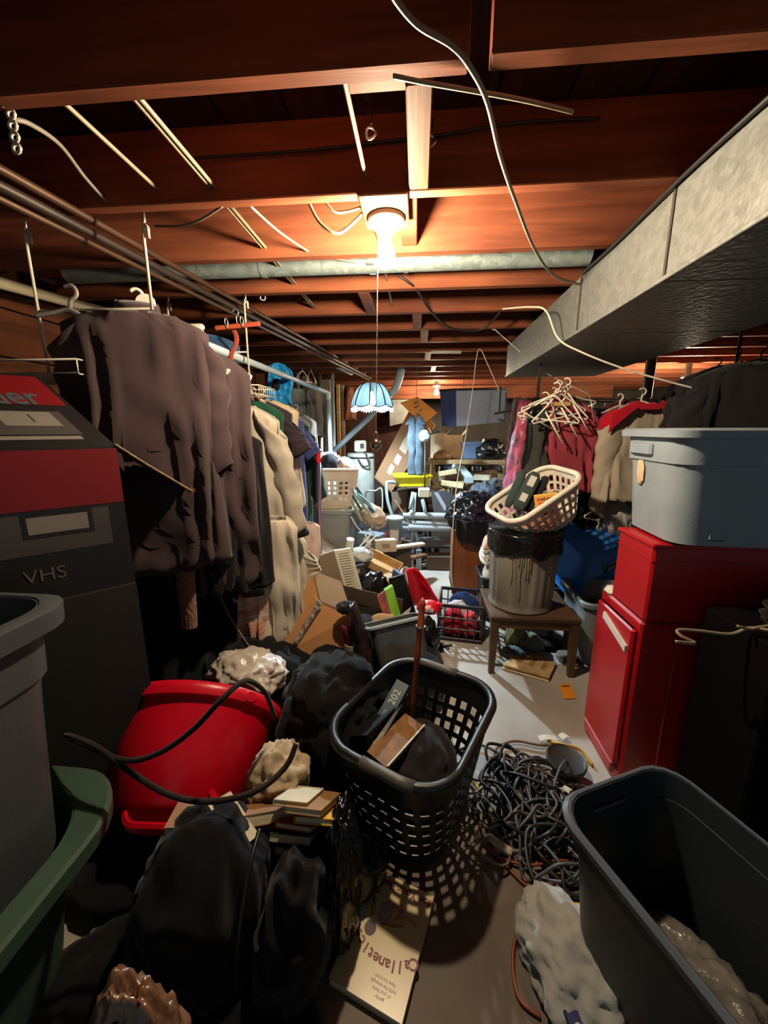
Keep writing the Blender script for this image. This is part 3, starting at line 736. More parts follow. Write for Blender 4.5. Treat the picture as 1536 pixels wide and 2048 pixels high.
# ================================================================== CONTAINERS
def tote(name, label, Wd, D, H, m, M=None, loc=(0, 0, 0), rz=0, taper=.85, r=.06, rim=.03, band=.22, group=None, cat='tote', th=.004, rimh=.028, ribs=0, lip=.5, grips=True, rim_m=None):
    """open plastic storage tote: tapered tub, wider top band, rolled rim, grips"""
    t = thing(name, label, cat, loc, rz=rz, group=group, M=M)
    N = 64
    def ring(s, z, e=0, rr_=None): return [(x, y, z) for x, y in rr(Wd * s + 2 * e, D * s + 2 * e, rr_ or r, N)]
    zb = H * (1 - band)
    sb = taper + (1 - taper) * (zb / H) * .8
    rings = [ring(taper, .0, -.012), ring(taper, .004), ring(taper, .012)] + [ring(taper + (sb - taper) * k / 4, .012 + (zb - .012) * k / 4) for k in (1, 2, 3, 4)]
    rings += [ring(sb, zb + .004, .010), ring(1, H - .004, 0), ring(1, H, 0), ring(1, H, -th), ring(sb, zb, .006 - th)]
    rings += [ring(taper + (sb - taper) * k / 3, .012 + (zb - .012) * k / 3, -th) for k in (2, 1, 0)]
    b = MB().loft(rings)
    obj('tub', b, m, t, smooth='auto')
    q = MB().loft([ring(1, H - rimh, .004), ring(1, H - rimh, rim), ring(1, H - .004, rim + .002), ring(1, H + .004, rim * lip), ring(1, H + .003, 0), ring(1, H - .008, -.001), ring(1, H - rimh, .001), ring(1, H - rimh, .004)], cap0=False, cap1=False)
    obj('rim', q, rim_m or m, t, smooth='auto')
    if grips:
        for s in (-1, 1):
            obj('grip', MB().bbox((s * (Wd / 2 + .006), 0, H - rimh - .03), (.03, D * .34, .06), .008), m, t, smooth='auto')
    if ribs:
        for s in (-1, 1):
            for k in range(ribs):
                x = (k - (ribs - 1) / 2) * Wd * .8 / max(1, ribs)
                p0 = V(x * taper, s * D / 2 * taper, .03); p1 = V(x * sb, s * D / 2 * sb, zb - .02)
                obj('rib', MB().tube([p0, p1], .008, 6), m, t, smooth=True)
    return t
def basket(name, label, Wd, D, H, m, M=None, loc=(0, 0, 0), rz=0, taper=.78, r=.08, cols=28, rows=5, rim=.014, rim_m=None, group=None, cat='basket', hole=(.62, .62), z0=.14, z1=.82, th=.004, slots=False, bulge=0, skip=None, wav=0):
    """laundry basket with real holes through its wall"""
    t = thing(name, label, cat, loc, rz=rz, group=group, M=M)
    ts = []; cellflag = []
    for k in range(cols):
        for q, fl in ((0, 0), ((1 - hole[0]) * .5, 0), (1 - hole[0], 1), (1 - hole[0] * .5, 1)):
            ts.append((k + q) / cols); cellflag.append((fl, k))
    zs = [0, .004]; zf = [None, None]
    for j in range(rows):
        a = z0 + (z1 - z0) * j / rows; bz = z0 + (z1 - z0) * (j + hole[1]) / rows
        zs += [a, bz]; zf += [j, None]
    zs += [z1 + .001, (z1 + 1) / 2, 1.0]; zf += [None, None, None]
    rings = []
    for z in zs:
        s = taper + (1 - taper) * z + bulge * math.sin(z * math.pi)
        rings.append([(x, y, H * z + wav * z * (abs(x) / Wd * 2) ** 2) for x, y in rr(Wd * s, D * s, r, 0, ts)])
    n = len(ts); vs = [p for g in rings for p in g]; fs = []
    for i in range(len(zs) - 1):
        for j in range(n):
            if zf[i] is not None and cellflag[j][0] and not (skip and skip(cellflag[j][1], zf[i])): continue
            k = (j + 1) % n
            fs.append((i * n + j, i * n + k, (i + 1) * n + k, (i + 1) * n + j))
    fs.append(tuple(range(n - 1, -1, -1)))
    obj('basket_wall', MB().add(vs, fs), m, t, solid=th)
    top = [V(*p) for p in rings[-1]]
    top = [p * 1 for i, p in enumerate(top) if i % 2 == 0]
    obj('rim', MB().tube([p + V(0, 0, 0) for p in top], rim, 8, closed=True), rim_m or m, t, smooth=True)
    return t
def carton(name, label, Wd, D, H, m, M, flaps=(), cat='box', th=.005, group=None, flap_m=None, closed=False):
    """cardboard carton: separate walls, base and folded-out flaps; flaps = (side, angle)"""
    t = thing(name, label, cat, M=M, group=group)
    obj('base', MB().box((0, 0, th / 2), (Wd, D, th)), m, t)
    for s in (-1, 1):
        obj('side_panel', MB().box((s * (Wd / 2 - th / 2), 0, H / 2), (th, D, H)), m, t)
        obj('end_panel', MB().box((0, s * (D / 2 - th / 2), H / 2), (Wd - 2 * th, th, H)), m, t)
    for f in flaps:
        side, ang, ln = f[0], R(f[1]), f[2]
        mm = f[3] if len(f) > 3 else (flap_m or m)
        ca, sa = math.cos(ang), math.sin(ang)
        if side in 'lr':
            s = 1 if side == 'r' else -1
            a, b = V(s * Wd / 2, -D / 2, H), V(s * Wd / 2, D / 2, H); d = V(s * ca, 0, sa) * ln
        else:
            s = 1 if side == 'b' else -1
            a, b = V(-Wd / 2, s * D / 2, H), V(Wd / 2, s * D / 2, H); d = V(0, s * ca, sa) * ln
        nrm = (b - a).cross(d).normalized() * th
        obj('flap', MB().slab([a, b, b + d, a + d], nrm), mm, t)
    if closed:
        obj('top_panel', MB().box((0, 0, H + th / 2), (Wd, D, th)), m, t)
    return t
def book(name, label, w, l, h, m, M, group=None, pages=None):
    t = thing(name, label, 'book', M=M, group=group)
    mp = pages or mat('cream_paper_pages', c(206, 190, 156), .9, var=.12, vs=3, stretch=(1, 1, 60), bump=.2, bs=10)
    cth = .0022
    obj('cover', MB().box((0, 0, cth / 2), (w, l, cth)).box((0, 0, h - cth / 2), (w, l, cth)).box((-w / 2 + cth / 2, 0, h / 2), (cth, l, h)), m, t)
    obj('pages', MB().box((.001, 0, h / 2), (w - .006, l - .005, h - 2 * cth)), mp, t)
    return t
m_card = mat('brown_cardboard', c(166, 116, 70), .88, var=.1, vs=3, bump=.1, bs=70)
m_card2 = mat('grey_brown_cardboard', c(146, 122, 96), .88, var=.1, vs=3, bump=.1, bs=70)
m_card_dk = mat('dark_cardboard', c(78, 62, 52), .88, var=.12, vs=3, bump=.1, bs=70)
m_paper = mat('white_paper', c(214, 208, 194), .85, var=.06, vs=4, bump=.1, bs=20)
m_gtote = plas('grey_tote_plastic', c(138, 148, 158), .42, bump=.12, bs=120)
m_dgtote = plas('charcoal_tote_plastic', c(66, 70, 74), .42, bump=.12, bs=120)
m_green = plas('green_tote_plastic', c(60, 82, 68), .42, bump=.12, bs=120)
m_navy = plas('dark_slate_tote_plastic', c(42, 48, 54), .40, bump=.12, bs=120)
m_red = plas('red_tub_plastic', c(206, 8, 36), .34, bump=.05)
m_blackp = plas('black_plastic', c(24, 24, 25), .4)
m_bag = plas('black_bin_liner', c(18, 18, 20), .22, bump=.5, bs=28)
m_ink = mat('dark_ink', c(30, 26, 30), .8, bump=0, var=.02)
m_whiteink = mat('pale_ink', c(206, 202, 196), .8, bump=0, var=.02)

# ------------------------------------------------------------------ LEFT FOREGROUND
# charcoal tote standing inside the green tote
tote('green_tote', 'large green plastic tote with wide rolled rim at the lower left corner', .50, .70, .455, m_green, loc=(-1.085, .47, 0), taper=.80, r=.19, rim=.055, band=.34, rimh=.045, lip=.9, grips=False, ribs=0)
carton('sunken_carton', 'dark carton at the bottom of the green tote under the charcoal tote', .30, .42, .36, m_card_dk, TM((-1.10, .46, .006)), closed=True)
tote('charcoal_tote', 'charcoal grey plastic tote standing inside the green tote at far left', .45, .55, .655, m_dgtote, loc=(-1.085, .525, .374), taper=.84, r=.09, rim=.028, band=.26, rimh=.05, grips=False)
# recorder carton: aisle face, lid flap lifted, end flap torn
cz = at(233, 893, 1.15); az = R(42)
fwd = V(math.sin(az), math.cos(az), 0); lft = V(-math.cos(az), math.sin(az), 0)
VH = .455; LF, DF = .36, .22
vc = thing('recorder_carton', 'red and black video recorder carton with its lid flap lifted at far left', 'box', (cz.x, cz.y, cz.z - VH))
vc.rotation_euler = (0, 0, -az)
# local frame: +Y along the aisle face (away), -X into the box, origin at the far bottom corner
m_vred = mat('print_red', c(104, 10, 14), .45, var=.08, bump=.02)
m_vblk = mat('print_black', c(22, 19, 19), .45, var=.1, bump=.02)
m_vgry = mat('print_grey', c(60, 54, 52), .5, var=.12, bump=.02)
m_vlit = mat('print_pale_grey', c(112, 104, 98), .5, var=.12, bump=.02)
th = .005
obj('aisle_panel', MB().box((-th / 2, -LF / 2, VH / 2), (th, LF, VH)), m_vblk, vc)
obj('end_panel', MB().box((-DF / 2, -th / 2, VH / 2), (DF - 2 * th, th, VH)), m_vblk, vc)
obj('end_panel', MB().box((-DF / 2, -LF + th / 2, VH / 2), (DF - 2 * th, th, VH)), m_vblk, vc)
obj('back_panel', MB().box((-DF + th / 2, -LF / 2, VH / 2), (th, LF, VH)), m_vblk, vc)
obj('base', MB().box((-DF / 2, -LF / 2, th / 2), (DF, LF, th)), m_card_dk, vc)
e = .0006
obj('printed_red_band', MB().box((e, -LF / 2, VH - .09), (e, LF - .002, .17)), m_vred, vc)
obj('printed_recorder', MB().box((e, -LF / 2 - .02, .21), (e, LF - .05, .12)), m_vgry, vc)
obj('printed_recorder', MB().box((2 * e, -.17, .235), (e, .14, .05)), m_vlit, vc)
obj('printed_recorder', MB().box((2 * e, -.335, .235), (e, .05, .05)), m_vlit, vc)
obj('printed_recorder', MB().box((1.8 * e, -.17, .235), (e, .165, .075)), m_vblk, vc)
MF = lambda y, z: Matrix(((0, 0, 1, 2.5 * e), (1, 0, 0, y), (0, 1, 0, z), (0, 0, 0, 1)))
m_dimink = mat('dim_print', c(84, 78, 76), .6, bump=0, var=.02)
text('printed_letters', 'VHS', .055, m_dimink, vc, MF(-.22, .085), e / 2)
text('printed_letters', 'P3', .05, m_dimink, vc, MF(-.355, .085), e / 2)
# lid flap tilts up from the aisle edge
FL = .27
vc_m = TM(tuple(vc.location), rz=-42)
inv = vc_m.inverted()
du = ((inv @ at(75, 750, 1.19)) - V(0, 0, VH)) / FL
nf = V(0, 1, 0).cross(du).normalized()
if nf.z < 0: nf = -nf
h0 = V(0, 0, VH)
lid = obj('lid_flap', MB().slab([h0 + V(0, -LF, 0), h0, h0 + du * FL, h0 + du * FL + V(0, -LF, 0)], nf * th * -1), m_vblk, vc)
def lidq(y0, y1, s0, s1, k): 
    q = [h0 + V(0, y0, 0) + du * s0, h0 + V(0, y1, 0) + du * s0, h0 + V(0, y1, 0) + du * s1, h0 + V(0, y0, 0) + du * s1]
    return MB().slab([p + nf * (e * k) for p in q], nf * e)
obj('printed_red_band', lidq(-LF, -.012, .152, FL - .01, .6), m_vred, lid)
obj('printed_recorder', lidq(-LF, -.05, .045, .128, .6), m_vgry, lid)
obj('printed_recorder', lidq(-.20, -.075, .075, .125, 1.6), m_vlit, lid)
obj('printed_recorder', lidq(-.355, -.24, .08, .12, 1.6), m_vlit, lid)
obj('printed_recorder', lidq(-LF, -.06, .028, .04, .8), m_vlit, lid)
ML = lambda y, s: Matrix.Translation(h0 + V(0, y, 0) + du * s + nf * (e * 3)) @ Matrix(((0, du.x, nf.x, 0), (1, du.y, nf.y, 0), (0, du.z, nf.z, 0), (0, 0, 0, 1)))
text('printed_letters', 'Recorder', .085, mat('print_slate', c(58, 66, 74), .6, bump=0, var=.05), lid, ML(-.225, .178), e / 2, bold=.0015)
text('printed_letters', '1', .04, m_ink, lid, ML(-.13, .10), e / 2)
# torn end flap sticking out toward the dark shirts
f1 = inv @ at(383, 982, 1.32)
obj('end_flap', MB().slab([V(0, 0, VH), V(-.18, 0, VH), f1 + V(-.2, 0, 0), f1], V(0, .004, -.004)), mat('brown_grey_board', c(70, 58, 52), .85, var=.1), vc)
obj('torn_edge', MB().tube(spline([V(-.012, 0, VH + .002), V(0, .004, VH), f1 * .35 + V(0, 0, VH) * .65, f1 * .75 + V(0, 0, VH) * .25, f1 + V(.001, 0, 0)], 8), .0042, 6), mat('frayed_board', c(120, 96, 72), .95, var=.4, vs=60, bump=.6), vc, smooth=True)
obj('torn_tip', MB().slab([f1 + V(-.03, -.008, -.004), f1 + V(.012, 0, -.008), f1 + V(.014, .008, .002), f1 + V(-.02, .004, .012)], V(0, .002, .003)), m_card, vc)
# plinth under the recorder carton
carton('under_carton', 'dark carton carrying the video recorder carton at far left', .24, .36, cz.z - VH - .004, mat('black_board', c(20, 18, 18), .85, var=.1), TM((cz.x - .11 * .743 - .18 * .669, cz.y + .11 * .669 - .18 * .743, 0), rz=-42), closed=True)

# red tub, tipped back on the heap
m_rope = cloth('dark_brown_rope', c(46, 34, 30), var=.3, bs=120)
one('dark_clothing_heap', 'heap of black clothing under the red rope-handled tub', 'clothing', blob((.40, .34, .13), 3, .25, 1.5, 5, .1, M=TM((-.56, 1.2, 0))), m_black_cl, smooth=True)
TUBP = tuple(at(330, 1655, 1.0) + V(0, .04, .0))
tbM = TM(TUBP, rx=-57, ry=-4, rz=4)
tbM = tbM @ Matrix.Diagonal((1.32, 1.3, 1.0, 1))
tb = thing('red_tub', 'big red plastic tub with rope handles lying tipped back on dark clothing', 'tub', M=tbM)
prof = [(.155, .002), (.165, .0), (.172, .01), (.205, .17), (.228, .30), (.236, .302), (.247, .305), (.250, .325), (.249, .345), (.243, .352), (.236, .350), (.231, .335), (.226, .30), (.202, .17), (.168, .016), (.02, .012)]
obj('tub_wall', MB().lathe(prof, 56), m_red, tb, smooth='auto')
for s in (-.9, .95):
    obj('rope_boss', MB().lathe([(.024, -.012), (.024, .006), (.018, .012), (.006, .013)], 14, TM((.24 * math.sin(s), -.24 * math.cos(s), .325)) @ Euler((R(90), 0, s)).to_matrix().to_4x4()), m_red, tb, smooth='auto')
obj('rim_notch', MB().bbox((-.10, -.232, .325), (.014, .03, .05), .004), m_red, tb)
tote('red_under_tub', 'darker red tub mostly buried beneath the tipped red tub', .26, .12, .06, m_red, loc=tuple(at(345, 1640, .95)), rz=3, taper=.9, r=.07, rim=.012, grips=False)
rope = [at(592, 1488, .90), at(570, 1535, .86), at(510, 1583, .80), at(420, 1603, .78), at(340, 1590, .78), at(262, 1545, .79), at(200, 1498, .82), at(150, 1475, .86), at(132, 1470, .90)]
rope2 = [at(132, 1470, .90), at(190, 1500, .83), at(255, 1521, .80), at(320, 1505, .80), at(385, 1460, .82), at(440, 1402, .85), at(478, 1368, .90), at(500, 1362, .95), at(530, 1385, 1.02), at(548, 1430, 1.08)]
rp = thing('tub_rope', 'thick dark brown rope looping across the front of the red tub', 'rope', tuple(rope[4]))
obj('rope_strand', MB().tube([p - rope[4] for p in spline(rope, 8)], .0075, 8), m_rope, rp, smooth=True)
obj('rope_strand', MB().tube([p - rope[4] for p in spline(rope2, 8)], .0075, 8), m_rope, rp, smooth=True)

# black duffel, bin bags and soft things on the floor
bag = thing('black_backpack', 'lumpy black cloth backpack slumped on the floor at lower left', 'bag', (-.545, .74, 0))
obj('bag_body', blob((.175, .17, .28), 12, .34, 1.1, 5, .62), m_black_cl, bag, smooth=True)
q = blob((.09, .12, .23), 19, .3, 1.2, 5, .6, M=TM((.23, -.01, .0), ry=6)); obj('side_pocket', q, m_black_cl, bag, smooth=True)
obj('zip_seam', MB().tube(spline([V(.145, -.13, .16), V(.155, -.12, .28), V(.155, -.05, .38), V(.15, .04, .41)], 6), .006, 6), m_blackp, bag, smooth=True)
one('black_bin_bag', 'black plastic bin bag slumped between the backpack and the black basket', 'bag', blob((.05, .10, .24), 22, .35, 2.2, 5, .7, style='film', M=TM((-.19, .85, 0))), m_bag, smooth=True)
one('black_floor_heap', 'black fabric spread flat on the floor at the bottom left', 'clothing', blob((.36, .34, .09), 27, .3, 1.8, 5, .2, M=TM((-.60, .56, 0))), m_black_cl, smooth=True)
one('added_black_cloth', 'added black cloth covering lit floor between the green tote and the red tub', 'cloth', blob((.24, .22, .09), 29, .3, 1.8, 4, .25, M=TM((-.90, .98, 0))), m_black_cl, smooth=True)  # added to cover a lit floor patch and keep this spot black
one('tan_board', 'sliver of tan card poking out under the black backpack', 'card', MB().slab([V(-.68, .64, .21), V(-.52, .58, .12), V(-.56, .62, .09), V(-.69, .68, .14)], V(.003, .004, .005)), m_card2)
br = blob((.085, .075, .24), 33, .28, 2.6, 5, .8, style='film', M=TM(tuple(at(262, 2095, .40) - V(0, 0, .31))))
one('brown_parcel', 'brown item wrapped in crinkled clear plastic at the bottom edge', 'parcel', br, mat('wrapped_brown', c(120, 84, 62), .22, var=.35, vs=12, bump=.5, bs=26, coat=.6), smooth=True)
one('cream_cloth', 'rumpled cream fleece cloth wedged beside the red tub', 'cloth', blob((.092, .11, .11), 41, .4, 2.0, 5, .6, style='film', M=TM(tuple(at(560, 1590, 1.05)))), cloth('cream_fleece', c(182, 160, 128)), smooth=True)
one('black_jacket', 'black jacket draped in folds between the red tub and the black basket', 'jacket', blob((.23, .26, .30), 47, .30, 1.7, 5, .5, M=TM((-.33, 1.42, .05))), cloth('black_jacket_cloth', c(19, 16, 15), var=.2), smooth=True)
one('white_plastic_bag', 'crumpled translucent white plastic bag behind the red tub', 'bag', blob((.17, .13, .085), 52, .4, 2.0, 5, .5, style='film', M=TM(tuple(at(497, 1362, 1.46)), rz=-18)), plas('white_film', c(196, 184, 172), .3, bump=.5, bs=22), smooth=True)
one('black_clothes_mound', 'mound of black clothing under the white plastic bag', 'clothing', blob((.40, .28, .36), 57, .25, 1.6, 5, .12, M=TM((-.80, 1.66, 0))), m_black_cl, smooth=True)
one('added_black_heap', 'tall black heap added against the wall to darken under the dark shirts', 'clothing', blob((.46, .62, .62), 58, .25, 1.5, 5, .3, M=TM((-1.42, 1.95, 0))), m_black_cl, smooth=True)  # added heap, hides lit wall and floor to keep this area dark
one('dark_green_strap', 'thin pale strap hanging in the dark below the shirts', 'strap', MB().tube(spline([at(430, 1165, 1.75), at(455, 1225, 1.72), at(480, 1265, 1.7), at(510, 1310, 1.62)], 8), .003, 6), m_romex, smooth=True)
one('brown_wood_slat', 'brown wooden slat slanting in the dark behind the charcoal tote', 'board', MB().slab([at(215, 1190, 1.28), at(235, 1195, 1.28), at(150, 1330, 1.18), at(128, 1325, 1.18)], V(0, .02, 0)), m_panel)

# paperbacks on top of the heap
bk = [((410, 1622), .84, 14, (140, 92, 54), .11, .17, .028, 'orange paperback lying open over the black backpack'),
      ((520, 1616), .90, 4, (148, 104, 70), .12, .18, .030, 'brown paperback wedged between the open one and the stack'),
      ((600, 1592), .93, 86, (210, 196, 168), .10, .17, .014, 'white slim paperback topmost on the stack'),
      ((628, 1604), .92, 84, (150, 110, 66), .11, .20, .016, 'tan paperback second in the stack by the black basket'),
      ((640, 1622), .915, 92, (206, 150, 40), .11, .19, .016, 'yellow paperback third in the stack by the black basket'),
      ((612, 1636), .91, 80, (170, 36, 30), .11, .18, .014, 'red paperback under the yellow one in the stack'),
      ((600, 1655), .905, 88, (34, 34, 36), .12, .20, .022, 'black paperback low in the stack by the black basket'),
      ((612, 1682), .90, 83, (122, 66, 44), .12, .19, .020, 'red-brown paperback at the bottom of the stack')]
one('black_support_bag', 'black bag bulging under the stack of paperbacks', 'bag', blob((.22, .12, .16), 61, .12, 1.3, 5, .6, style='film', M=TM((-.30, .955, -.02))), m_bag, smooth=True)
zz = None
for i, (px, Y, rz, col, w, l, h, lab) in enumerate(bk):
    p = at(px[0], px[1], Y)
    book('paperback_book', lab, w, l, h, mat('cover_%d' % i, c(*col), .5, var=.1, bump=.03), TM(tuple(p), rx=-36) @ TM((0, 0, -h / 2), rz=rz - 90) if i > 1 else TM(tuple(p), rx=-30) @ TM((0, 0, -h), rz=rz - 90 + 30 * i, ry=(14, -8)[i]), group='paperbacks on the heap')
bm_ = TM(tuple(at(455, 1640, .80) - V(0, 0, .02)), rz=-30, rx=-35, ry=28)
bo = book('paperback_book', 'cream-edged paperback standing on its corner with a red apple on the spine', .14, .10, .022, mat('cover_cream', c(196, 172, 132), .5, var=.1, bump=.03), bm_, group='paperbacks on the heap')

# the exercise book on the floor
bw, blen, bh = .205, .285, .022
q4 = [on(745, 1742, .03), on(868, 1797, .03), on(800, 2030, .03), on(665, 1940, .03)]
cen = (q4[0] + q4[1] + q4[2] + q4[3]) / 4
ux = (q4[1] - q4[0] + q4[2] - q4[3]).normalized(); 
ang = math.degrees(math.atan2(ux.y, ux.x))
cbk = thing('exercise_book', 'cream exercise book with red lettering and a woman drawing, upside down on floor', 'book', (cen.x, cen.y, .002), rz=ang)
m_cov = mat('cream_gloss_cover', c(206, 182, 132), .3, var=.08, vs=3, bump=.02)
obj('pages', MB().box((0, .0, bh / 2), (bw - .008, blen - .008, bh - .005)), m_paper, cbk)
def cov(z):
    # cover with the torn, chewed left edge seen in the photograph
    pts = [(-.1025, .1425), (.1025, .1425), (.1025, -.1425), (-.1025, -.1425), (-.1025, -.075), (-.098, -.045), (-.078, -.030), (-.070, .0), (-.076, .035), (-.088, .07), (-.1, .10)]
    n_ = len(pts); return MB().loft([[(x, y, z) for x, y in pts], [(x, y, z + .002) for x, y in pts]])
obj('front_cover', cov(bh - .002), m_cov, cbk)
obj('back_cover', cov(0), m_cov, cbk)
m_maroon_ink = mat('maroon_ink', c(128, 26, 44), .5, bump=0, var=.02)
m_skin_ink = mat('printed_skin_tone', c(176, 122, 84), .5, bump=0, var=.06)
m_grey_ink = mat('printed_grey', c(156, 146, 136), .5, bump=0, var=.06)
m_hair_ink = mat('printed_dark_hair', c(56, 20, 32), .5, bump=0, var=.05)
zt = bh + .0004
# in local space the title reads upside down from the camera
word = 'Callanetics'
for i, chh in enumerate(word):
    s = (i - (len(word) - 1) / 2)
    a = -s * .062
    x = .012 - s * .0168; y = -.055 + .0022 * s * s * .55 - .004
    text('title_letter', chh, .036, m_maroon_ink, cbk, Matrix.Translation((x, y, zt)) @ Matrix.Rotation(math.pi - s * .07, 4, 'Z'), .0003, bold=.0008)
text('subtitle', 'for Your Back', .030, m_maroon_ink, cbk, Matrix.Translation((.012, .118, zt)) @ Matrix.Rotation(math.pi, 4, 'Z'), .0003, bold=.0006)
for k, ln in enumerate(('Ease the strain', 'build the strength', 'of your body', 'gently')):
    text('small_print', ln, .010, m_grey_ink, cbk, Matrix.Translation((.035, -.088 - .012 * k, zt)) @ Matrix.Rotation(math.pi, 4, 'Z'), .0002)
def flat(pts, z=zt): return MB().loft([[(x, y, z) for x, y in pts], [(x, y, z + .0004) for x, y in pts]])
obj('printed_figure', flat([(-.038, .028), (-.018, .012), (-.004, .03), (.004, .055), (-.004, .074), (-.022, .078), (-.04, .06)]), m_grey_ink, cbk)
obj('printed_figure', MB().tube([V(-.050, .02, zt), V(-.058, .055, zt), V(-.068, .078, zt), V(-.05, .082, zt)], [.007, .006, .004, .003], 5), m_skin_ink, cbk)
obj('printed_figure', MB().tube([V(.0, .066, zt), V(.03, .066, zt), V(.012, .032, zt), V(.05, .058, zt), V(.078, .048, zt)], [.010, .007, .006, .005, .003], 5), m_skin_ink, cbk)
obj('printed_figure', MB().tube([V(-.012, .016, zt), V(.016, .02, zt), V(.04, .034, zt)], [.006, .005, .004], 5), m_skin_ink, cbk)
obj('printed_figure', flat([(-.046 + .017 * math.cos(k * .5236), -.004 + .019 * math.sin(k * .5236)) for k in range(12)]), m_hair_ink, cbk)
one('loose_page', 'creased white page curling up beside the cream exercise book', 'paper', MB().sheet(lambda u, v: on(700 + 40 * v - 8 * u, 1712 + 95 * u + 20 * v, .012 + .05 * (1 - v) * (1 - u)), 8, 4), m_paper, solid=.0012)

# black laundry basket with its contents
lb = basket('black_laundry_basket', 'tall black plastic laundry basket with grey grips and square holes full of books', .464, .58, .405, m_blackp, loc=(.012, 1.247, .006), rz=-27, taper=.74, r=.14, cols=34, rows=5, rim=.017, z0=.12, z1=.80, hole=(.55, .62))
m_gripg = plas('grey_grip', c(84, 80, 76), .5)
top = rr(.464, .58, .14, 40)
obj('grip', MB().tube([V(x, y, .406) for x, y in top[1:6]], .0185, 10), m_gripg, lb, smooth=True)
obj('grip', MB().tube([V(x, y, .406) for x, y in top[21:26]], .0185, 10), m_gripg, lb, smooth=True)
LM = TM((.012, 1.247, .006), rz=-27)
one('dark_cloth_in_basket', 'dark crumpled cloth filling the lower half of the black laundry basket', 'cloth', blob((.15, .19, .15), 71, .18, 1.6, 5, .9, M=LM @ TM((.0, .0, .012))), m_charc, smooth=True)
def inb(px, py, Y, rx=0, ry=0, rz=0): return TM(tuple(at(px, py, Y)), rx, ry, rz)
def plankbook(name, lab, a, b, thk, wid, m, cat='book', up=V(0, -.35, 1)):
    """slab from point a to point b, leaning in the basket"""
    a, b = Vector(a), Vector(b); d = (b - a).normalized(); s = d.cross(up).normalized(); n_ = s.cross(d).normalized()
    t = thing(name, lab, cat, M=Matrix(((s.x, d.x, n_.x, a.x), (s.y, d.y, n_.y, a.y), (s.z, d.z, n_.z, a.z), (0, 0, 0, 1))))
    l = (b - a).length
    return t, l
m_bk1 = mat('navy_book_cover', c(26, 34, 44), .45, var=.1, bump=.02)
m_yel_ink = mat('yellow_ink', c(206, 178, 70), .6, bump=0, var=.02)
t, l = plankbook('tool_manual', 'black manual with yellow lettering reading Universal Tools slanting in the black basket', at(735, 1505, 1.160), at(800, 1395, 1.392), .03, .05, m_bk1)
obj('cover', MB().bbox((0, l / 2, 0), (.055, l, .03), .002), m_bk1, t)
text('spine_letters', 'Universal', .026, m_yel_ink, t, Matrix.Translation((-.012, l * .30, .0156)) @ Matrix.Rotation(math.pi / 2, 4, 'Z'), .0003)
text('spine_letters', 'Tools', .026, m_yel_ink, t, Matrix.Translation((.014, l * .22, .0156)) @ Matrix.Rotation(math.pi / 2, 4, 'Z'), .0003)
t, l = plankbook('blue_manual', 'dark teal book numbered 202 leaning at the back of the black basket', at(760, 1440, 1.299), at(800, 1368, 1.415), .03, .05, m_bk1)
m_teal = mat('teal_book_cover', c(30, 62, 78), .45, var=.1, bump=.02)
obj('cover', MB().bbox((.012, l * .55, 0), (.06, l, .03), .002), m_teal, t)
text('spine_letters', '202', .042, m_whiteink, t, Matrix.Translation((.012, l * .62, .0156)) @ Matrix.Rotation(math.pi / 2, 4, 'Z'), .0003)
t, l = plankbook('picture_board', 'thin brown picture board with a pale edge slanting across the black basket', at(752, 1520, 1.114), at(828, 1440, 1.322), .01, .1, m_bk1, cat='board')
obj('board', MB().box((.0, l / 2, 0), (.085, l, .008)), mat('mottled_brown_print', c(134, 88, 42), .5, var=.5, vs=18, bump=.05), t)
obj('pale_edge', MB().box((.047, l / 2, .004), (.006, l, .020)), m_paper, t)
t, l = plankbook('dark_folder', 'dark folder leaning along the inner side of the black basket', at(690 + 40, 1490, 1.160), at(815, 1345 + 60, 1.415), .01, .1, m_bk1, cat='folder', up=V(-.6, -.3, .7))
obj('cover', MB().box((-.02, l / 2, .03), (.09, l, .008)), m_blackp, t)
one('crumpled_black_bag', 'crumpled shiny black bag with small red tags bulging over the basket rim', 'bag', blob((.13, .12, .13), 77, .4, 2.2, 5, .6, style='film', M=TM(tuple(at(720, 1400, 1.485) - V(0, 0, .12)))), m_bag, smooth=True)
cn = thing('wooden_cane', 'turned reddish wooden cane standing in the black laundry basket', 'cane', (0, 0, 0))
ca, cb2 = at(846, 1196, 1.473), at(826, 1400, 1.409)
cd = (cb2 - ca)
cp = [ca + cd * s for s in (0, .03, .06, .1, .14, .24, .27, .29, .32, .5, .56, .62, 1.0, 2.4)]
rad = [.004, .012, .014, .010, .013, .013, .017, .017, .0125, .012, .015, .011, .011, .009]
obj('shaft', MB().tube(cp, rad, 12), wood('red_cane_wood', c(112, 48, 26), c(160, 78, 44), 2, .35), cn, smooth=True)
obj('collar', MB().tube([ca + cd * .265, ca + cd * .285], .0185, 12), m_steel, cn, smooth='auto')

# ================================================================== MIDDLE PILE
def facebox(name, lab, cat, quad, vec, m, group=None, top_m=None):
    """carton built from four corner places and a depth vector"""
    q = [Vector(p) for p in quad]; cen = sum(q, Vector()) / 4
    t = thing(name, lab, cat, tuple(cen), group=group)
    return t, [p - cen for p in q]
fq = [at(640, 1203, 1.98), at(706, 1232, 1.86), at(690, 1368, 1.72), at(576, 1302, 1.76)]
t, q = facebox('tilted_carton', 'brown cardboard carton lying tilted with its broad tan side toward the aisle', 'box', fq, None, m_card)
vec = V(-.10, .22, .10)
obj('front_panel', MB().slab(q, vec * .03), m_card, t)
obj('side_panel', MB().slab([q[0], q[1], q[1] + vec, q[0] + vec], (q[3] - q[0]) * .03), m_card2, t)
obj('side_panel', MB().slab([q[1], q[2], q[2] + vec, q[1] + vec], (q[0] - q[1]) * .03), m_card_dk, t)
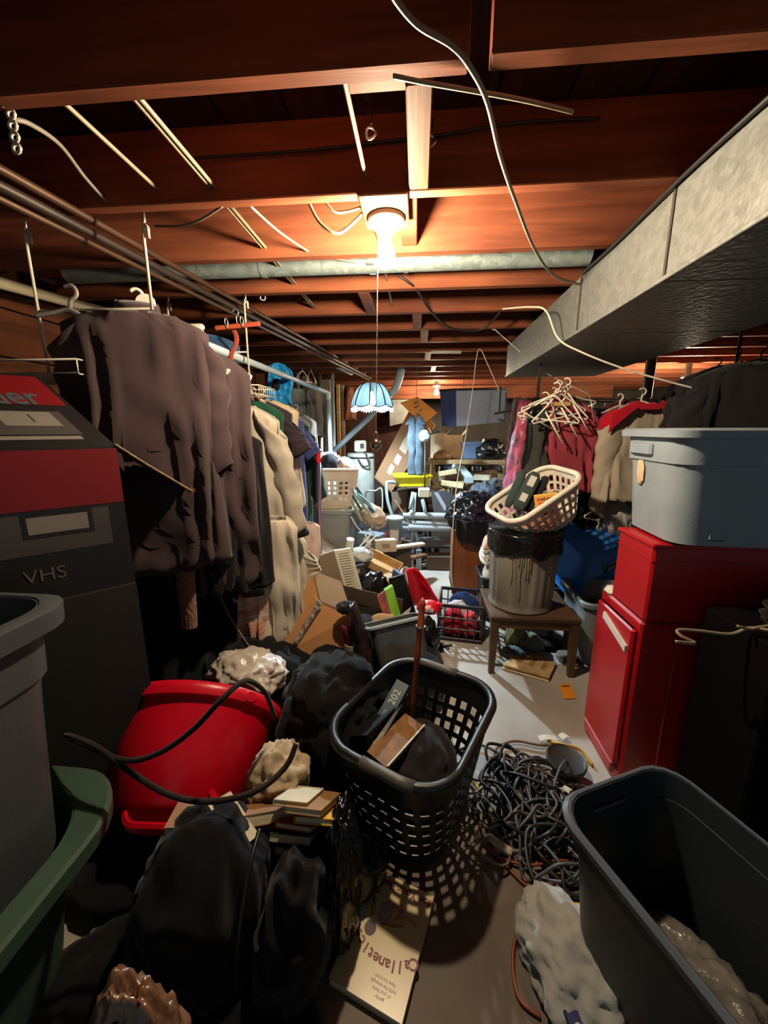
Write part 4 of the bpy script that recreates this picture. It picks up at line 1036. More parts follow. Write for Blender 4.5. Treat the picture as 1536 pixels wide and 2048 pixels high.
obj('side_panel', MB().slab([q[0], q[3], q[3] + vec, q[0] + vec], (q[1] - q[0]) * .03), m_card, t)
obj('side_panel', MB().slab([q[3], q[2], q[2] + vec, q[3] + vec], (q[0] - q[3]) * .03), m_card_dk, t)
fl = V(-.05, .02, .05)
obj('flap', MB().slab([q[0] + V(0, 0, .002), q[3] + V(0, 0, .002), q[3] + V(-.035, -.01, .03), q[0] + V(-.035, -.01, .03)], V(0, .004, 0)), m_card, t)
one('printed_bag_strap', 'patterned black and white bag strap along the edge of the tilted carton', 'strap', MB().sheet(lambda u, v: at(640 - 50 * u + 10 * v, 1203 + 85 * u + 5 * v, 1.93 - .15 * u) + V(-.01, -.01, .012), 16, 2), mat('patterned_strap', c(30, 26, 26), .6, var=.2, vs=60, col2=c(170, 150, 136), bump=.1), solid=.003, smooth=True)
one('dark_under_heap', 'black clothing heap under the cardboard cartons in the middle pile', 'clothing', blob((.50, .52, .30), 83, .25, 1.5, 5, .15, M=TM((-.34, 2.02, 0))), m_black_cl, smooth=True)
# open carton with flaps
oc = TM(tuple(at(736, 1262, 2.22) - V(0, 0, .05)), rz=-14, rx=34, ry=5)
carton('open_carton', 'open cardboard carton with raised flaps in the middle pile', .40, .28, .16, m_card, oc, flaps=(('l', 20, .14, m_card2), ('r', 60, .12, m_card2), ('f', -35, .10), ('b', 60, .10, m_card_dk)))
one('pale_flap_card', 'grey-white card lying over the left flap of the open carton', 'card', MB().slab([at(612, 1178, 2.25), at(640, 1172, 2.3), at(716, 1222, 2.05), at(690, 1226, 2.0)], V(0, .003, .003)), mat('grey_white_card', c(186, 178, 166), .8, var=.06, bump=.05))
gp = thing('puzzle_box', 'thin purple and lime green box standing in the open carton', 'box', (0, 0, 0))
q = [at(770, 1182, 2.08), at(786, 1172, 2.10), at(806, 1248, 2.04), at(790, 1256, 2.0)]
obj('side_panel', MB().slab(q, V(-.012, .03, 0)), plas('lime_card', c(120, 172, 40), .5), gp)
q = [at(754, 1194, 2.07), at(770, 1182, 2.08), at(790, 1256, 2.0), at(778, 1260, 1.99)]
obj('front_panel', MB().slab(q, V(.0, .028, 0)), mat('purple_print', c(84, 44, 84), .5, var=.3, vs=14, col2=c(196, 96, 62), bump=.05), gp)
one('tan_paper', 'tan paper sheet slumped in the open carton', 'paper', MB().sheet(lambda u, v: at(744 + 44 * u, 1232 + 42 * v - 8 * u, 2.02) + V(0, -.02 * math.sin(v * 3), .01 * math.sin(u * 5)), 8, 8), mat('tan_paper', c(206, 172, 130), .9, var=.08), solid=.002, smooth=True)
jk = thing('rain_jacket', 'shiny black patterned jacket with maroon lining draped over the cartons', 'jacket', tuple(at(722, 1300, 1.72)))
jo = V(*jk.location)
def jf(u, v, k=0):
    p = at(700 + 8 * u + (38 - 30 * (1 - u)) * v + 16 * math.sin(u * 2.4) * v, 1208 + 180 * u - 6 * v, 1.70 - .04 * u + .03 * v)
    return p - jo + V(0, -.05 * math.sin(v * 3.14) - .012 * noise.noise(V(u * 7, v * 6, 2)), 0)
obj('jacket_shell', MB().sheet(jf, 30, 12), mat('shiny_patterned_black', c(20, 18, 20), .25, var=.2, vs=26, col2=c(44, 30, 34), bump=.5, bs=40), jk, smooth=True, solid=.01)
obj('maroon_lining', MB().sheet(lambda u, v: at(684 + 22 * v + 6 * math.sin(u * 3), 1250 + 132 * u, 1.70) - jo + V(0, -.02 * math.sin(v * 3) + .012 * noise.noise(V(u * 6, v * 4, 9)), 0), 24, 6), cloth('maroon_cloth', c(112, 24, 44)), jk, smooth=True, solid=.008)
obj('cream_stripe', MB().sheet(lambda u, v: at(690 + 24 * v, 1287 + 14 * u, 1.685) - jo - V(0, .022 * math.sin(v * 3) + .008, 0), 3, 5), m_cream, jk, solid=.004)
obj('jacket_hood', blob((.055, .05, .03), 90, .3, 2, 4, .6, M=TM(tuple(at(694, 1222, 1.80) - jo))), m_black_cl, jk, smooth=True)
tote('clear_grey_bin', 'smoky clear plastic bin lying tipped behind the wooden cane', .30, .22, .20, mat('smoky_clear_plastic', c(74, 73, 70), .14, var=.3, vs=9, bump=.1, bs=20, coat=.8), M=TM(tuple(at(800, 1318, 1.80)), rx=-24, ry=-5, rz=22), taper=.86, r=.03, rim=.012, band=.15, rimh=.014, grips=False, rim_m=plas('pale_clear_rim', c(160, 168, 172), .2))
one('dark_bag_with_jug', 'dark plastic bag slumped beside the red-capped jug in the middle pile', 'bag', blob((.085, .09, .13), 95, .3, 2, 4, .7, style='film', M=TM(tuple(at(850, 1268, 2.12) - V(0, 0, .12)))), m_bag, smooth=True)
one('navy_cloth_scrap', 'navy cloth scrap on the floor under the dark bag', 'cloth', blob((.06, .06, .05), 97, .35, 2, 4, .4, M=TM(tuple(on(868, 1298, 0)))), cloth('navy_cloth', c(36, 36, 62)), smooth=True)
rj = thing('red_capped_jug', 'red-shouldered jug with a pale label lettered ET in the middle pile', 'jug', tuple(at(858, 1222, 2.2)))
obj('shoulder', blob((.075, .06, .045), 99, .1, 1.5, 4, .5), m_red, rj, smooth=True)
obj('cap', MB().lathe([(.016, 0), (.018, .004), (.018, .022), (.014, .026), (.001, .026)], 14, TM((.055, -.02, .04), ry=25)), m_red, rj, smooth='auto')
obj('label', MB().box((0, -.066, .035), (.045, .003, .02)), m_paper, rj)
text('label_letters', 'ET', .018, m_ink, rj, TM((0, -.068, .035), rx=90), .0004)
rsc = thing('red_plastic_sled', 'bright red moulded plastic seat lying on its side in the middle pile', 'seat', tuple(at(840, 1180, 2.55)))
ro = V(*rsc.location)
obj('shell', MB().sheet(lambda u, v: at(812 + 62 * u * (.5 + .5 * v) + 6 * math.sin(v * 3), 1142 + 66 * v + 8 * u - 10 * math.sin(u * 3.14) * (1 - v), 2.46 + .09 * math.sin(u * 3.14) * v) - ro, 18, 16), m_red, rsc, smooth=True, solid=.012)
obj('shell_edge', MB().tube(spline([at(814, 1146, 2.5) - ro, at(828, 1142, 2.5) - ro, at(840, 1150, 2.49) - ro, at(846, 1166, 2.48) - ro, at(862, 1184, 2.48) - ro, at(874, 1202, 2.48) - ro, at(868, 1206, 2.49) - ro], 6), .011, 8), m_red, rsc, smooth=True)
mo = thing('black_monitor', 'black curved plastic monitor back standing in the middle pile', 'monitor', tuple(at(802, 1200, 2.40)))
oo = V(*mo.location)
obj('housing', MB().loft([[at(x, y, 2.40 + dy) - oo for x, y in pts] for dy, pts in ((0, ((778, 1158), (808, 1148), (830, 1226), (806, 1240))), (.05, ((776, 1156), (810, 1146), (832, 1226), (806, 1242))), (.16, ((784, 1166), (804, 1160), (820, 1220), (808, 1228))))]), m_blackp, mo, smooth=False)
obj('screen_edge', MB().tube([at(x, y, 2.395) - oo for x, y in ((778, 1158), (808, 1148), (830, 1226), (806, 1240))], .006, 6, closed=True), m_blackp, mo, smooth=True)
one('white_bowl', 'white bowl on edge between the black monitor and the red seat', 'bowl', MB().lathe([(.002, 0), (.03, .002), (.062, .025), (.075, .06), (.071, .06), (.058, .028), (.028, .007), (.002, .005)], 24, TM(tuple(at(803, 1158, 2.62)), ry=60, rx=20)), plas('white_plastic', c(216, 214, 212), .35), smooth=True)
# upright heater with a perforated cream front
ht = thing('heater_panel', 'tall brown box heater with a cream perforated front leaning in the pile', 'heater', tuple(at(690, 1150, 2.35)))
ho = V(*ht.location)
q = [at(668, 1102, 2.42) - ho, at(700, 1097, 2.40) - ho, at(725, 1190, 2.28) - ho, at(696, 1200, 2.30) - ho]
obj('front_frame', MB().slab(q, V(.0, .03, 0)), plas('cream_enamel', c(196, 188, 166), .5), ht)
ex, ey = (q[1] - q[0]), (q[3] - q[0])
hl = None
for i in range(17):
    s = .07 + .052 * i; a = q[0] + ey * s + ex * .18 + V(0, -.003, 0); b_ = q[0] + ey * s + ex * .82 + V(0, -.003, 0)
    obj('grille_slat', MB().tube([a, b_], .0028, 5), mat('cream_slat', c(150, 140, 118), .5, var=.1), ht)
q2 = [at(638, 1112, 2.5) - ho, q[0] - V(.002, 0, 0), q[3] - V(.002, 0, 0), at(652, 1210, 2.42) - ho]
obj('side_panel', MB().slab(q2, V(.01, .06, 0)), m_card2, ht)
one('white_roll', 'white paper roll end behind the heater', 'roll', MB().lathe([(.012, 0), (.03, 0), (.03, .12), (.012, .12)], 20, TM(tuple(at(697, 1106, 2.75)), rx=10, ry=10)), m_paper, smooth='auto')
one('crumpled_dark_bag', 'dark crumpled plastic bag between the heater and the wooden tray', 'bag', blob((.10, .09, .17), 103, .35, 2, 4, .8, style='film', M=TM(tuple(at(738, 1180, 2.5) - V(0, 0, .16)), rx=10, ry=14)), m_bag, smooth=True)
one('pale_rag', 'pale rag bunched above the dark bag behind the heater', 'cloth', blob((.09, .08, .06), 104, .35, 2, 4, .6, M=TM(tuple(at(722, 1120, 2.72)))), cloth('pale_rag_cloth', c(182, 184, 182)), smooth=True)
# wooden tray of odds and ends
wt = thing('wooden_tray', 'light wooden tray tipped sideways with odds and ends in the middle pile', 'tray', tuple(at(775, 1120, 2.85)))
wo = V(*wt.location); m_pinew = wood('pine_tray', c(158, 118, 72), c(196, 156, 104), 0)
def wline(a, b, w=.012, h=.05): 
    a, b = a - wo, b - wo; return MB().slab([a, b, b + V(0, 0, h), a + V(0, 0, h)], V(0, w, 0))
A_, B_2, C_, D_ = at(733, 1104, 2.95), at(806, 1140, 2.75), at(790, 1160, 2.6), at(725, 1128, 2.75)
for a, b_ in ((A_, B_2), (B_2, C_), (C_, D_), (D_, A_)): obj('tray_side', wline(a, b_), m_pinew, wt)
obj('tray_bottom', MB().slab([A_ - wo, B_2 - wo, C_ - wo, D_ - wo], V(0, 0, -.006)), m_pinew, wt)
for i, (px, py, Y, s, col, lab) in enumerate(((757, 1108, 2.95, .05, (176, 150, 110), 'tan block propped at the back of the wooden tray'), (770, 1128, 2.85, .04, (196, 202, 204), 'white card lying in the wooden tray'), (750, 1140, 2.8, .04, (70, 54, 44), 'dark brown block in the wooden tray'), (785, 1146, 2.75, .035, (206, 200, 190), 'white packet at the right end of the wooden tray'))):
    p = at(px, py, Y)
    one('tray_item', lab, 'block', MB().bbox(tuple(p), (s * 1.5, s, s * .8), .004, M=Matrix.Translation(p) @ TM(rz=20 * i, ry=25 - 14 * i) @ Matrix.Translation(-p)), mat('tray_item_%d' % i, c(*col), .6))
wf = MB()
for a, b_ in (((702, 1112), (745, 1066)), ((708, 1116), (752, 1072)), ((712, 1104), (722, 1112)), ((722, 1094), (732, 1101)), ((733, 1082), (742, 1090)), ((728, 1062), (742, 1100)), ((738, 1058), (750, 1070))):
    wf.tube([at(*a, 2.8), at(*b_, 2.8)], .006, 6)
one('white_wire_frame', 'tangle of white coated wire rack parts sticking up from the pile', 'rack', wf, plas('white_plastic', c(216, 214, 212), .35), smooth=True)

# purple broom handle
br = thing('broom', 'purple broom handle with a red grip leaning in the left aisle', 'broom', (0, 0, 0))
a, b_ = at(637, 897, 2.72), at(642, 1185, 2.66)
obj('handle', MB().tube([a, b_, b_ + (b_ - a) * .12], .013, 10), plas('purple_plastic', c(88, 52, 84), .4), br, smooth=True)
obj('grip', MB().tube([at(637, 905, 2.72) - V(0, .002, 0), at(637, 925, 2.715) - V(0, .002, 0)], .0165, 10), m_red, br, smooth='auto')
e_ = b_ + (b_ - a) * .12
obj('broom_head', MB().bbox((e_.x, e_.y, max(.06, e_.z - .01)), (.26, .05, .10), .01), plas('purple_plastic', c(88, 52, 84), .4), br)

# white laundry basket on a clear storage tote
p = at(662, 1130, 3.35); 
lbx = at(660, 1020, 3.42)
tz = lbx.z
ct = tote('clear_storage_tote', 'tall cloudy clear storage tote carrying the beige laundry basket', .42, .42, tz - .01, mat('cloudy_clear_plastic', c(150, 152, 148), .2, var=.12, bump=.05, bs=20, coat=.4), loc=(lbx.x - .02, 3.62, 0), taper=.84, r=.05, rim=.014, band=.08, grips=False)
obj('lid', MB().bbox((0, 0, tz - .004), (.45, .45, .014), .005), plas('cloudy_lid', c(168, 168, 160), .3), ct)
m_beige = plas('beige_basket_plastic', c(208, 186, 164), .4)
bk_ = basket('beige_laundry_basket', 'beige laundry basket with square holes heaped with folded clothes', .50, .36, .36, m_beige, loc=(lbx.x - .02, 3.62, tz + .006), rz=4, taper=.84, r=.07, cols=26, rows=4, rim=.016, z0=.22, z1=.76, hole=(.60, .64), skip=lambda k, j: k % 6 in (0,))
zt_ = tz + .34
for i, (dx, dy, dz, s, col, lab, sd) in enumerate(((-.13, 0, -.05, (.13, .15, .15), (176, 150, 108), 'tan folded garment on the left of the beige laundry basket', 111), (-.02, -.03, -.07, (.13, .14, .16), (26, 24, 30), 'black garment heaped in the middle of the beige laundry basket', 112), (.12, .0, -.08, (.10, .14, .14), (166, 132, 122), 'dusty pink folded garment at the right of the beige laundry basket', 113), (-.05, .08, .0, (.15, .08, .11), (176, 186, 192), 'pale blue-white cloth at the back of the beige laundry basket', 114))):
    one('folded_garment', lab, 'clothing', blob(s, sd, .3, 1.6, 4, .5, M=TM((lbx.x - .02 + dx, 3.62 + dy, zt_ + dz))), cloth('basket_cloth_%d' % i, c(*col)), smooth=True, group='clothes in the beige basket')
# green striped lawn chair webbing, plastic sacks
gl = thing('folding_lawn_chair', 'folded green striped lawn chair under a crumpled clear plastic bag', 'chair', tuple(at(725, 1025, 3.5)))
go = V(*gl.location)
for i in range(5):
    a, b_ = at(694 + 4 * i, 1008 + 0 * i - 8 * i, 3.5), at(716 + 7 * i, 1050 - 6 * i, 3.45)
    obj('web_strip', MB().slab([a - go, b_ - go, b_ - go + V(.022, 0, .012), a - go + V(.022, 0, .012)], V(0, .004, 0)), cloth('green_webbing', c(70, 92, 84)) if i % 2 == 0 else cloth('pale_webbing', c(150, 160, 154)), gl)
obj('chair_frame', MB().tube(spline([at(694, 1020, 3.48) - go, at(722, 1062, 3.44) - go, at(745, 1046, 3.46) - go, at(712, 985, 3.52) - go, at(694, 1020, 3.48) - go], 6), .009, 8), m_steel, gl, smooth=True)
obj('chair_leg', MB().tube([at(722, 1062, 3.44) - go, V(.02, -.05, -go.z)], .009, 8), m_steel, gl, smooth=True)
one('clear_plastic_sack', 'crumpled clear plastic sack with brown cloth on the lawn chair', 'bag', blob((.15, .10, .11), 121, .35, 2.2, 4, .7, style='film', M=TM(tuple(at(735, 1035, 3.55) - V(0, 0, .06)), ry=28)), mat('sack_film', c(176, 150, 126), .2, var=.3, vs=7, bump=.5, bs=22, coat=.5), smooth=True)
one('pale_blue_cloth', 'pale blue cloth hanging off the right side of the beige basket', 'cloth', MB().sheet(lambda u, v: at(703 + 40 * u + 10 * v, 975 + 32 * u + 18 * v, 3.46 + .03 * math.sin(u * 6)), 12, 6), cloth('pale_blue_cotton', c(150, 190, 206)), smooth=True, solid=.006)
cb_ = basket('black_crate', 'black plastic basket with square holes on the floor under the lawn chair', .36, .30, .26, m_blackp, loc=(at(705, 1100, 3.4).x + .08, 3.35, .006), rz=15, taper=.85, r=.04, cols=28, rows=4, rim=.012, z0=.2, z1=.85, hole=(.5, .55))
one('red_lid_bottle', 'bottle with a red cap on the pile left of the broom', 'bottle', MB().lathe([(.04, 0), (.042, .01), (.042, .09), (.036, .10), (.038, .102), (.038, .135), (.03, .14), (.001, .14)], 18, TM(tuple(at(612, 1180, 2.4)))), mat('red_brown_glass', c(150, 34, 30), .3, var=.3, vs=12, bump=0), smooth='auto')
one('crumpled_wrapper', 'crumpled pale wrapper under the red-capped bottle', 'paper', blob((.09, .07, .06), 131, .4, 2.4, 4, .5, M=TM(tuple(at(595, 1215, 2.25) - V(0, 0, .05)))), m_cream, smooth=True)
one('left_pile_heap', 'heap of brown and grey clothing under the left clothes rail', 'clothing', blob((.34, .55, .36), 133, .3, 1.8, 5, .2, M=TM((-.72, 2.45, 0))), cloth('brown_grey_heap', c(84, 66, 56), var=.5, vs=5) , smooth=True)
one('far_left_heap', 'low heap of pale clothing under the far end of the left rail', 'clothing', blob((.34, .5, .40), 134, .3, 1.8, 5, .2, M=TM((-.95, 3.25, 0))), cloth('pale_heap', c(140, 124, 112), var=.4, vs=5), smooth=True)

# jug, ball, papers on the far floor
fj = thing('water_jug', 'clear water filter jug with pale lid standing on the floor in the middle aisle', 'jug', tuple(at(789, 1084, 3.75)))
fz = 1.0
fl_ = at(789, 1084, 3.75).z
obj('jug_body', MB().lathe([(.055, 0), (.062, .006), (.082, .24), (.078, .24), (.058, .01)], 28), mat('smoky_jug', c(120, 134, 142), .12, var=.1, bump=0, coat=.5), fj, smooth='auto')
obj('jug_lid', MB().lathe([(.084, .24), (.09, .243), (.09, .258), (.07, .268), (.002, .27)], 28), plas('pale_blue_lid', c(166, 190, 202), .35), fj, smooth='auto')
obj('jug_label', MB().bbox((0, -.068, .08), (.085, .02, .13), .006), m_paper, fj)
obj('jug_base', MB().lathe([(.07, -.004), (.072, 0), (.07, .012), (.002, .012)], 24), m_paper, fj, smooth='auto')
one('jug_stand', 'low dark box under the water filter jug', 'box', MB().bbox((at(789, 1084, 3.75).x, 3.78, (fl_ - .008) / 2), (.34, .34, fl_ - .008), .004), m_card_dk)
rb = at(764, 1074, 3.72)
one('red_ball', 'shiny red ball with dark rim beside the water jug', 'ball', MB().ico(4, lambda p: p * .05 + rb), m_red, smooth=True)
fpapers = (((790, 1100), 3.5, .26, .05, (176, 186, 190), 12, 'long pale board lying on the floor in front of the water jug'), ((815, 1100), 3.45, .12, .16, (186, 200, 206), 50, 'white paper sheets left of the grey exercise bench'), ((800, 1120), 3.3, .16, .05, (190, 186, 172), 70, 'rolled pale paper on the far floor'), ((886, 1130), 3.45, .12, .10, (176, 196, 214), 25, 'crumpled pale blue paper by the brown cabinet'), ((858, 1128), 3.5, .09, .05, (170, 190, 206), -15, 'small blue-white packet on the floor beyond the red seat'), ((866, 1137), 3.4, .14, .03, (170, 168, 160), 4, 'thin pale strip on the floor beside the blue paper'))
for i, (px, Y, w, d, col, rz, lab) in enumerate(fpapers):
    p = on(*px, .012)
    if i in (3, 4): mb = blob((w / 2, d / 2, .03), 140 + i, .4, 2, 3, .4, M=TM((p.x, p.y, 0)))
    elif i == 2: mb = MB().tube([V(p.x - .08, p.y, .026), V(p.x + .08, p.y + .06, .026)], .025, 14)
    else: mb = MB().sheet(lambda u, v: V(p.x, p.y, .004) + TM(rz=rz) @ V((u - .5) * w, (v - .5) * d, .012 * math.sin(u * 5 + v * 3) ** 2), 8, 6)
    one('floor_paper', lab, 'paper', mb, mat('floor_paper_%d' % i, c(*col), .8), smooth=i in (2, 3, 4), solid=.002 if i in (0, 1, 5) else 0, group='papers on the far floor')

clutter = [
    ('box', 'small white carton lying on the tilted brown carton edge', (655, 1180), 2.2, (.07, .05, .04), (206, 200, 190), 20, 18),
    ('box', 'flat dark red box wedged left of the heater', (630, 1150), 2.55, (.10, .07, .03), (96, 30, 30), -15, 25),
    ('box', 'tan shoe box lid tipped under the wooden tray', (765, 1165), 2.55, (.14, .09, .03), (176, 140, 96), 30, -22),
    ('box', 'white plastic box in front of the wooden tray', (748, 1158), 2.55, (.08, .06, .05), (196, 200, 204), -24, 12),
    ('box', 'small black case below the white wire frame', (712, 1140), 2.6, (.10, .07, .06), (30, 30, 32), 14, -10),
    ('book', 'thin blue book sticking up behind the open carton', (792, 1166), 2.5, (.02, .10, .13), (60, 84, 120), 24, 10),
    ('box', 'brown card box half hidden behind the crumpled dark bag', (755, 1198), 2.4, (.12, .08, .07), (140, 104, 70), -8, 16),
    ('pipe', 'grey plastic tube piece lying by the black monitor', (780, 1145), 2.75, (.16, .03, .03), (150, 152, 150), 35, 6),
    ('box', 'cream carton on the floor right of the wire frame', (770, 1090), 3.2, (.14, .10, .08), (186, 172, 146), 12, 0),
    ('box', 'blue-grey carton under the clear plastic sack', (742, 1078), 3.3, (.16, .12, .09), (96, 110, 122), -18, 4),
    ('board', 'pale plank lying across the floor before the water jug', (812, 1092), 3.55, (.30, .05, .02), (190, 184, 168), 28, 0),
    ('board', 'brown plank leaning by the exercise machine foot', (838, 1112), 3.5, (.20, .04, .02), (120, 84, 54), 60, 8)]
for i, (cat, lab, px, Y, sz, col, rz, ry) in enumerate(clutter):
    p = at(px[0], px[1], Y)
    t = thing(('small_carton', 'plank')[cat == 'board'] if cat != 'pipe' else 'tube_piece', lab, cat, M=TM(tuple(p), rz=rz, ry=ry, rx=-8 + 5 * (i % 4)))
    mm = mat('clutter_%d' % i, c(*col), .7, var=.15, vs=20)
    obj('body', MB().bbox((0, 0, 0), (sz[0] * 1.3, sz[1] * 1.3, sz[2] * 1.3), .004), mm, t)
    if cat in ('box', 'book'): obj('label', MB().box((0, -sz[1] * .65 - .001, 0), (sz[0] * .5, .002, sz[2] * .5)), m_paper if i % 2 else m_card2, t)

# ================================================================== RIGHT SIDE
m_redm = mat('red_enamel_steel', c(172, 10, 18), .38, var=.08, vs=2, bump=.06, bs=8)
m_redd = mat('red_enamel_recess', c(156, 8, 16), .42, var=.08, vs=2, bump=.06, bs=8)
# roller cabinet: drawer side faces the aisle
CX, CY0, CY1, CH = .82, 1.375, 1.69, .738
cab = thing('tool_cabinet', 'red steel roller cabinet with a long white handle facing the aisle', 'cabinet', (CX + .36, (CY0 + CY1) / 2, 0))
o_ = V(CX + .36, (CY0 + CY1) / 2, 0)
obj('carcass', MB().bbox(tuple(V(CX + .365, (CY0 + CY1) / 2, CH / 2) - o_), (.71, CY1 - CY0, CH), .008), m_redm, cab)
dr = obj('door', MB().bbox(tuple(V(CX + .001, (CY0 + CY1) / 2, .40) - o_), (.022, CY1 - CY0 - .03, .60), .008), m_redm, cab)
obj('drawer', MB().bbox(tuple(V(CX + .003, (CY0 + CY1) / 2, .40) - o_), (.024, CY1 - CY0 - .10, .50), .012), m_redd, dr)
ha, hb = ax(1205, 1234, CX - .02), ax(1248, 1304, CX - .02)
obj('handle', MB().slab([ha - o_, hb - o_, hb - o_ + V(0, 0, .026), ha - o_ + V(0, 0, .026)], V(.028, 0, 0)), plas('white_handle', c(216, 214, 210), .3), dr)
obj('bottom_bevel', MB().bbox(tuple(V(CX - .004, (CY0 + CY1) / 2, .075) - o_), (.016, CY1 - CY0 - .06, .05), .005), mat('lighter_red', c(176, 60, 60), .5, var=.2), dr)  # lighter red along the bottom bevel of the door
for x in (.14, .30):
    obj('pressed_rib', MB().tube([V(CX + x, CY0 - .001, .06) - o_, V(CX + x, CY0 - .001, CH - .05) - o_], .006, 6), m_redm, cab, smooth=True)
chest = thing('tool_chest', 'red steel tool chest stacked on the red roller cabinet', 'tool chest', (CX + .36, 1.488, CH + .004))
obj('carcass', MB().bbox((0, 0, .15), (.70, .24, .296), .008), m_redm, chest)
obj('lid_seam', MB().box((0, 0, .235), (.704, .244, .004)), m_redd, chest)
obj('lid_edge', MB().bbox((0, 0, .292), (.715, .25, .016), .004), m_redm, chest)
one('white_rag_scrap', 'torn scrap of pale paper on the edge of the red cabinet', 'paper', blob((.03, .04, .02), 150, .4, 2, 3, .4, M=TM(tuple(V(CX + .035, 1.65, CH + .0)))), m_paper, smooth=True)
# light grey tote on the chest
gt = tote('grey_tote', 'light grey plastic tote with torn label standing on the red tool chest', .64, .40, .385, m_gtote, loc=(1.155, 1.487, 1.048), rz=-4, taper=.88, r=.07, rim=.022, band=.30, rimh=.026, grips=False, ribs=0)
gt.rotation_euler = (0, 0, R(-3)); 
obj('grip', MB().bbox((-.312, .04, .315), (.035, .15, .05), .008), m_gtote, gt, smooth='auto')
lbp = blob((.003, .028, .052), 151, .25, 2.2, 4, 1.0, M=TM((-.301, .06, .175), ry=-4))
obj('torn_label', lbp, mat('torn_label_paper', c(206, 176, 140), .8, var=.2, vs=30), gt, smooth=True)
for x in (-.16, .04, .22):
    obj('pleat', MB().bbox((x, -.178, .14), (.055, .014, .26), .006, M=TM(rx=-4) ), m_gtote, gt, smooth='auto')
# things at the far right edge: dark carton with cream cord loops
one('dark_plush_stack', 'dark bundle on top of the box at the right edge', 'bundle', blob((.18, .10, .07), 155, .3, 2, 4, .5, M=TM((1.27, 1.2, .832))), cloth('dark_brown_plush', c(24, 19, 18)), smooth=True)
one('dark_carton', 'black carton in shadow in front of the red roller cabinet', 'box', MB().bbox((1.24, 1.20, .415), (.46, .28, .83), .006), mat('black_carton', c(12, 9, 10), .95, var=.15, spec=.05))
lp = [at(1352, 1283, 1.12), at(1390, 1286, 1.13), at(1362, 1272, 1.15), at(1357, 1260, 1.17), at(1400, 1262, 1.17), at(1460, 1268, 1.16), at(1500, 1256, 1.15), at(1545, 1262, 1.12)]
cable('cream cord looped over the black carton at the right edge', lp, .005, m_romex, 'cord', 'cord')
cable('second cream cord curling at the far right edge', [at(1475, 1252, 1.14), at(1500, 1258, 1.14), at(1520, 1254, 1.14), at(1552, 1250, 1.14)], .0045, m_romex, 'cord', 'cord')

# dark slate tote, right foreground
DT = TM((.70, .66, .0), rz=23.5)
dt = tote('slate_tote', 'large open dark slate tote with clear plastic inside at lower right', .40, .66, .455, m_navy, M=DT, taper=.82, r=.085, rim=.012, band=.16, rimh=.022, grips=False, rim_m=plas('slate_rim_plastic', c(84, 90, 100), .42))
obj('grip_slot', MB().bbox((-.02, .314, .40), (.12, .008, .016), .004), plas('slate_rim_plastic', c(84, 90, 100), .42), dt)
one('clear_plastic_film', 'crumpled clear plastic film lying inside the dark slate tote', 'bag', blob((.125, .23, .13), 160, .45, 2.6, 5, .5, style='film', M=DT @ TM((.0, -.04, .012))), clear('crumpled_film', c(150, 142, 132), .5, .12), smooth=True)

# ---- side table and the galvanised bin
TX0, TX1, TY0, TY1, TH = .44, .945, 2.10, 2.52, .372
m_table = wood('dark_stained_table', c(66, 46, 30), c(100, 72, 48), 0, .5)
tbl = thing('side_table', 'low dark brown wooden side table with square legs under the metal bin', 'table', ((TX0 + TX1) / 2, (TY0 + TY1) / 2, 0))
to = V((TX0 + TX1) / 2, (TY0 + TY1) / 2, 0)
obj('tabletop', MB().bbox((0, 0, TH - .0125), (TX1 - TX0, TY1 - TY0, .025), .004), m_table, tbl)
for sx in (-1, 1):
    for sy in (-1, 1):
        x, y = sx * ((TX1 - TX0) / 2 - .028), sy * ((TY1 - TY0) / 2 - .028)
        obj('leg', MB().loft([[(x + a * .016 + sx * .006, y + b * .016 + sy * .006, 0) for a, b in ((-1, -1), (1, -1), (1, 1), (-1, 1))], [(x + a * .023, y + b * .023, TH - .026) for a, b in ((-1, -1), (1, -1), (1, 1), (-1, 1))]]), m_table, tbl)
for s in (-1, 1):
    obj('apron', MB().box((0, s * ((TY1 - TY0) / 2 - .022), TH - .05), (TX1 - TX0 - .10, .016, .05)), m_table, tbl)
    obj('apron', MB().box((s * ((TX1 - TX0) / 2 - .022), 0, TH - .05), (.016, TY1 - TY0 - .10, .05)), m_table, tbl)
gx, gy = .652, 2.315
gb = thing('metal_bin', 'dented galvanised metal bin streaked with drips standing on the side table', 'bin', (gx, gy, TH + .001))
flt = lambda a, z: 1 + (.012 * math.cos(a * 22) if .06 < z < .36 else 0) + .01 * math.sin(a * 2 + 1)
m_bin = mat('weathered_galvanised', c(136, 131, 120), .5, metal=.15, var=.35, vs=9, bump=.2, bs=30, stretch=(1, 1, .25))
bprof = [(.175, 0), (.186, .003), (.188, .012), (.182, .02), (.184, .055), (.186, .07), (.188, .15), (.192, .25), (.196, .34), (.198, .36), (.202, .45), (.208, .462), (.203, .474), (.197, .466), (.192, .35), (.184, .15), (.178, .02), (.01, .012)]
obj('bin_wall', MB().lathe(bprof, 132, fn=flt), m_bin, gb, smooth=True)
m_drip = mat('cream_paint_drip', c(150, 136, 108), .6, var=.12, bump=0)
rn = random.Random(5)
for i in range(9):
    a = R(-122 + 3.6 * i + rn.uniform(-1, 1)); zt_, zb2 = .37 - .02 * rn.random(), rn.choice((.30, .22, .12, .08, .27, .18))
    pts = [V((.1895 + .008 * (z / .36)) * 1.014 * math.cos(a + .01 * math.sin(z * 30 + i)), (.1895 + .008 * (z / .36)) * 1.014 * math.sin(a + .01 * math.sin(z * 30 + i)), z) for z in [zt_ - (zt_ - zb2) * k / 8 for k in range(9)]]
    obj('paint_drip', MB().tube(pts, [.0028] * 8 + [.0014], 5), m_drip, gb, smooth=True)
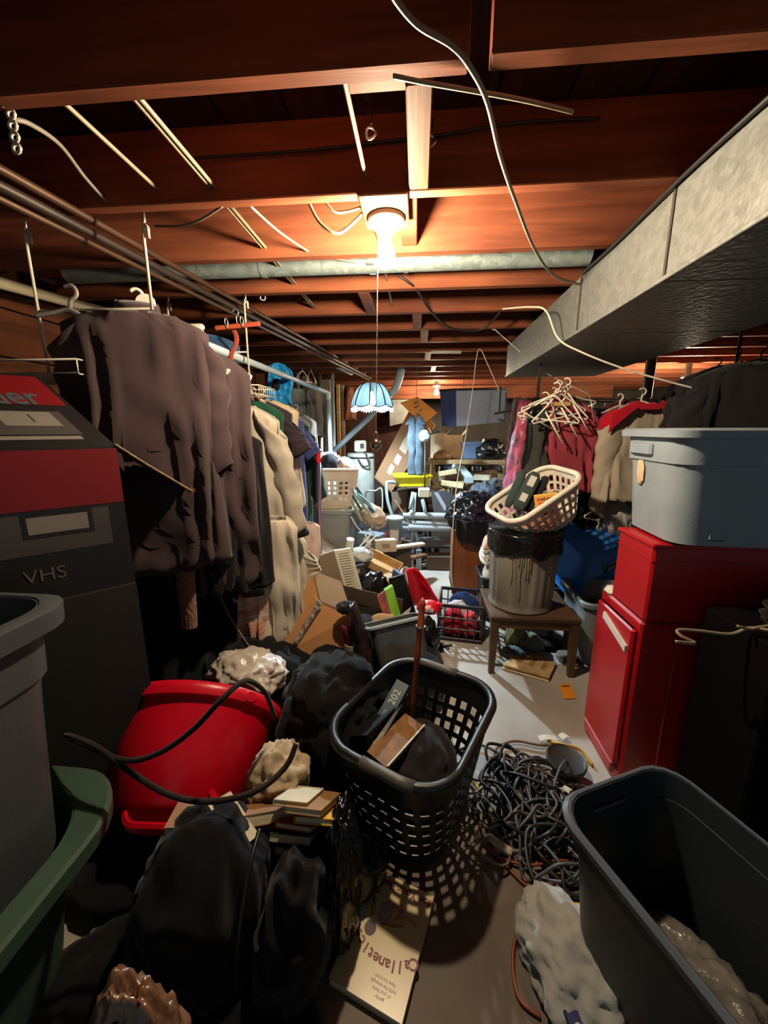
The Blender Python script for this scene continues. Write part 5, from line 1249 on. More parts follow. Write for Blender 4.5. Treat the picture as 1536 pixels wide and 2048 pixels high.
liner = obj('bin_liner', MB().sheet(lambda u, v: V((.214 + .012 * noise.noise(V(math.cos(u * 6.283) * 4, math.sin(u * 6.283) * 4, v * 4)) - .004 * v) * math.cos(u * 6.283), (.214 + .012 * noise.noise(V(math.cos(u * 6.283) * 4, math.sin(u * 6.283) * 4, v * 4)) - .004 * v) * math.sin(u * 6.283), .482 - (.125 + .03 * noise.noise(V(math.cos(u * 6.283) * 2, math.sin(u * 6.283) * 2, 7))) * v), 80, 10), m_bag, gb, smooth=True, solid=.003)
obj('bin_liner', MB().lathe([(.21, .484), (.19, .478), (.12, .45), (.002, .44)], 48), m_bag, gb, smooth=True)
# white laundry basket tipped on top of the bin
m_ivory = plas('ivory_basket_plastic', c(232, 222, 204), .4)
BT = TM((.775, 2.385, .872), rx=7, ry=-31, rz=18.4)
wbk = basket('white_laundry_basket', 'ivory laundry basket with slotted sides tipped on top of the metal bin', .50, .35, .23, m_ivory, M=BT, taper=.76, r=.10, cols=30, rows=3, rim=.016, z0=.16, z1=.86, hole=(.55, .72), th=.005)
one('brown_strap_tool', 'brown leather strap and tools lying in the tipped ivory basket', 'strap', blob((.14, .10, .05), 171, .35, 2, 4, .5, M=BT @ TM((-.03, -.01, .02))), mat('brown_leather', c(120, 66, 38), .6, var=.5, vs=10, col2=c(190, 110, 60)), smooth=True)
def tube_bag(lab, a, b, w, h, m, pale):
    a, b = Vector(a), Vector(b); d = (b - a); s = d.cross(V(-.2, -1, .5)).normalized(); n_ = s.cross(d.normalized()).normalized()
    t = thing('zipped_case', lab, 'case', tuple(a), group='zipped cases in the tipped basket')
    rings = []
    for k in range(11):
        f = k / 10; q = (1 - abs(2 * f - 1) ** 6 * .45)
        rings.append([d * f + s * (w * q * math.copysign(abs(math.cos(t_)) ** .6, math.cos(t_))) + n_ * (h * q * math.copysign(abs(math.sin(t_)) ** .6, math.sin(t_)) + .006 * noise.noise(V(f * 8, t_, w * 90))) for t_ in [2 * math.pi * j / 20 for j in range(20)]])
    obj('case_body', MB().loft(rings), m, t, smooth=True)
    for f in pale:
        obj('pale_patch', MB().slab([d * f[0] + s * w * .5 + n_ * (h + .001), d * f[1] + s * w * .5 + n_ * (h + .001), d * f[1] - s * w * .4 + n_ * (h + .001), d * f[0] - s * w * .4 + n_ * (h + .001)], n_ * .003), mat('pale_patch_print', c(186, 182, 170), .6, var=.06), t)
m_case = cloth('dark_green_grey_nylon', c(54, 66, 66), var=.15, rough=.7)
tube_bag('dark green-grey zipped case with pale patches leaning up from the tipped basket', at(1034, 1020, 2.30), at(1072, 946, 2.36), .042, .028, m_case, ((.62, .88), (.22, .42)))
tube_bag('dark green-grey zipped case leaning left of the patched case', at(1014, 1014, 2.33), at(1048, 940, 2.39), .026, .024, m_case, ())
tube_bag('black zipped case leaning right of the patched case', at(1052, 1022, 2.32), at(1094, 954, 2.38), .026, .026, m_charc, ())
kp = thing('knee_pad_pack', 'orange and yellow knee pad package in the tipped ivory basket', 'package', M=TM(tuple(at(1092, 1000, 2.26)), rz=-14, rx=-10, ry=-12))
obj('card', MB().box((0, 0, 0), (.125, .012, .075)), mat('orange_card', c(222, 150, 64), .5, var=.08), kp)
obj('red_band', MB().box((.012, -.0065, -.022), (.11, .002, .026)), mat('orange_red_card', c(214, 70, 36), .5, var=.08), kp)
obj('yellow_top', MB().box((0, -.0065, .032), (.125, .002, .012)), mat('yellow_card', c(226, 190, 80), .5, var=.08), kp)
text('card_letters', 'KNEE PADS', .019, m_ink, kp, TM((0, -.0075, .006), rx=90), .0003, bold=.0005)

# blue tote tipped over, grey bin, heap under the table
m_blue = plas('blue_tote_plastic', c(58, 138, 232), .4, bump=.05)
bt = tote('blue_tote', 'blue plastic tote lying upside down and tipped behind the metal bin', .48, .44, .34, m_blue, M=TM(tuple(at(1182, 1066, 2.70)), rx=206, ry=-13, rz=20), taper=.82, r=.06, rim=.022, band=.2, grips=False)
sq = obj('sticker', MB().box((.03, .198, .17), (.10, .003, .11), TM(rx=0)), m_paper, bt)
obj('sticker_print', MB().box((.03, .2005, .17), (.088, .002, .098)), mat('sticker_blue', c(50, 66, 96), .5, var=.2), sq)
obj('sticker_print', MB().box((.042, .202, .175), (.045, .002, .06)), mat('sticker_grey', c(150, 156, 160), .5, var=.2), sq)
tote('grey_bin', 'pale grey bin on the floor between the blue tote and the red cabinet', .36, .40, .42, plas('pale_grey_bin', c(118, 124, 128), .45), loc=(1.19, 2.42, 0), taper=.86, r=.05, rim=.014, band=.12, grips=False)
one('blue_tote_prop', 'dark box propping up the tipped blue tote', 'box', MB().bbox((1.17, 2.98, .20), (.34, .34, .40), .005), m_card_dk)
for i, (px, py, Y, s, col, lab) in enumerate(((1030, 1252, 2.42, (.06, .06, .06), (138, 140, 96), 'yellow-green crumpled bag under the side table'), (1055, 1270, 2.40, (.10, .06, .06), (120, 126, 104), 'grey-green cloth under the side table'), (1035, 1298, 2.32, (.09, .07, .04), (96, 110, 112), 'blue-grey rag on the floor under the side table'), (1090, 1290, 2.46, (.12, .08, .07), (46, 42, 40), 'dark shoe-like bundle under the right of the side table'), (1135, 1318, 2.30, (.07, .08, .03), (126, 116, 104), 'dusty grey rag beside the right table leg'))):
    p = at(px, py, Y)
    one('under_table_rag', lab, 'cloth', blob((s[0], s[1], max(.03, p.z / 1.2)), 180 + i, .35, 2.2, 4, .45, M=TM((p.x, p.y, 0))), cloth('rag_%d' % i, c(*col), var=.3), smooth=True, group='rags under the side table')
cb3 = [on(1038, 1300, .02), on(1112, 1328, .02), on(1098, 1358, .02), on(1004, 1332, .02)]
dm = thing('door_mat', 'flattened tan cardboard packet with faded printing on the floor by the table', 'packet', (0, 0, 0))
obj('packet_face', MB().slab(cb3, V(0, 0, .012)), mat('faded_tan_print', c(176, 140, 92), .85, var=.25, vs=26, col2=c(196, 166, 120)), dm)
obj('packet_underside', MB().slab([p - V(.004, .006, .016) for p in cb3], V(0, 0, .005)), mat('cream_card_edge', c(206, 186, 150), .85), dm)
for i in range(3):
    f = .2 + .27 * i; a = cb3[0].lerp(cb3[1], f).lerp(cb3[3].lerp(cb3[2], f), .2); b_ = cb3[0].lerp(cb3[1], f).lerp(cb3[3].lerp(cb3[2], f), .65); w = (cb3[1] - cb3[0]) * .12
    obj('faded_print', MB().slab([p + V(0, 0, .0122) for p in (a, a + w, b_ + w, b_)], V(0, 0, .0008)), mat('faded_brown_print', c(140, 104, 62), .85, var=.25, vs=30), dm)
oq = [on(1118, 1368, .004), on(1140, 1368, .004), on(1153, 1397, .004), on(1128, 1398, .004)]
ot = thing('orange_tag', 'orange paper tag lying alone on the concrete floor', 'tag', (0, 0, 0))
obj('tag', MB().slab(oq, V(0, 0, .002)), mat('orange_paper', c(222, 136, 30), .7, var=.06, bump=0), ot)
PL = lambda a, b: oq[0].lerp(oq[3], a).lerp(oq[1].lerp(oq[2], a), b) + V(0, 0, .0021)
obj('printed_lines', MB().slab([PL(.14, .15), PL(.14, .85), PL(.22, .85), PL(.22, .15)], V(0, 0, .0004)), m_ink, ot)

# milk crate with red things
m_crate = plas('navy_black_crate', c(28, 30, 40), .4)
mk = thing('milk_crate', 'black slatted milk crate holding red clothes left of the side table', 'crate', (.325, 2.60, .002), rz=-8)
S_, H_ = .30, .27
for s in (-1, 1):
    for k in range(4):
        z = (.012, .09, .17, .258)[k]
        obj('crate_rail', MB().bbox((0, s * S_ / 2, z), (S_ + .012, .012, .026 if k in (0, 3) else .012), .003), m_crate, mk)
        obj('crate_rail', MB().bbox((s * S_ / 2, 0, z), (.012, S_ - .012, .026 if k in (0, 3) else .012), .003), m_crate, mk)
    for k in range(7):
        x = (k - 3) * S_ / 6 
        if abs(k - 3) == 3: x *= .98
        obj('crate_slat', MB().box((x, s * (S_ / 2 + .001), .135), (.008, .008, .245)), m_crate, mk)
        if abs(k - 3) < 3: obj('crate_slat', MB().box((s * (S_ / 2 + .001), x, .135), (.008, .008, .245)), m_crate, mk)
for k in range(8):
    obj('crate_floor_slat', MB().box((0, (k - 3.5) * .036, .01), (S_, .018, .008)), m_crate, mk)
cm = TM((.325, 2.60, .017), rz=-8)
for i, (x, y, z, s, col, lab) in enumerate(((-.04, -.05, 0, (.085, .075, .12), (176, 26, 48), 'red cloth bundle at the front of the black milk crate'), (.075, -.05, 0, (.055, .07, .11), (196, 60, 70), 'pinkish red bundle at the right of the black milk crate'), (-.02, .06, 0, (.11, .06, .13), (196, 190, 196), 'white and pink cloth in the middle of the milk crate'), (.02, .10, .03, (.12, .035, .14), (44, 66, 120), 'blue cloth at the back of the milk crate'))):
    one('crate_cloth', lab, 'cloth', blob(s, 190 + i, .25, 2, 4, .5, M=cm @ TM((x, y, z))), cloth('crate_cloth_%d' % i, c(*col), var=.3, vs=14), smooth=True, group='cloths in the milk crate')

# brown cabinet with black bags, white sneakers basket behind the bin
bx0, bx1 = at(905, 1178, 3.25).x, at(962, 1183, 3.25).x
m_veneer = wood('brown_veneer', c(108, 58, 28), c(146, 84, 44), 2, .45)
bc = thing('brown_cabinet', 'small brown veneered cabinet draped with black bags at the aisle end', 'cabinet', ((bx0 + bx1) / 2 + .06, 3.44, 0))
obj('carcass', MB().bbox((0, 0, .295), (bx1 - bx0 + .12, .38, .59), .004), m_veneer, bc)
obj('edge_strip', MB().box((-(bx1 - bx0 + .12) / 2 - .002, -.17, .295), (.006, .05, .58)), m_panel, bc)
obj('plinth', MB().box((0, -.01, .03), (bx1 - bx0 + .122, .385, .05)), m_panel, bc)
one('black_bags', 'shiny black plastic bags heaped on the small brown cabinet', 'bag', blob((.22, .20, .22), 201, .4, 2.2, 5, .35, style='film', M=TM((at(945, 1020, 3.38).x, 3.42, .592))), plas('black_bag_sheen', c(26, 28, 34), .22, bump=.6, bs=20), smooth=True)
one('draped_black_cloth', 'dull black cloth hanging down the front of the brown cabinet', 'cloth', MB().sheet(lambda u, v: at(912 + 62 * u, 1040 + 30 * v + 20 * v * math.sin(u * 3.1) + 6 * math.sin(u * 11) * v, 3.19) + V(0, .02 * math.sin(u * 12) - .04 * math.sin(u * 3.1), 0), 30, 10), m_black_cl, smooth=True, solid=.008)
wsb = basket('dark_basket', 'dark plastic basket of pale shoes between the brown cabinet and the metal bin', .22, .30, .34, m_blackp, loc=(.60, 2.90, .006), rz=0, taper=.8, r=.05, cols=24, rows=6, rim=.012, z0=.1, z1=.9, hole=(.5, .5))
for i, (px, py, lab, s) in enumerate(((978, 1085, 'pale pink shoe at the top of the dark shoe basket', 211), (972, 1108, 'white shoe lying below the pink one in the dark basket', 212))):
    p = at(px, py, 2.86)
    t = thing('shoe', lab, 'shoe', M=TM((p.x, 2.9, p.z - .03), rz=70 + 20 * i, ry=-14))
    obj('shoe_upper', blob((.10, .038, .05), s, .15, 1.3, 4, .4), cloth('shoe_pale_%d' % i, ((c(206, 164, 140)), c(206, 200, 192))[i]), t, smooth=True)
    obj('sole', MB().loft([[(.11 * math.cos(k * .3927), .042 * math.sin(k * .3927), z) for k in range(16)] for z in (-.014, .004)]), m_paper, t)
one('shoe_bag', 'crumpled pale bag filling the dark shoe basket', 'bag', blob((.085, .12, .25), 214, .2, 1.6, 4, .9, M=TM((.60, 2.9, .012))), cloth('pale_shoe_bag', c(196, 180, 164)), smooth=True)

# ---- right-hand clothes rails
rail_a = thing('clothes_rail', 'dark iron clothes rail hung across the room on the right', 'clothes rail', (1.9, 3.32, 1.66))
obj('rail', MB().tube([V(-1.05, 0, 0), V(2.3, 0, 0)], .014, 10), m_dark_pipe, rail_a, smooth=True)
for x in (-.95, .5, 2.1): obj('hanger_strap', MB().box((x, 0, (ZC - 1.66) / 2), (.02, .003, ZC - 1.66)), m_dark_pipe, rail_a)
rail_b = thing('clothes_rail', 'dark iron clothes rail running away above the pink patterned dress', 'clothes rail', (.82, 3.45, 1.60))
obj('rail', MB().tube([V(0.03, -.75, 0), V(-.02, .8, 0)], .012, 10), m_dark_pipe, rail_b, smooth=True)
for y in (-.6, .7): obj('hanger_strap', MB().box((0, y, .135), (.015, .003, .27)), m_dark_pipe, rail_b)
post = thing('support_post', 'dark red steel post standing among the right clothes rails', 'post', (at(1297, 780, 3.7).x, 3.72, 0))
obj('column', MB().lathe([(.04, .012), (.04, ZC - .012)], 16), mat('rusty_red_steel', c(70, 34, 30), .6, var=.3), post, smooth='auto')
obj('plate', MB().box((0, 0, .006), (.14, .14, .012)).box((0, 0, ZC - .006), (.14, .14, .012)), m_dark_pipe, post)
m_maroon = cloth('maroon_cotton', c(148, 58, 70), var=.12)
pm = at(1128, 800, 2.72)
garment('maroon_shirt', 'maroon buttoned shirt facing out at the front of the right clothes rail', 'shirt', pm, 4, .43, .60, m_maroon, 'long', 41, .07, .08, fold=.9, slv_len=.50, collar=m_maroon)
pr = at(1282, 806, 2.62)
gr = garment('raglan_shirt', 'pale grey sweatshirt with red raglan shoulders hanging above the grey tote', 'sweatshirt', pr, 2, .40, .62, cloth('oatmeal_jersey', c(166, 152, 134)), 'long', 42, .06, .03, fold=.6, slv_len=.62)
m_rag = cloth('raglan_red', c(176, 22, 40))
def rag(u, v):
    x = -.215 + .43 * u; sx = abs(x)
    z = -.075 * (max(0, sx - .062) / .15) ** 1.25 - (.02 if sx < .062 else 0) + .010
    return V(x * 1.02, -.088 - .012 * math.cos(x * 7), z - v * (.035 + .50 * max(0, sx - .05)))
obj('red_shoulder', MB().sheet(rag, 40, 6), m_rag, gr, smooth=True, solid=.006)
obj('red_neckband', MB().tube([V(.068 * math.cos(k * .2094), .042 * math.sin(k * .2094) - .02, -.004 - .02 * (math.sin(k * .2094) < 0) * abs(math.sin(k * .2094))) for k in range(30)], .009, 6, closed=True), m_rag, gr, smooth=True)
for s in (-1, 1):
    obj('red_cap', MB().ico(3, lambda p, s=s: V(s * .175 + p.x * .07, p.y * .066, -.105 + p.z * .065 - .03 * s * p.x)), m_rag, gr, smooth=True)
hanger('white plastic hanger carrying the red raglan sweatshirt', TM(pr + V(0, -.0, .01), rz=2), w=.36, h=.075, r=.006)
hanger('white plastic hanger under the maroon shirt shoulders', TM(pm + V(0, 0, .005), rz=4), w=.36, h=.07, r=.005)
hg = [((1108, 792), -10, 8, 34), ((1118, 788), 14, -12, 20), ((1128, 782), -22, 14, 48), ((1100, 800), 30, 22, 10), ((1136, 792), 4, -24, 62), ((1092, 806), -34, 6, 75)]
for i, (px, rz_, ry_, rx_) in enumerate(hg):
    hanger(('white tubular hanger, frontmost', 'white tubular hanger, second from the front', 'white tubular hanger, third from the front', 'white tubular hanger tilted at the left', 'white tubular hanger tilted steeply at the right', 'white tubular hanger lying flattest at the left')[i] + ' in the bunch above the maroon shirt', TM(tuple(at(px[0], px[1], 2.50 + .03 * i)), rx=rx_ * .5, rz=rz_, ry=ry_), w=.36, h=.13, r=.0055, group='bunch of empty white hangers')
for i, dx in enumerate((0, 32, 55)):
    one('hanger_strap_tube', ('leftmost', 'middle', 'rightmost')[i] + ' white hanger bar slanting across the front of the maroon shirt', 'hanger bar', MB().tube([at(1090 + dx, 822 - i * 8, 2.54), at(1126 + dx * .9, 888 - 14 * i, 2.53)], .0055, 7), m_whang, smooth=True, group='hanger bars over the maroon shirt')
one('wooden_hanger_bar', 'short tan wooden bar among the white hangers', 'hanger', MB().bbox(tuple(at(1125, 808, 2.52)), (.10, .015, .025), .004), m_pinew)
one('wire_arch', 'thin steel wire arching over the maroon shirt', 'wire', MB().tube(spline([at(1150, 762, 2.56), at(1168, 772, 2.56), at(1180, 800, 2.56), at(1188, 846, 2.56)], 8), .003, 6), m_steel, smooth=True)
m_pinkprint = mat('pink_printed_cloth', c(66, 48, 66), .4, var=.2, vs=16, col2=c(206, 84, 116), bump=.3)
for nm, lab, cat, px, Y, L, m, rz_, sd, Wd in (
    ('printed_dress', 'pink and violet printed dress under clear film on the right rail', 'dress', (1052, 800), 3.05, .95, m_pinkprint, 72, 51, .44),
    ('black_garment_bag', 'shiny black garment bag between the pink dress and the maroon shirt', 'garment bag', (1080, 796), 2.84, .95, m_bag, 66, 52, .46),
    ('dark_red_dress', 'dark red dress at the far left of the right rail', 'dress', (1040, 795), 3.35, .80, cloth('dark_red_cotton', c(60, 18, 26)), 80, 53, .42),
    ('grey_vest', 'grey garment edge showing left of the maroon shirt', 'vest', (1092, 804), 2.80, .66, cloth('mid_grey_cloth', c(58, 58, 53)), 60, 54, .40)):
    garment(nm, lab, cat, at(px[0], px[1], Y), rz_, Wd, L, m, 'none', sd, .06, lean=-.14 if sd in (51, 53) else -.05, fold=1.1)
# the packed garments on the cross rail
rn = random.Random(11)
cols = [(24, 20, 22), (34, 28, 32), (60, 22, 34), (30, 34, 44), (20, 20, 20), (70, 64, 58), (44, 34, 30), (26, 30, 30)]
dark_names = ('black-brown', 'dusky plum', 'wine red', 'slate blue', 'plain black', 'taupe', 'dark brown', 'bottle green')
base_ = []
for i in range(4):
    g = garment('hanging_garment', dark_names[i] + ' garment packed edge-on along the cross rail behind the grey tote', 'garment', (1.05 + .085 * i, 3.32, 1.60), 84 + 4 * i, .42, .80 + .05 * i, cloth('dark_row_%d' % i, c(*cols[i])), 'long' if i % 2 else 'none', 60 + i, .05, nu=32, nv=18, group='dark garments packed on the cross rail')
    base_.append(g)
for i in range(4, 24):
    x = 1.05 + .085 * i
    g = copy_tree(base_[i % 4], TM((x, 3.32 + rn.uniform(-.03, .03), 1.60 + rn.uniform(-.02, .01)), rz=rn.uniform(72, 106)))
    mm = cloth('dark_row_%d' % (i % 8), c(*cols[i % 8]))
    g['label'] = dark_names[i % 8] + ' garment packed edge-on along the cross rail behind the grey tote'
    for ch in g.children:
        ch.data = ch.data.copy(); ch.data.materials[0] = mm
hb_, hk_ = hanger_mb(.36, .06, .003)
hp = thing('wire_hanger', 'silver wire hanger hooked over the cross rail among packed dark garments', 'hanger', M=TM((1.05, 3.32, 1.605), rz=90), group='wire hangers on the cross rail')
obj('hanger_arms', hb_, m_steel, hp, smooth=True); obj('hook', hk_, m_steel, hp, smooth=True)
for i in range(1, 22):
    copy_tree(hp, TM((1.05 + .085 * i, 3.32, 1.603 + rn.uniform(-.006, .01)), rz=rn.uniform(70, 110)))
# plain garments just behind the raglan shirt
garment('wine_shirt', 'wine red shirt with cream hanger behind the raglan sweatshirt', 'shirt', at(1262, 800, 2.95), 10, .50, .7, cloth('wine_cotton', c(92, 24, 40)), 'none', 71, .05)
hanger('cream curved hanger of the wine red shirt', TM(at(1240, 812, 2.85), rz=12, ry=-6), m_whang, w=.42, h=.05, r=.008)
garment('grey_green_shirt', 'long grey-green garment hanging below the raglan sweatshirt sleeve', 'dress', at(1245, 830, 2.85), 30, .30, 1.0, cloth('grey_green_cotton', c(104, 116, 104)), 'none', 72, .05)
garment('black_dress', 'black dress hanging between the maroon shirt and the raglan sweatshirt', 'dress', at(1205, 815, 2.9), 40, .40, .85, m_black_cl, 'none', 73, .06)
# lower tier
rail_c = thing('clothes_rail', 'low clothes rail carrying trousers below the maroon shirt', 'clothes rail', (1.45, 2.98, 1.02))
obj('rail', MB().tube([V(-.35, 0, 0), V(1.2, 0, 0)], .012, 10), m_dark_pipe, rail_c, smooth=True)
for x in (-.33, 1.1): obj('post', MB().tube([V(x, 0, 0), V(x, 0, -1.02)], .012, 10), m_dark_pipe, rail_c, smooth=True)
tcols = [(150, 128, 112), (40, 34, 36), (120, 60, 66), (28, 26, 28), (130, 112, 90), (70, 60, 54), (150, 140, 128), (34, 32, 36), (96, 84, 74)]
tl_ = ('tan', 'charcoal', 'dusty red', 'black', 'khaki', 'brown', 'off-white', 'ink-black', 'taupe')
for i in range(9):
    x = 1.16 + .085 * i
    garment('hanging_trousers', tl_[i] + ' trousers folded over a hanger on the low right rail', 'trousers', (x, 2.98, .985), 82 + (i * 13) % 17, .30, .46 + .05 * ((i * 5) % 4), cloth('trouser_%d' % i, c(*tcols[i])), 'none', 80 + i, .04, nu=32, nv=16, group='trousers on the low right rail', drop=.02)
    hanger('pale hanger of the ' + tl_[i] + ' trousers on the low right rail', TM((x, 2.98, .99), rz=82 + (i * 13) % 17), w=.28, h=.05, r=.004)
hanger('white hook hanger dangling by the blue tote', TM(tuple(at(1196, 1040, 2.7)), rz=20, ry=160), w=.2, h=.06, r=.006)
one('white_rag', 'white crumpled cloth between the trousers and the grey tote', 'cloth', blob((.10, .10, .16), 220, .35, 2, 4, .6, M=TM(tuple(at(1238, 1040, 2.75) - V(0, 0, .08)), ry=-14)), cloth('white_cotton', c(206, 200, 188)), smooth=True)
one('right_floor_heap', 'dark heap of clothes on the floor under the right rails', 'clothing', blob((1.1, .55, .50), 222, .25, 1.8, 5, .15, M=TM((2.0, 2.95, 0))), cloth('dark_heap', c(38, 34, 36), var=.4, vs=6), smooth=True)
one('grey_heap', 'grey-white rags heaped behind the tipped ivory basket', 'clothing', blob((.24, .26, .42), 223, .3, 1.8, 5, .5, M=TM((1.05, 3.10, 0))), cloth('grey_rags', c(104, 98, 100), var=.4, vs=8), smooth=True)
# jackets at far right
rail_d = thing('clothes_rail', 'short dark rail carrying black jackets at the far right', 'clothes rail', (2.05, 2.5, 1.84))
obj('rail', MB().tube([V(-.12, -.6, 0), V(.05, .5, 0)], .013, 10), m_dark_pipe, rail_d, smooth=True)
for y in (-.5, .4): obj('hanger_strap', MB().box((.0 + .15 * y / 1.0 - .02, y, (ZC - 1.84) / 2), (.015, .003, ZC - 1.84)), m_dark_pipe, rail_d)
for i, (px, py, Y, col, lab) in enumerate(((1520, 722, 2.05, (30, 27, 29), 'black jacket nearest on the short rail at the right edge'), (1470, 730, 2.4, (38, 34, 36), 'charcoal jacket with a pale tag at the right edge'), (1432, 745, 2.7, (26, 24, 28), 'black jacket farthest on the short right rail'))):
    g = garment('black_jacket', lab, 'jacket', at(px, py, Y), -8 + 6 * i, .54, .85, cloth('jacket_%d' % i, c(*col)), 'long', 90 + i, .08, .10)
    if i == 1: obj('pale_tag', MB().box((-.03, -.055, -.03), (.04, .004, .025)), m_paper, g)
    hanger('dark hanger of the ' + lab, TM(at(px, py, Y) + V(0, 0, .006), rz=-8 + 6 * i), m_black_wire, w=.42, h=.06, r=.005)

# ---- cords on the floor
rn = random.Random(21)
def tangle(cx, cy, rx_, ry_, seed, turns, zmax):
    r_ = random.Random(seed); pts = []
    a0 = r_.uniform(0, 6.28); ox, oy = r_.uniform(-.5, .5) * rx_, r_.uniform(-.5, .5) * ry_
    n_ = int(turns * 7)
    for k in range(n_):
        a = a0 + k * .9 + .3 * r_.uniform(-1, 1); q = .55 + .45 * r_.random()
        ox += r_.uniform(-.03, .03); oy += r_.uniform(-.03, .03)
        pts.append(V(cx + ox * .8 + rx_ * .62 * q * math.cos(a), cy + oy * .8 + ry_ * .62 * q * math.sin(a), .008 + zmax * r_.random() ** 1.6))
    return pts
m_c = [plas('cord_black', c(34, 32, 33), .45), plas('cord_brown', c(66, 50, 44), .5), plas('cord_grey', c(84, 78, 76), .5), plas('cord_dark_green', c(40, 44, 40), .5), plas('cord_tan', c(120, 98, 78), .5)]
CC = on(1060, 1610, 0)
for i in range(13):
    cx = CC.x + rn.uniform(-.10, .13); cy = CC.y + rn.uniform(-.16, .20)
    k = (0, 1, 0, 2, 1, 0, 3, 2, 0, 1, 0, 4, 2)[i]
    lab = ('black cord looping through the tangle of cables on the floor', 'brown cord looping through the tangle of cables on the floor', 'grey cord looping through the tangle of cables on the floor', 'dark green cord looping through the tangle of cables on the floor', 'tan cord looping over the tangle of cables on the floor')[k]
    one('tangled_cord', lab, 'cord', MB().tube(spline(tangle(cx, cy, .20, .22, 300 + i, 3.2, .085), 7), (.0065, .0055, .005, .006, .0045)[k], 6), m_c[k], group='tangled cords on the floor', smooth=True)
def fcord(lab, pts, r, m, nm='cord'):
    return one(nm, lab, 'cord', MB().tube(spline([on(x, y, z) for x, y, z in pts], 8), r, 7), m, smooth=True)
fcord('brown cord sweeping along the top edge of the cable tangle', [(918, 1500, .01), (960, 1490, .02), (1010, 1515, .03), (1040, 1545, .05), (1060, 1580, .06)], .0065, m_c[1])
fcord('tan cord arching beside the paper labels', [(985, 1520, .02), (995, 1495, .02), (1030, 1482, .02), (1080, 1490, .02), (1120, 1490, .012)], .006, m_c[4])
fcord('grey looping cord at the left of the cable tangle', [(935, 1560, .01), (965, 1600, .03), (985, 1650, .04), (1020, 1700, .03), (1060, 1690, .05), (1070, 1640, .06), (1050, 1560, .07)], .0065, m_c[2])
fcord('long orange-brown extension cord snaking down the floor past the white cloth', [(962, 1680, .02), (985, 1700, .012), (1020, 1740, .008), (1062, 1775, .008), (1110, 1765, .01), (1138, 1740, .01), (1130, 1790, .008), (1090, 1810, .006), (1050, 1840, .006), (1030, 1880, .006), (1026, 1940, .006), (1040, 2000, .006), (1080, 2034, .006)], .0048, plas('rust_orange_cord', c(136, 62, 38), .5))
fcord('orange cord branching from the plug beside the tangle', [(960, 1650, .03), (968, 1685, .014), (1000, 1715, .01), (1060, 1730, .02), (1110, 1722, .02), (1136, 1722, .02)], .0048, plas('rust_orange_cord', c(136, 62, 38), .5))
fcord('dark purple cord looped beside the orange extension cord', [(1060, 1860, .006), (1052, 1820, .006), (1075, 1800, .01), (1100, 1790, .012), (1120, 1760, .015), (1092, 1745, .02), (1064, 1765, .012), (1066, 1800, .008), (1090, 1818, .008)], .005, plas('dark_purple_cord', c(50, 36, 48), .5))
fcord('yellow cord hooked around the white cloth', [(1160, 1812, .05), (1140, 1812, .055), (1118, 1822, .05), (1106, 1850, .04), (1116, 1880, .03)], .0075, plas('yellow_cord', c(206, 160, 44), .45))
fcord('short yellow cord lying at the left of the cable tangle', [(930, 1532, .02), (945, 1555, .02), (962, 1585, .02)], .006, plas('yellow_cord', c(206, 160, 44), .45))
fcord('yellow cord by the disc under the red cabinet', [(1095, 1482, .02), (1130, 1490, .05), (1160, 1500, .03), (1185, 1530, .01)], .007, plas('yellow_cord', c(206, 160, 44), .45))
fcord('thin black cord trailing beside the cartons on the aisle floor', [(905, 1290, .005), (880, 1296, .005), (865, 1312, .005), (872, 1325, .005)], .006, m_c[0])
p = on(966, 1672, .02)
pg = thing('cord_plug', 'white and black plug end lying beside the orange cord', 'plug', tuple(p), rz=-30)
obj('plug_body', MB().bbox((0, 0, 0), (.035, .02, .018), .004), m_whang, pg); obj('plug_cap', MB().lathe([(.009, 0), (.011, .01), (.008, .02)], 12, TM((.016, 0, 0), ry=90)), m_blackp, pg, smooth='auto')
one('white_adapter', 'white adapter cable wedge at the lower edge of the tangle', 'adapter', MB().bbox(tuple(on(1000, 1690, .03)), (.085, .026, .022), .006, M=Matrix.Translation(on(1000, 1690, .03)) @ TM(rz=-34) @ Matrix.Translation(-on(1000, 1690, .03))), plas('ivory_plug', c(196, 176, 150), .4))
dk = on(1130, 1535, .03)
ds = thing('black_disc', 'black round disc lid lying on the cable tangle by the red cabinet', 'lid', (dk.x, dk.y, .05), rx=3, ry=3)
obj('disc', MB().lathe([(.002, 0), (.07, 0), (.078, .006), (.08, .022), (.075, .028), (.068, .022), (.002, .018)], 36), plas('scuffed_black_disc', c(44, 44, 42), .5, bump=.3, bs=60), ds, smooth='auto')
for i, (px, py, w, d, rz_, lab) in enumerate(((1096, 1476, .085, .03, 8, 'white printed label strip above the cable tangle'), (1128, 1472, .045, .03, 30, 'cream paper tag beside the white label strip'), (1135, 1578, .03, .028, 40, 'small cream tag on a cord below the black disc'))):
    p = on(px, py, .05 if i == 2 else .035)
    one('paper_tag', lab, 'tag', MB().sheet(lambda u, v: p + TM(rz=rz_) @ V((u - .5) * w, (v - .5) * d, .006 * math.sin(u * 4)), 6, 3), m_paper, solid=.0015)
wc = blob((.125, .15, .085), 231, .34, 2.1, 5, .35, style='film', M=TM(tuple(on(1145, 1935, .0)), rz=20))
one('white_cloth', 'crumpled white cloth and tissue on the floor beside the slate tote', 'cloth', wc, cloth('white_tissue', c(166, 164, 158), var=.12, bump=.2), smooth=True)
tb_ = on(1206, 2030, .07)
nb_ = thing('blue_box', 'dark blue printed box at the bottom edge below the white cloth', 'box', tuple(tb_ - V(0, 0, .07)), rz=14)
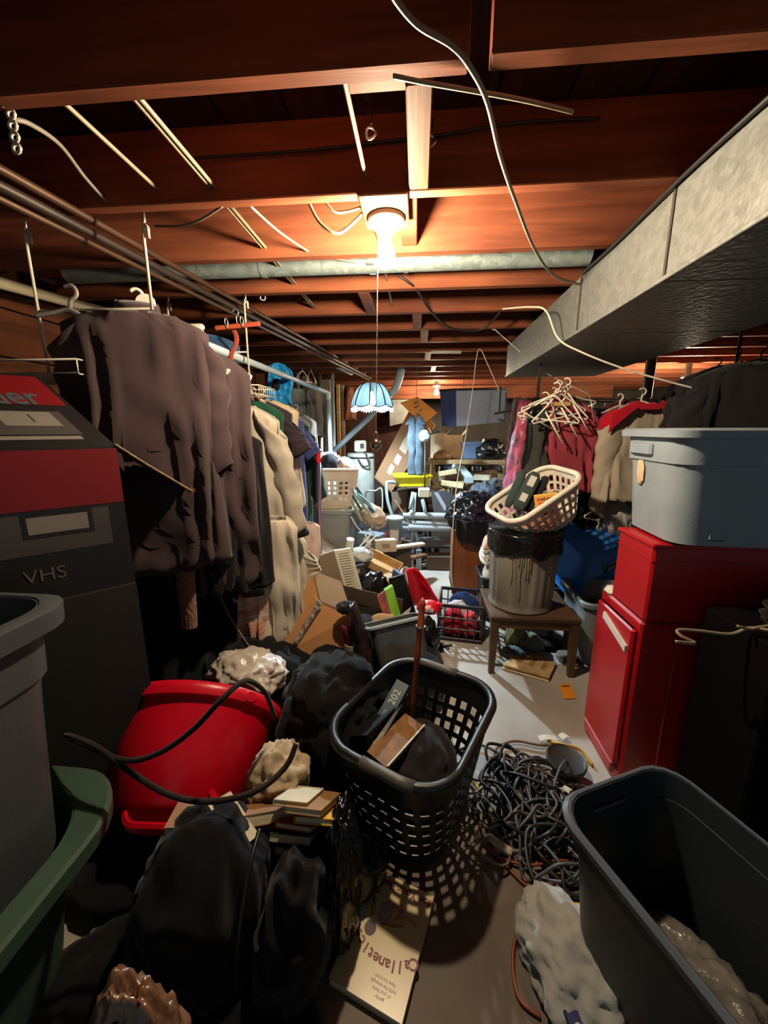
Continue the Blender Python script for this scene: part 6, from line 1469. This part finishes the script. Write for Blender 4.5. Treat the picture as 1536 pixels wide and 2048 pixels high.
obj('box_body', MB().bbox((0.02, -.04, .035), (.22, .13, .07), .003), mat('dark_blue_print', c(34, 42, 104), .4, var=.3, vs=9), nb_)
obj('printed_flower', MB().lathe([(.018, 0), (.018, .0006)], 10, TM((.03, -.03, .0702))), mat('salmon_print', c(176, 88, 76), .5), nb_)
text('box_letters', 'U', .03, m_whiteink, nb_, TM((-.07, -.01, .0704), rz=180), .0003)
text('box_letters', 'OO', .03, m_whiteink, nb_, TM((-.065, -.045, .0704), rz=90), .0003)
one('red_scrap', 'small red and grey scrap between the white cloth and the slate tote', 'scrap', blob((.03, .04, .02), 233, .4, 2, 3, .4, M=TM(tuple(on(1225, 1950, 0)))), cloth('red_scrap', c(120, 40, 52)), smooth=True)

# ================================================================== FAR END
# long cardboard carton leaning diagonally
q = [at(757, 935, 4.75), at(806, 845, 5.05), at(858, 878, 5.0), at(785, 975, 4.7)]
lcx = [at(748, 955, 4.7), at(818, 822, 5.3), at(866, 858, 5.25), at(782, 985, 4.65)]
m_card_mid = mat('aged_cardboard', c(120, 88, 62), .88, var=.1, vs=3, bump=.1, bs=70)
cen = sum(lcx, Vector()) / 4
lbx_ = thing('long_carton', 'long brown cardboard carton leaning diagonally behind the yellow tray', 'box', tuple(cen))
lcx = [p - cen for p in lcx]; vv = V(.04, .24, .06)
ca_, cb_4 = [p.copy() for p in lcx], [p + vv for p in lcx]
obj('front_panel', MB().slab(lcx, vv * .02), m_card_mid, lbx_)
obj('side_panel', MB().slab([lcx[0], lcx[1], lcx[1] + vv, lcx[0] + vv], (lcx[3] - lcx[0]) * .02), m_card, lbx_)
obj('side_panel', MB().slab([lcx[3], lcx[2], lcx[2] + vv, lcx[3] + vv], (lcx[0] - lcx[3]) * .02), m_card, lbx_)
obj('side_panel', MB().slab([lcx[0], lcx[3], lcx[3] + vv, lcx[0] + vv], (lcx[1] - lcx[0]) * .02), m_card, lbx_)
obj('back_panel', MB().slab([p + vv for p in lcx], vv * -.02), m_card, lbx_)
d1, d2 = lcx[1] - lcx[0], lcx[3] - lcx[0]
def oncart(a0, a1, b0, b1, k=.003): 
    P_ = lambda a, b: lcx[0] + d1 * a + d2 * b + V(0, -k, 0)
    return MB().slab([P_(a0, b0), P_(a1, b0), P_(a1, b1), P_(a0, b1)], V(0, -.002, 0))
obj('printed_label', oncart(.50, .80, .42, .80), mat('faded_white_print', c(176, 160, 142), .8, var=.1), lbx_)
obj('printed_label', oncart(.16, .28, .40, .62).add(*(lambda m_: (m_.v, m_.f))(oncart(.32, .44, .45, .72))), mat('faded_white_print', c(176, 160, 142), .8, var=.1), lbx_)
fl4 = [at(800, 806, 5.1), at(835, 794, 5.3), at(874, 826, 5.2), at(846, 850, 5.0)]
# orange open flap of the carton with faint print
fo = obj('flap', MB().slab([p - cen for p in fl4], V(.004, .004, .004)), mat('orange_cardboard', c(212, 140, 66), .8, var=.06), lbx_)
for (a0, a1, b0, b1) in ((.55, .8, .2, .26), (.35, .62, .36, .41), (.2, .28, .62, .72), (.45, .6, .55, .59)):
    F_ = lambda a, b: (fl4[0].lerp(fl4[1], a)).lerp(fl4[3].lerp(fl4[2], a), b) - cen - V(.004, .010, -.004)
    obj('faded_print', MB().slab([F_(a0, b0), F_(a1, b0), F_(a1, b1), F_(a0, b1)], V(-.001, -.002, .001)), mat('brown_print', c(120, 70, 34), .8), fo)
one('dark_storage_box', 'dark brown carton carrying the leaning long carton at the back', 'box', MB().bbox((-.05, 5.05, .36), (.55, .55, .72), .006), m_card_dk)
# white drum / water heater with pump
dc = at(717, 975, 4.55)
dw = thing('white_drum', 'pale grey cylindrical tank with a boxy pump on top at the back left', 'tank', (dc.x, 4.75, 0))
hz_ = at(717, 908, 4.6).z
obj('tank_body', MB().lathe([(.16, 0), (.17, .01), (.17, hz_ - .03), (.16, hz_), (.002, hz_ + .012)], 28), plas('pale_tank', c(120, 122, 118), .45, var=.12), dw, smooth='auto')
obj('tank_band', MB().lathe([(.171, hz_ - .06), (.175, hz_ - .055), (.175, hz_ - .04), (.171, hz_ - .035)], 28, cap0=False, cap1=False), m_black_wire, dw, smooth='auto')
obj('pump_box', MB().bbox((.0, 0, hz_ + .085), (.14, .12, .14), .015), plas('cream_pump', c(150, 146, 126), .5), dw)
obj('pump_face', MB().box((.03, -.062, hz_ + .09), (.05, .004, .06)), m_ink, dw)
obj('pump_hose', MB().tube(spline([V(.05, -.05, hz_ + .02), V(.10, -.16, hz_ - .02), V(.14, -.18, hz_ - .12), V(.06, -.185, hz_ - .14), V(.0, -.18, hz_ - .06)], 8), .01, 8), m_black_wire, dw, smooth=True)
# yellow tray with hung jeans above
yt = at(822, 975, 4.3)
tote('yellow_tray', 'bright yellow plastic tray on the exercise bench under the hanging jeans', .40, .30, .12, plas('bright_yellow_plastic', c(214, 208, 30), .35), M=TM((yt.x, 4.42, yt.z + .012), rz=12), taper=.84, r=.03, rim=.016, band=.3, rimh=.014, grips=False, cat='tray')
jp = at(832, 836, 4.35)
jn = thing('hanging_jeans', 'faded blue-grey jeans hung by the waist above the yellow tray', 'jeans', (jp.x, 4.36, jp.z))
jl = jp.z - at(830, 950, 4.35).z
m_jean = cloth('faded_denim', c(66, 78, 90), var=.3, vs=9)
for s in (-1, 1):
    obj('trouser_leg', MB().sheet(lambda u, v, s=s: V(s * .038 + (.048 + .006 * math.sin(v * 9 + s)) * math.cos(u * 6.283) * (1 - .12 * v) + .006 * math.sin(v * 14), (.04 + .012 * noise.noise(V(u * 3, v * 8, s))) * math.sin(u * 6.283), -.06 - (jl - .06) * v + (.05 * (v < .02) * s * 0)), 26, 26), m_jean, jn, smooth=True, solid=.005)
    obj('waist_point', MB().sheet(lambda u, v, s=s: V(s * (.035 + .02 * v) + (.05 * v + .012) * math.cos(u * 6.283), (.012 + .03 * v) * math.sin(u * 6.283), .03 - .10 * v + .02 * noise.noise(V(u * 4, v * 3, s))), 20, 8), m_jean, jn, smooth=True, solid=.005)
one('jeans_line', 'thin cord holding the hung jeans from the joists', 'cord', MB().tube([V(jp.x, 4.36, jp.z - .02), V(jp.x, 4.36, ZC)], .003, 6), m_black_wire)
fh = at(849, 872, 4.2)
fn = thing('round_fan', 'small pale round clamp lamp head beside the hanging jeans', 'lamp', tuple(fh))
obj('lamp_head', MB().lathe([(.002, .05), (.03, .05), (.055, .03), (.066, 0), (.06, 0), (.03, .025)], 22, TM(rx=90, rz=25)), plas('pale_lamp_shell', c(170, 180, 190), .35), fn, smooth='auto')
obj('lamp_core', MB().lathe([(.02, -.006), (.024, .0), (.02, .02)], 14, TM(rx=90, rz=25)), m_black_wire, fn, smooth='auto')
obj('lamp_arm', MB().tube([V(.03, .03, .005), at(885, 860, 4.3) - fh], .008, 6), m_dark_pipe, fn, smooth=True)
obj('lamp_stand', MB().tube([V(.01, .04, -.03), V(.02, .07, .30 - fh.z)], .01, 6), m_dark_pipe, fn, smooth=True)
# workbench with clutter
wbz = at(920, 920, 4.7).z
wx0, wx1 = at(860, 920, 4.7).x, at(1015, 920, 4.7).x
m_bench = wood('worn_bench_wood', c(120, 100, 76), c(170, 146, 112), 0, .7)
wk = thing('workbench', 'long worn wooden workbench at the back under the pale screen', 'workbench', ((wx0 + wx1) / 2, 4.95, 0))
ww = wx1 - wx0
obj('bench_top', MB().bbox((0, 0, wbz - .025), (ww, .5, .05), .005), m_bench, wk)
obj('bench_shelf', MB().bbox((0, .02, .46), (ww - .1, .42, .03), .004), m_bench, wk)
for sx in (-1, 1):
    for sy in (-1, 1): obj('leg', MB().bbox((sx * (ww / 2 - .06), sy * .2, (wbz - .05) / 2), (.08, .08, wbz - .05), .004), m_bench, wk)
rn = random.Random(31)
# offcuts on the shelf and before the bench: each board its own thing
wx = (wx0 + wx1) / 2
k = 0
names = ('short', 'knotty', 'split', 'grey', 'narrow', 'broad', 'stained', 'pale', 'chipped', 'long', 'squared', 'weathered', 'sawn', 'yellowed', 'bowed', 'rough')
for j in range(4):
    for i in range(4):
        lx = wx0 + .13 + i * (ww - .1) / 4 + rn.uniform(-.03, .03); zz = .478 + j * .085
        if zz > wbz - .12: continue
        a = rn.uniform(-8, 8); sx = rn.uniform(.16, .24)
        one('wood_offcut', names[k % 16] + ' wood offcut in ' + ('the lowest', 'the second', 'the third', 'the top')[j] + ' layer of the bench shelf, ' + ('leftmost', 'second from its left end', 'second from its right end', 'rightmost')[i], 'board', MB().bbox((lx, 4.82 + rn.uniform(-.03, .04), zz + .04), (sx, .30, .08), .004, M=Matrix.Translation((lx, 4.82, zz)) @ TM(rz=a) @ Matrix.Translation((-lx, -4.82, -zz))), wood('offcut_%d' % (k % 4), *((c(120, 100, 76), c(176, 156, 120)), (c(150, 132, 100), c(196, 180, 146)), (c(96, 76, 58), c(140, 112, 84)), (c(134, 128, 110), c(176, 170, 150)))[k % 4], 0, .75), group='offcuts on the bench shelf'); k += 1
stuff = [((885, 905), 4.8, (.10, .08, .07), (150, 110, 80), 'brown paper bag crumpled on the left of the workbench', 'bag'),
         ((905, 872), 5.0, (.12, .08, .16), (206, 170, 130), 'tan open carton standing on the workbench', 'box'),
         ((878, 872), 5.1, (.10, .08, .17), (200, 176, 146), 'cream carton standing left of the tan one on the workbench', 'box'),
         ((945, 885), 4.95, (.14, .08, .12), (96, 118, 150), 'clear blue plastic box on the workbench', 'box'),
         ((982, 880), 4.9, (.17, .12, .16), (22, 22, 24), 'black plastic bag slumped on the right of the workbench', 'bag')]
for i, (px, Y, s, col, lab, cat) in enumerate(stuff):
    p = at(px[0], px[1], Y); p.z = wbz + .002
    if cat == 'bag': one('crumpled_bag', lab, cat, blob(s, 240 + i, .4, 2.2, 4, .5, style='film', M=TM(tuple(p))), plas('bag_%d' % i, c(*col), .3, bump=.4, bs=25), smooth=True)
    elif i == 1 or i == 2: carton('standing_carton', lab, s[0] * 2, s[1] * 2, s[2] * 1.8, mat('carton_%d' % i, c(*col), .85, var=.1), TM(tuple(p), rz=10 - 8 * i), flaps=(('r', 50, .08), ('l', 60, .08)))
    else: tote('blue_plastic_box', lab, s[0] * 2, s[1] * 2, s[2] * 1.7, plas('clear_blue_plastic', c(*col), .25), loc=tuple(p), rz=4, taper=.9, r=.03, rim=.01, grips=False, cat=cat)
one('bench_hose', 'black hose coiled on the edge of the workbench', 'hose', MB().tube(spline([V(wx + .26 + .10 * math.cos(a * .8), 4.74 + .02 * math.sin(a), wbz + .02 + .05 + .05 * math.sin(a * .8)) for a in range(14)], 6), .011, 7), m_black_wire, smooth=True)
one('black_tarp', 'black plastic sheet hanging under the workbench edge', 'tarp', MB().sheet(lambda u, v: V(wx0 + .06 + ww * .85 * u, 4.655 - .02 * math.sin(u * 20) - .02 * v, wbz - .055 - .07 * v - .02 * v * math.sin(u * 13)), 40, 5), m_bag, smooth=True, solid=.004)
wp = thing('grey_nozzle', 'pale grey vacuum nozzle lying across the offcuts before the workbench', 'nozzle', tuple(at(930, 945, 4.55)))
no = V(*wp.location)
obj('tube', MB().tube([at(905, 932, 4.6) - no, at(928, 938, 4.56) - no], [.03, .036], 12), plas('grey_blue_plastic', c(150, 164, 172), .35), wp, smooth='auto')
obj('nozzle_mouth', MB().loft([[at(924 + 4 * a, 936 + 4 * b, 4.55) - no for a, b in ((-1, -1), (1, -1), (1, 1), (-1, 1))], [at(938 + 9 * a, 960 + 6 * b, 4.45) - no for a, b in ((-1, -1), (1, -1), (1, 1), (-1, 1))]]), plas('grey_blue_plastic', c(150, 164, 172), .35), wp)
obj('nozzle_stem', MB().tube([at(930, 950, 4.5) - no, V(.02, .0, .0 - no.z + .02)], .012, 6), m_dark_pipe, wp)
one('steel_can', 'steel can on the offcuts left of the grey nozzle', 'can', MB().lathe([(.035, 0), (.036, .002), (.036, .10), (.032, .10), (.03, .01)], 18, TM(tuple(at(883, 962, 4.5)))), m_steel, smooth='auto')
one('wood_block_pile_base', 'dark timber crate carrying loose offcuts in front of the workbench', 'crate', MB().bbox((at(905, 985, 4.5).x, 4.46, .22), (.62, .26, .44), .005), m_card_dk)
for i, (px, py, s, rz_, lab) in enumerate(((870, 985, (.22, .10, .05), 20, 'pale block at the left end of the loose offcuts'), (905, 968, (.26, .09, .06), -12, 'yellowish block upright among the loose offcuts'), (945, 985, (.24, .08, .045), 8, 'long offcut lying at the middle of the loose offcuts'), (965, 955, (.18, .08, .06), -25, 'brown block near the printed dress'), (985, 968, (.16, .08, .05), 14, 'grey block at the right end of the loose offcuts'), (895, 945, (.20, .08, .05), 5, 'top pale board over the yellowish block'), (960, 975, (.15, .06, .05), 40, 'dark short offcut skewed on the long one'))):
    p = at(px, py, 4.42)
    one('loose_offcut', lab, 'board', MB().bbox(tuple(p), s, .004, M=Matrix.Translation(p) @ TM(rz=rz_, ry=(i * 17) % 21 - 10) @ Matrix.Translation(-p)), _mats['offcut_%d' % (i % 4)], group='loose offcuts before the workbench')
# grey screen board hung in front of the back wall
ga, gb_ = at(912, 781, 4.6), at(1014, 779, 4.6); gl1, gl2 = at(913, 853, 4.6), at(1013, 843, 4.6)
gs = thing('grey_screen', 'pale grey-blue panel with navy end hung under the joists at the back right', 'screen', tuple((ga + gb_) / 2))
go_ = (ga + gb_) / 2
obj('panel', MB().slab([ga - go_, gb_ - go_, gl2 - go_, gl1 - go_], V(0, .02, 0)), mat('pale_grey_blue_sheet', c(142, 150, 168), .6, var=.12, vs=5, bump=.15, bs=12), gs)
gn = [at(880, 783, 4.75) - go_, ga - go_, gl1 - go_, at(884, 852, 4.75) - go_]
obj('navy_end', MB().slab(gn, V(0, .02, 0)), mat('navy_sheet', c(38, 44, 86), .6, var=.12, vs=5), gs)
obj('top_rail', MB().tube([at(880, 781, 4.74) - go_, ga - go_ + V(0, -.004, .01), gb_ - go_ + V(.01, -.004, .01)], .014, 8), m_dark_pipe, gs, smooth=True)
for x in (.15, .8):
    p = ga.lerp(gb_, x) - go_
    obj('hanging_wire', MB().tube([p + V(0, 0, .01), p + V(0, 0, ZC - go_.z)], .003, 5), m_dark_pipe, gs)
for f in (.25, .85):
    p = ga.lerp(gl1, .45).lerp(gb_.lerp(gl2, .45), f) - go_ - V(0, .003, 0)
    obj('bolt', MB().lathe([(.008, 0), (.008, .004), (.001, .006)], 8, TM(tuple(p), rx=90)), m_steel, gs)
# exercise bench with pale grey tubes
m_ex = plas('pale_blue_grey_steel', c(150, 170, 180), .35)
eb = thing('exercise_bench', 'pale grey tubular exercise machine with padded rolls in the far aisle', 'exercise machine', tuple(on(850, 1130, 0)))
eo = V(*eb.location)
for i, (py, r) in enumerate(((1031, .036), (1046, .030), (1055, .036))):
    obj('foam_roll', MB().tube([at(817 if i != 1 else 824, py, 3.9 - .02 * i) - eo, at(908, py + 2, 3.92) - eo], r, 16), plas('grey_foam', c(156, 168, 176), .5), eb, smooth='auto')
    obj('roll_cap', MB().tube([at(806, py, 3.9) - eo, at(817, py, 3.9) - eo], r * .8, 14), m_ex, eb, smooth='auto')
for (a, b_) in (((822, 1100), (830, 985)), ((838, 1100), (822, 1020)), ((845, 1000), (858, 1056)), ((820, 1018), (826, 985))):
    obj('upright', MB().tube([at(*a, 3.86) - eo, at(*b_, 3.96) - eo], .018, 10), m_ex, eb, smooth=True)
for x0_ in (822, 838):
    p0 = at(x0_, 1098, 3.86) - eo
    obj('foot', MB().bbox((p0.x, p0.y, (p0.z - eo.z) / 2), (.06, .07, max(.02, p0.z + eo.z)), .006), m_ex, eb)
obj('seat_pad', MB().bbox(tuple(at(875, 1085, 4.0) - eo), (.42, .26, .07), .03), plas('grey_vinyl', c(74, 76, 80), .45), eb)
obj('seat_stem', MB().tube([at(875, 1085, 4.0) - eo, V((at(875, 1085, 4.0) - eo).x, .15, 0)], .03, 10), m_dark_pipe, eb)
obj('back_pad', MB().slab([at(862, 985, 4.15) - eo, at(905, 990, 4.15) - eo, at(900, 1030, 4.05) - eo, at(868, 1030, 4.05) - eo], V(0, .05, .02)), plas('dark_vinyl', c(42, 44, 50), .4), eb)
obj('seat_stripe', MB().slab([at(868, 985, 4.13) - eo, at(876, 985, 4.13) - eo, at(898, 1022, 4.04) - eo, at(890, 1024, 4.04) - eo], V(0, .015, 0)), plas('mid_grey_vinyl', c(110, 114, 120), .4), eb)
one('white_tape_roll', 'white block and tape sitting on the exercise machine head', 'block', MB().bbox(tuple(at(848, 985, 3.95)), (.12, .10, .09), .01), mat('cream_block', c(190, 184, 160), .6, var=.1))
# steel tube walker frame left of the machine
wkf = thing('walker_frame', 'pale bent tube frame of a walker standing behind the water jug', 'walker', tuple(on(790, 1075, 0)))
fo_ = V(*wkf.location)
obj('frame_tube', MB().tube(spline([at(806, 1060, 4.2) - fo_, at(790, 1045, 4.18) - fo_, at(776, 1005, 4.18) - fo_, at(773, 970, 4.2) - fo_, at(778, 964, 4.22) - fo_, at(795, 966, 4.3) - fo_, at(812, 972, 4.4) - fo_], 8), .018, 10), m_ex, wkf, smooth=True)
obj('frame_tube', MB().tube(spline([at(733, 1015, 4.5) - fo_, at(732, 984, 4.5) - fo_, at(750, 982, 4.5) - fo_, at(764, 980, 4.5) - fo_, at(764, 1040, 4.4) - fo_], 6), .012, 8), m_steel, wkf, smooth=True)
obj('frame_leg', MB().tube([at(806, 1060, 4.2) - fo_, V((at(806, 1060, 4.2) - fo_).x, (at(806, 1060, 4.2) - fo_).y, 0)], .016, 8), m_ex, wkf, smooth=True)
obj('frame_leg', MB().tube([at(764, 1040, 4.4) - fo_, V((at(764, 1040, 4.4) - fo_).x, (at(764, 1040, 4.4) - fo_).y, 0)], .012, 8), m_steel, wkf, smooth=True)
one('brown_hamper', 'brown wicker panel behind the bent tube frame', 'panel', MB().slab([at(782, 985, 4.5), at(815, 980, 4.5), at(812, 1030, 4.45), at(790, 1040, 4.4)], V(0, .03, 0)), m_card_dk)
one('tan_stick', 'thin pale stick leaning in the bent tube frame', 'stick', MB().tube([at(790, 1000, 4.1), at(822, 1052, 4.05)], .006, 6), m_pinew)
one('under_machine_box', 'brown box lying in shadow under the exercise machine', 'box', MB().bbox(tuple(on(882, 1122, .08)), (.30, .16, .14), .004, M=None), m_card_dk)
one('far_dark_heap', 'dark heap of belongings behind the far workbench', 'clothing', blob((1.3, .5, .8), 251, .3, 1.8, 5, .15, M=TM((.2, 6.0, 0))), cloth('far_heap', c(56, 48, 46), var=.5, vs=4), smooth=True)
one('mid_dark_heap', 'dark heap under the walker frame and drum', 'clothing', blob((.55, .35, .40), 252, .3, 1.8, 5, .15, M=TM((-.40, 4.3, 0))), cloth('mid_heap', c(40, 38, 42), var=.5, vs=6), smooth=True)
# studs, pipes and hangings left of the drain pipe
m_stud = wood('grey_old_stud', c(96, 84, 72), c(150, 136, 118), 2, .75)
for i, (px, Y, w, lab) in enumerate(((652, 5.6, .13, 'pale wide post left of the upright rail post'), (612, 5.2, .07, 'narrow grey stud third from the pale wide post'), (578, 5.4, .09, 'wide grey stud behind the blue plastic bag'), (628, 5.8, .05, 'thin light stud nearest the pale wide post'), (676, 6.2, .05, 'thin yellowish stud right of the pale wide post'), (685, 6.3, .05, 'thin stud pair partner right of the pale wide post'))):
    x = at(px, 780, Y).x
    one('wall_stud', lab, 'stud', MB().bbox((x, Y, ZC / 2), (w, .06, ZC - .004), .003), m_stud if i != 4 else m_pinew, group='studs at the back left')
for i, (px, Y, m) in enumerate(((598, 5.0, m_greypipe), (640, 5.1, m_steel), (666, 5.0, m_greypipe), (548, 4.6, m_greypipe))):
    x = at(px, 800, Y).x
    one('vertical_pipe', ('grey pipe between the two grey studs', 'thin steel pipe beside the upright rail post', 'thick grey pipe right of the upright rail post', 'grey pipe farthest left behind the blue plastic bag')[i], 'pipe', MB().tube([V(x, Y, 0), V(x, Y, ZC)], .02 + .006 * (i % 2), 10), m, group='vertical pipes at the back left', smooth=True)
for i, (px, Y) in enumerate(((605, 4.7), (622, 4.8), (570, 4.5))):
    p = at(px, 742, Y)
    hanger(('left', 'right', 'far left')[i] + ' bare wire hanger hanging among the back studs', TM(tuple(p), rz=60 + 20 * i), m_steel, w=.3, h=.12, r=.004)
for i, (px, Y, L_, col, lab) in enumerate(((590, 4.7, .55, (120, 124, 124), 'grey garment hanging among the back studs'), (625, 4.9, .60, (96, 90, 86), 'brown-grey garment hanging beside the upright rail post'), (700, 6.4, .5, (110, 66, 52), 'rusty cloth strip hanging by the yellowish stud'))):
    garment('back_garment', lab, 'garment', at(px, 775, Y), 50 + 20 * i, .30, L_, cloth('back_garment_%d' % i, c(*col)), 'none', 260 + i, .05)
one('white_linen_pile', 'pale linen stacked beyond the beige laundry basket', 'linen', blob((.24, .20, .30), 271, .25, 1.6, 4, .6, M=TM((at(628, 935, 4.1).x, 4.1, .66))), cloth('pale_linen', c(186, 190, 190)), smooth=True)
one('linen_stand', 'brown box under the pale linen beyond the beige basket', 'box', MB().bbox((at(628, 935, 4.1).x, 4.1, .34), (.40, .34, .68), .005), m_card_dk)
one('wall_grey_board', 'grey board propped on the back wall behind the pendant lamp', 'board', MB().slab([at(778, 800, 6.6), at(822, 795, 6.6), at(824, 842, 6.6), at(780, 852, 6.6)], V(0, .03, 0)), mat('grey_board', c(130, 130, 126), .8, var=.25))
one('dark_red_door_panel', 'dark brown sheet of panelling standing behind the pendant lamp', 'panel', MB().slab([at(690, 790, 6.8), at(830, 790, 6.8), V(at(830, 790, 6.8).x, 6.8, 0), V(at(690, 790, 6.8).x, 6.8, 0)], V(0, .03, 0)), wood('dark_panelling', c(52, 34, 30), c(84, 56, 46), 2, .7))
t = one('blue_crumpled_jacket', 'blue-black jacket heaped between the exercise machine and the printed dress', 'jacket', blob((.26, .24, .40), 281, .35, 2, 5, .6, M=TM((at(985, 1000, 3.75).x, 3.8, .30))), cloth('blue_black_nylon', c(44, 52, 66), rough=.5), smooth=True)
one('jacket_stand', 'dark box under the blue-black jacket', 'box', MB().bbox((at(985, 1000, 3.75).x, 3.8, .17), (.5, .42, .34), .005), m_card_dk)
one('ceiling_tube', 'short white fluorescent tube clipped under the far joists', 'tube', MB().tube([at(862, 704, 3.6), at(922, 704, 3.6)], .014, 10), m_wrod, smooth=True)
one('pipe_sleeve', 'white insulation sleeve on the pipes near the pendant lamp', 'sleeve', MB().tube([at(674, 732, 4.6), at(703, 746, 4.9)], .03, 12), m_wrod, smooth=True)
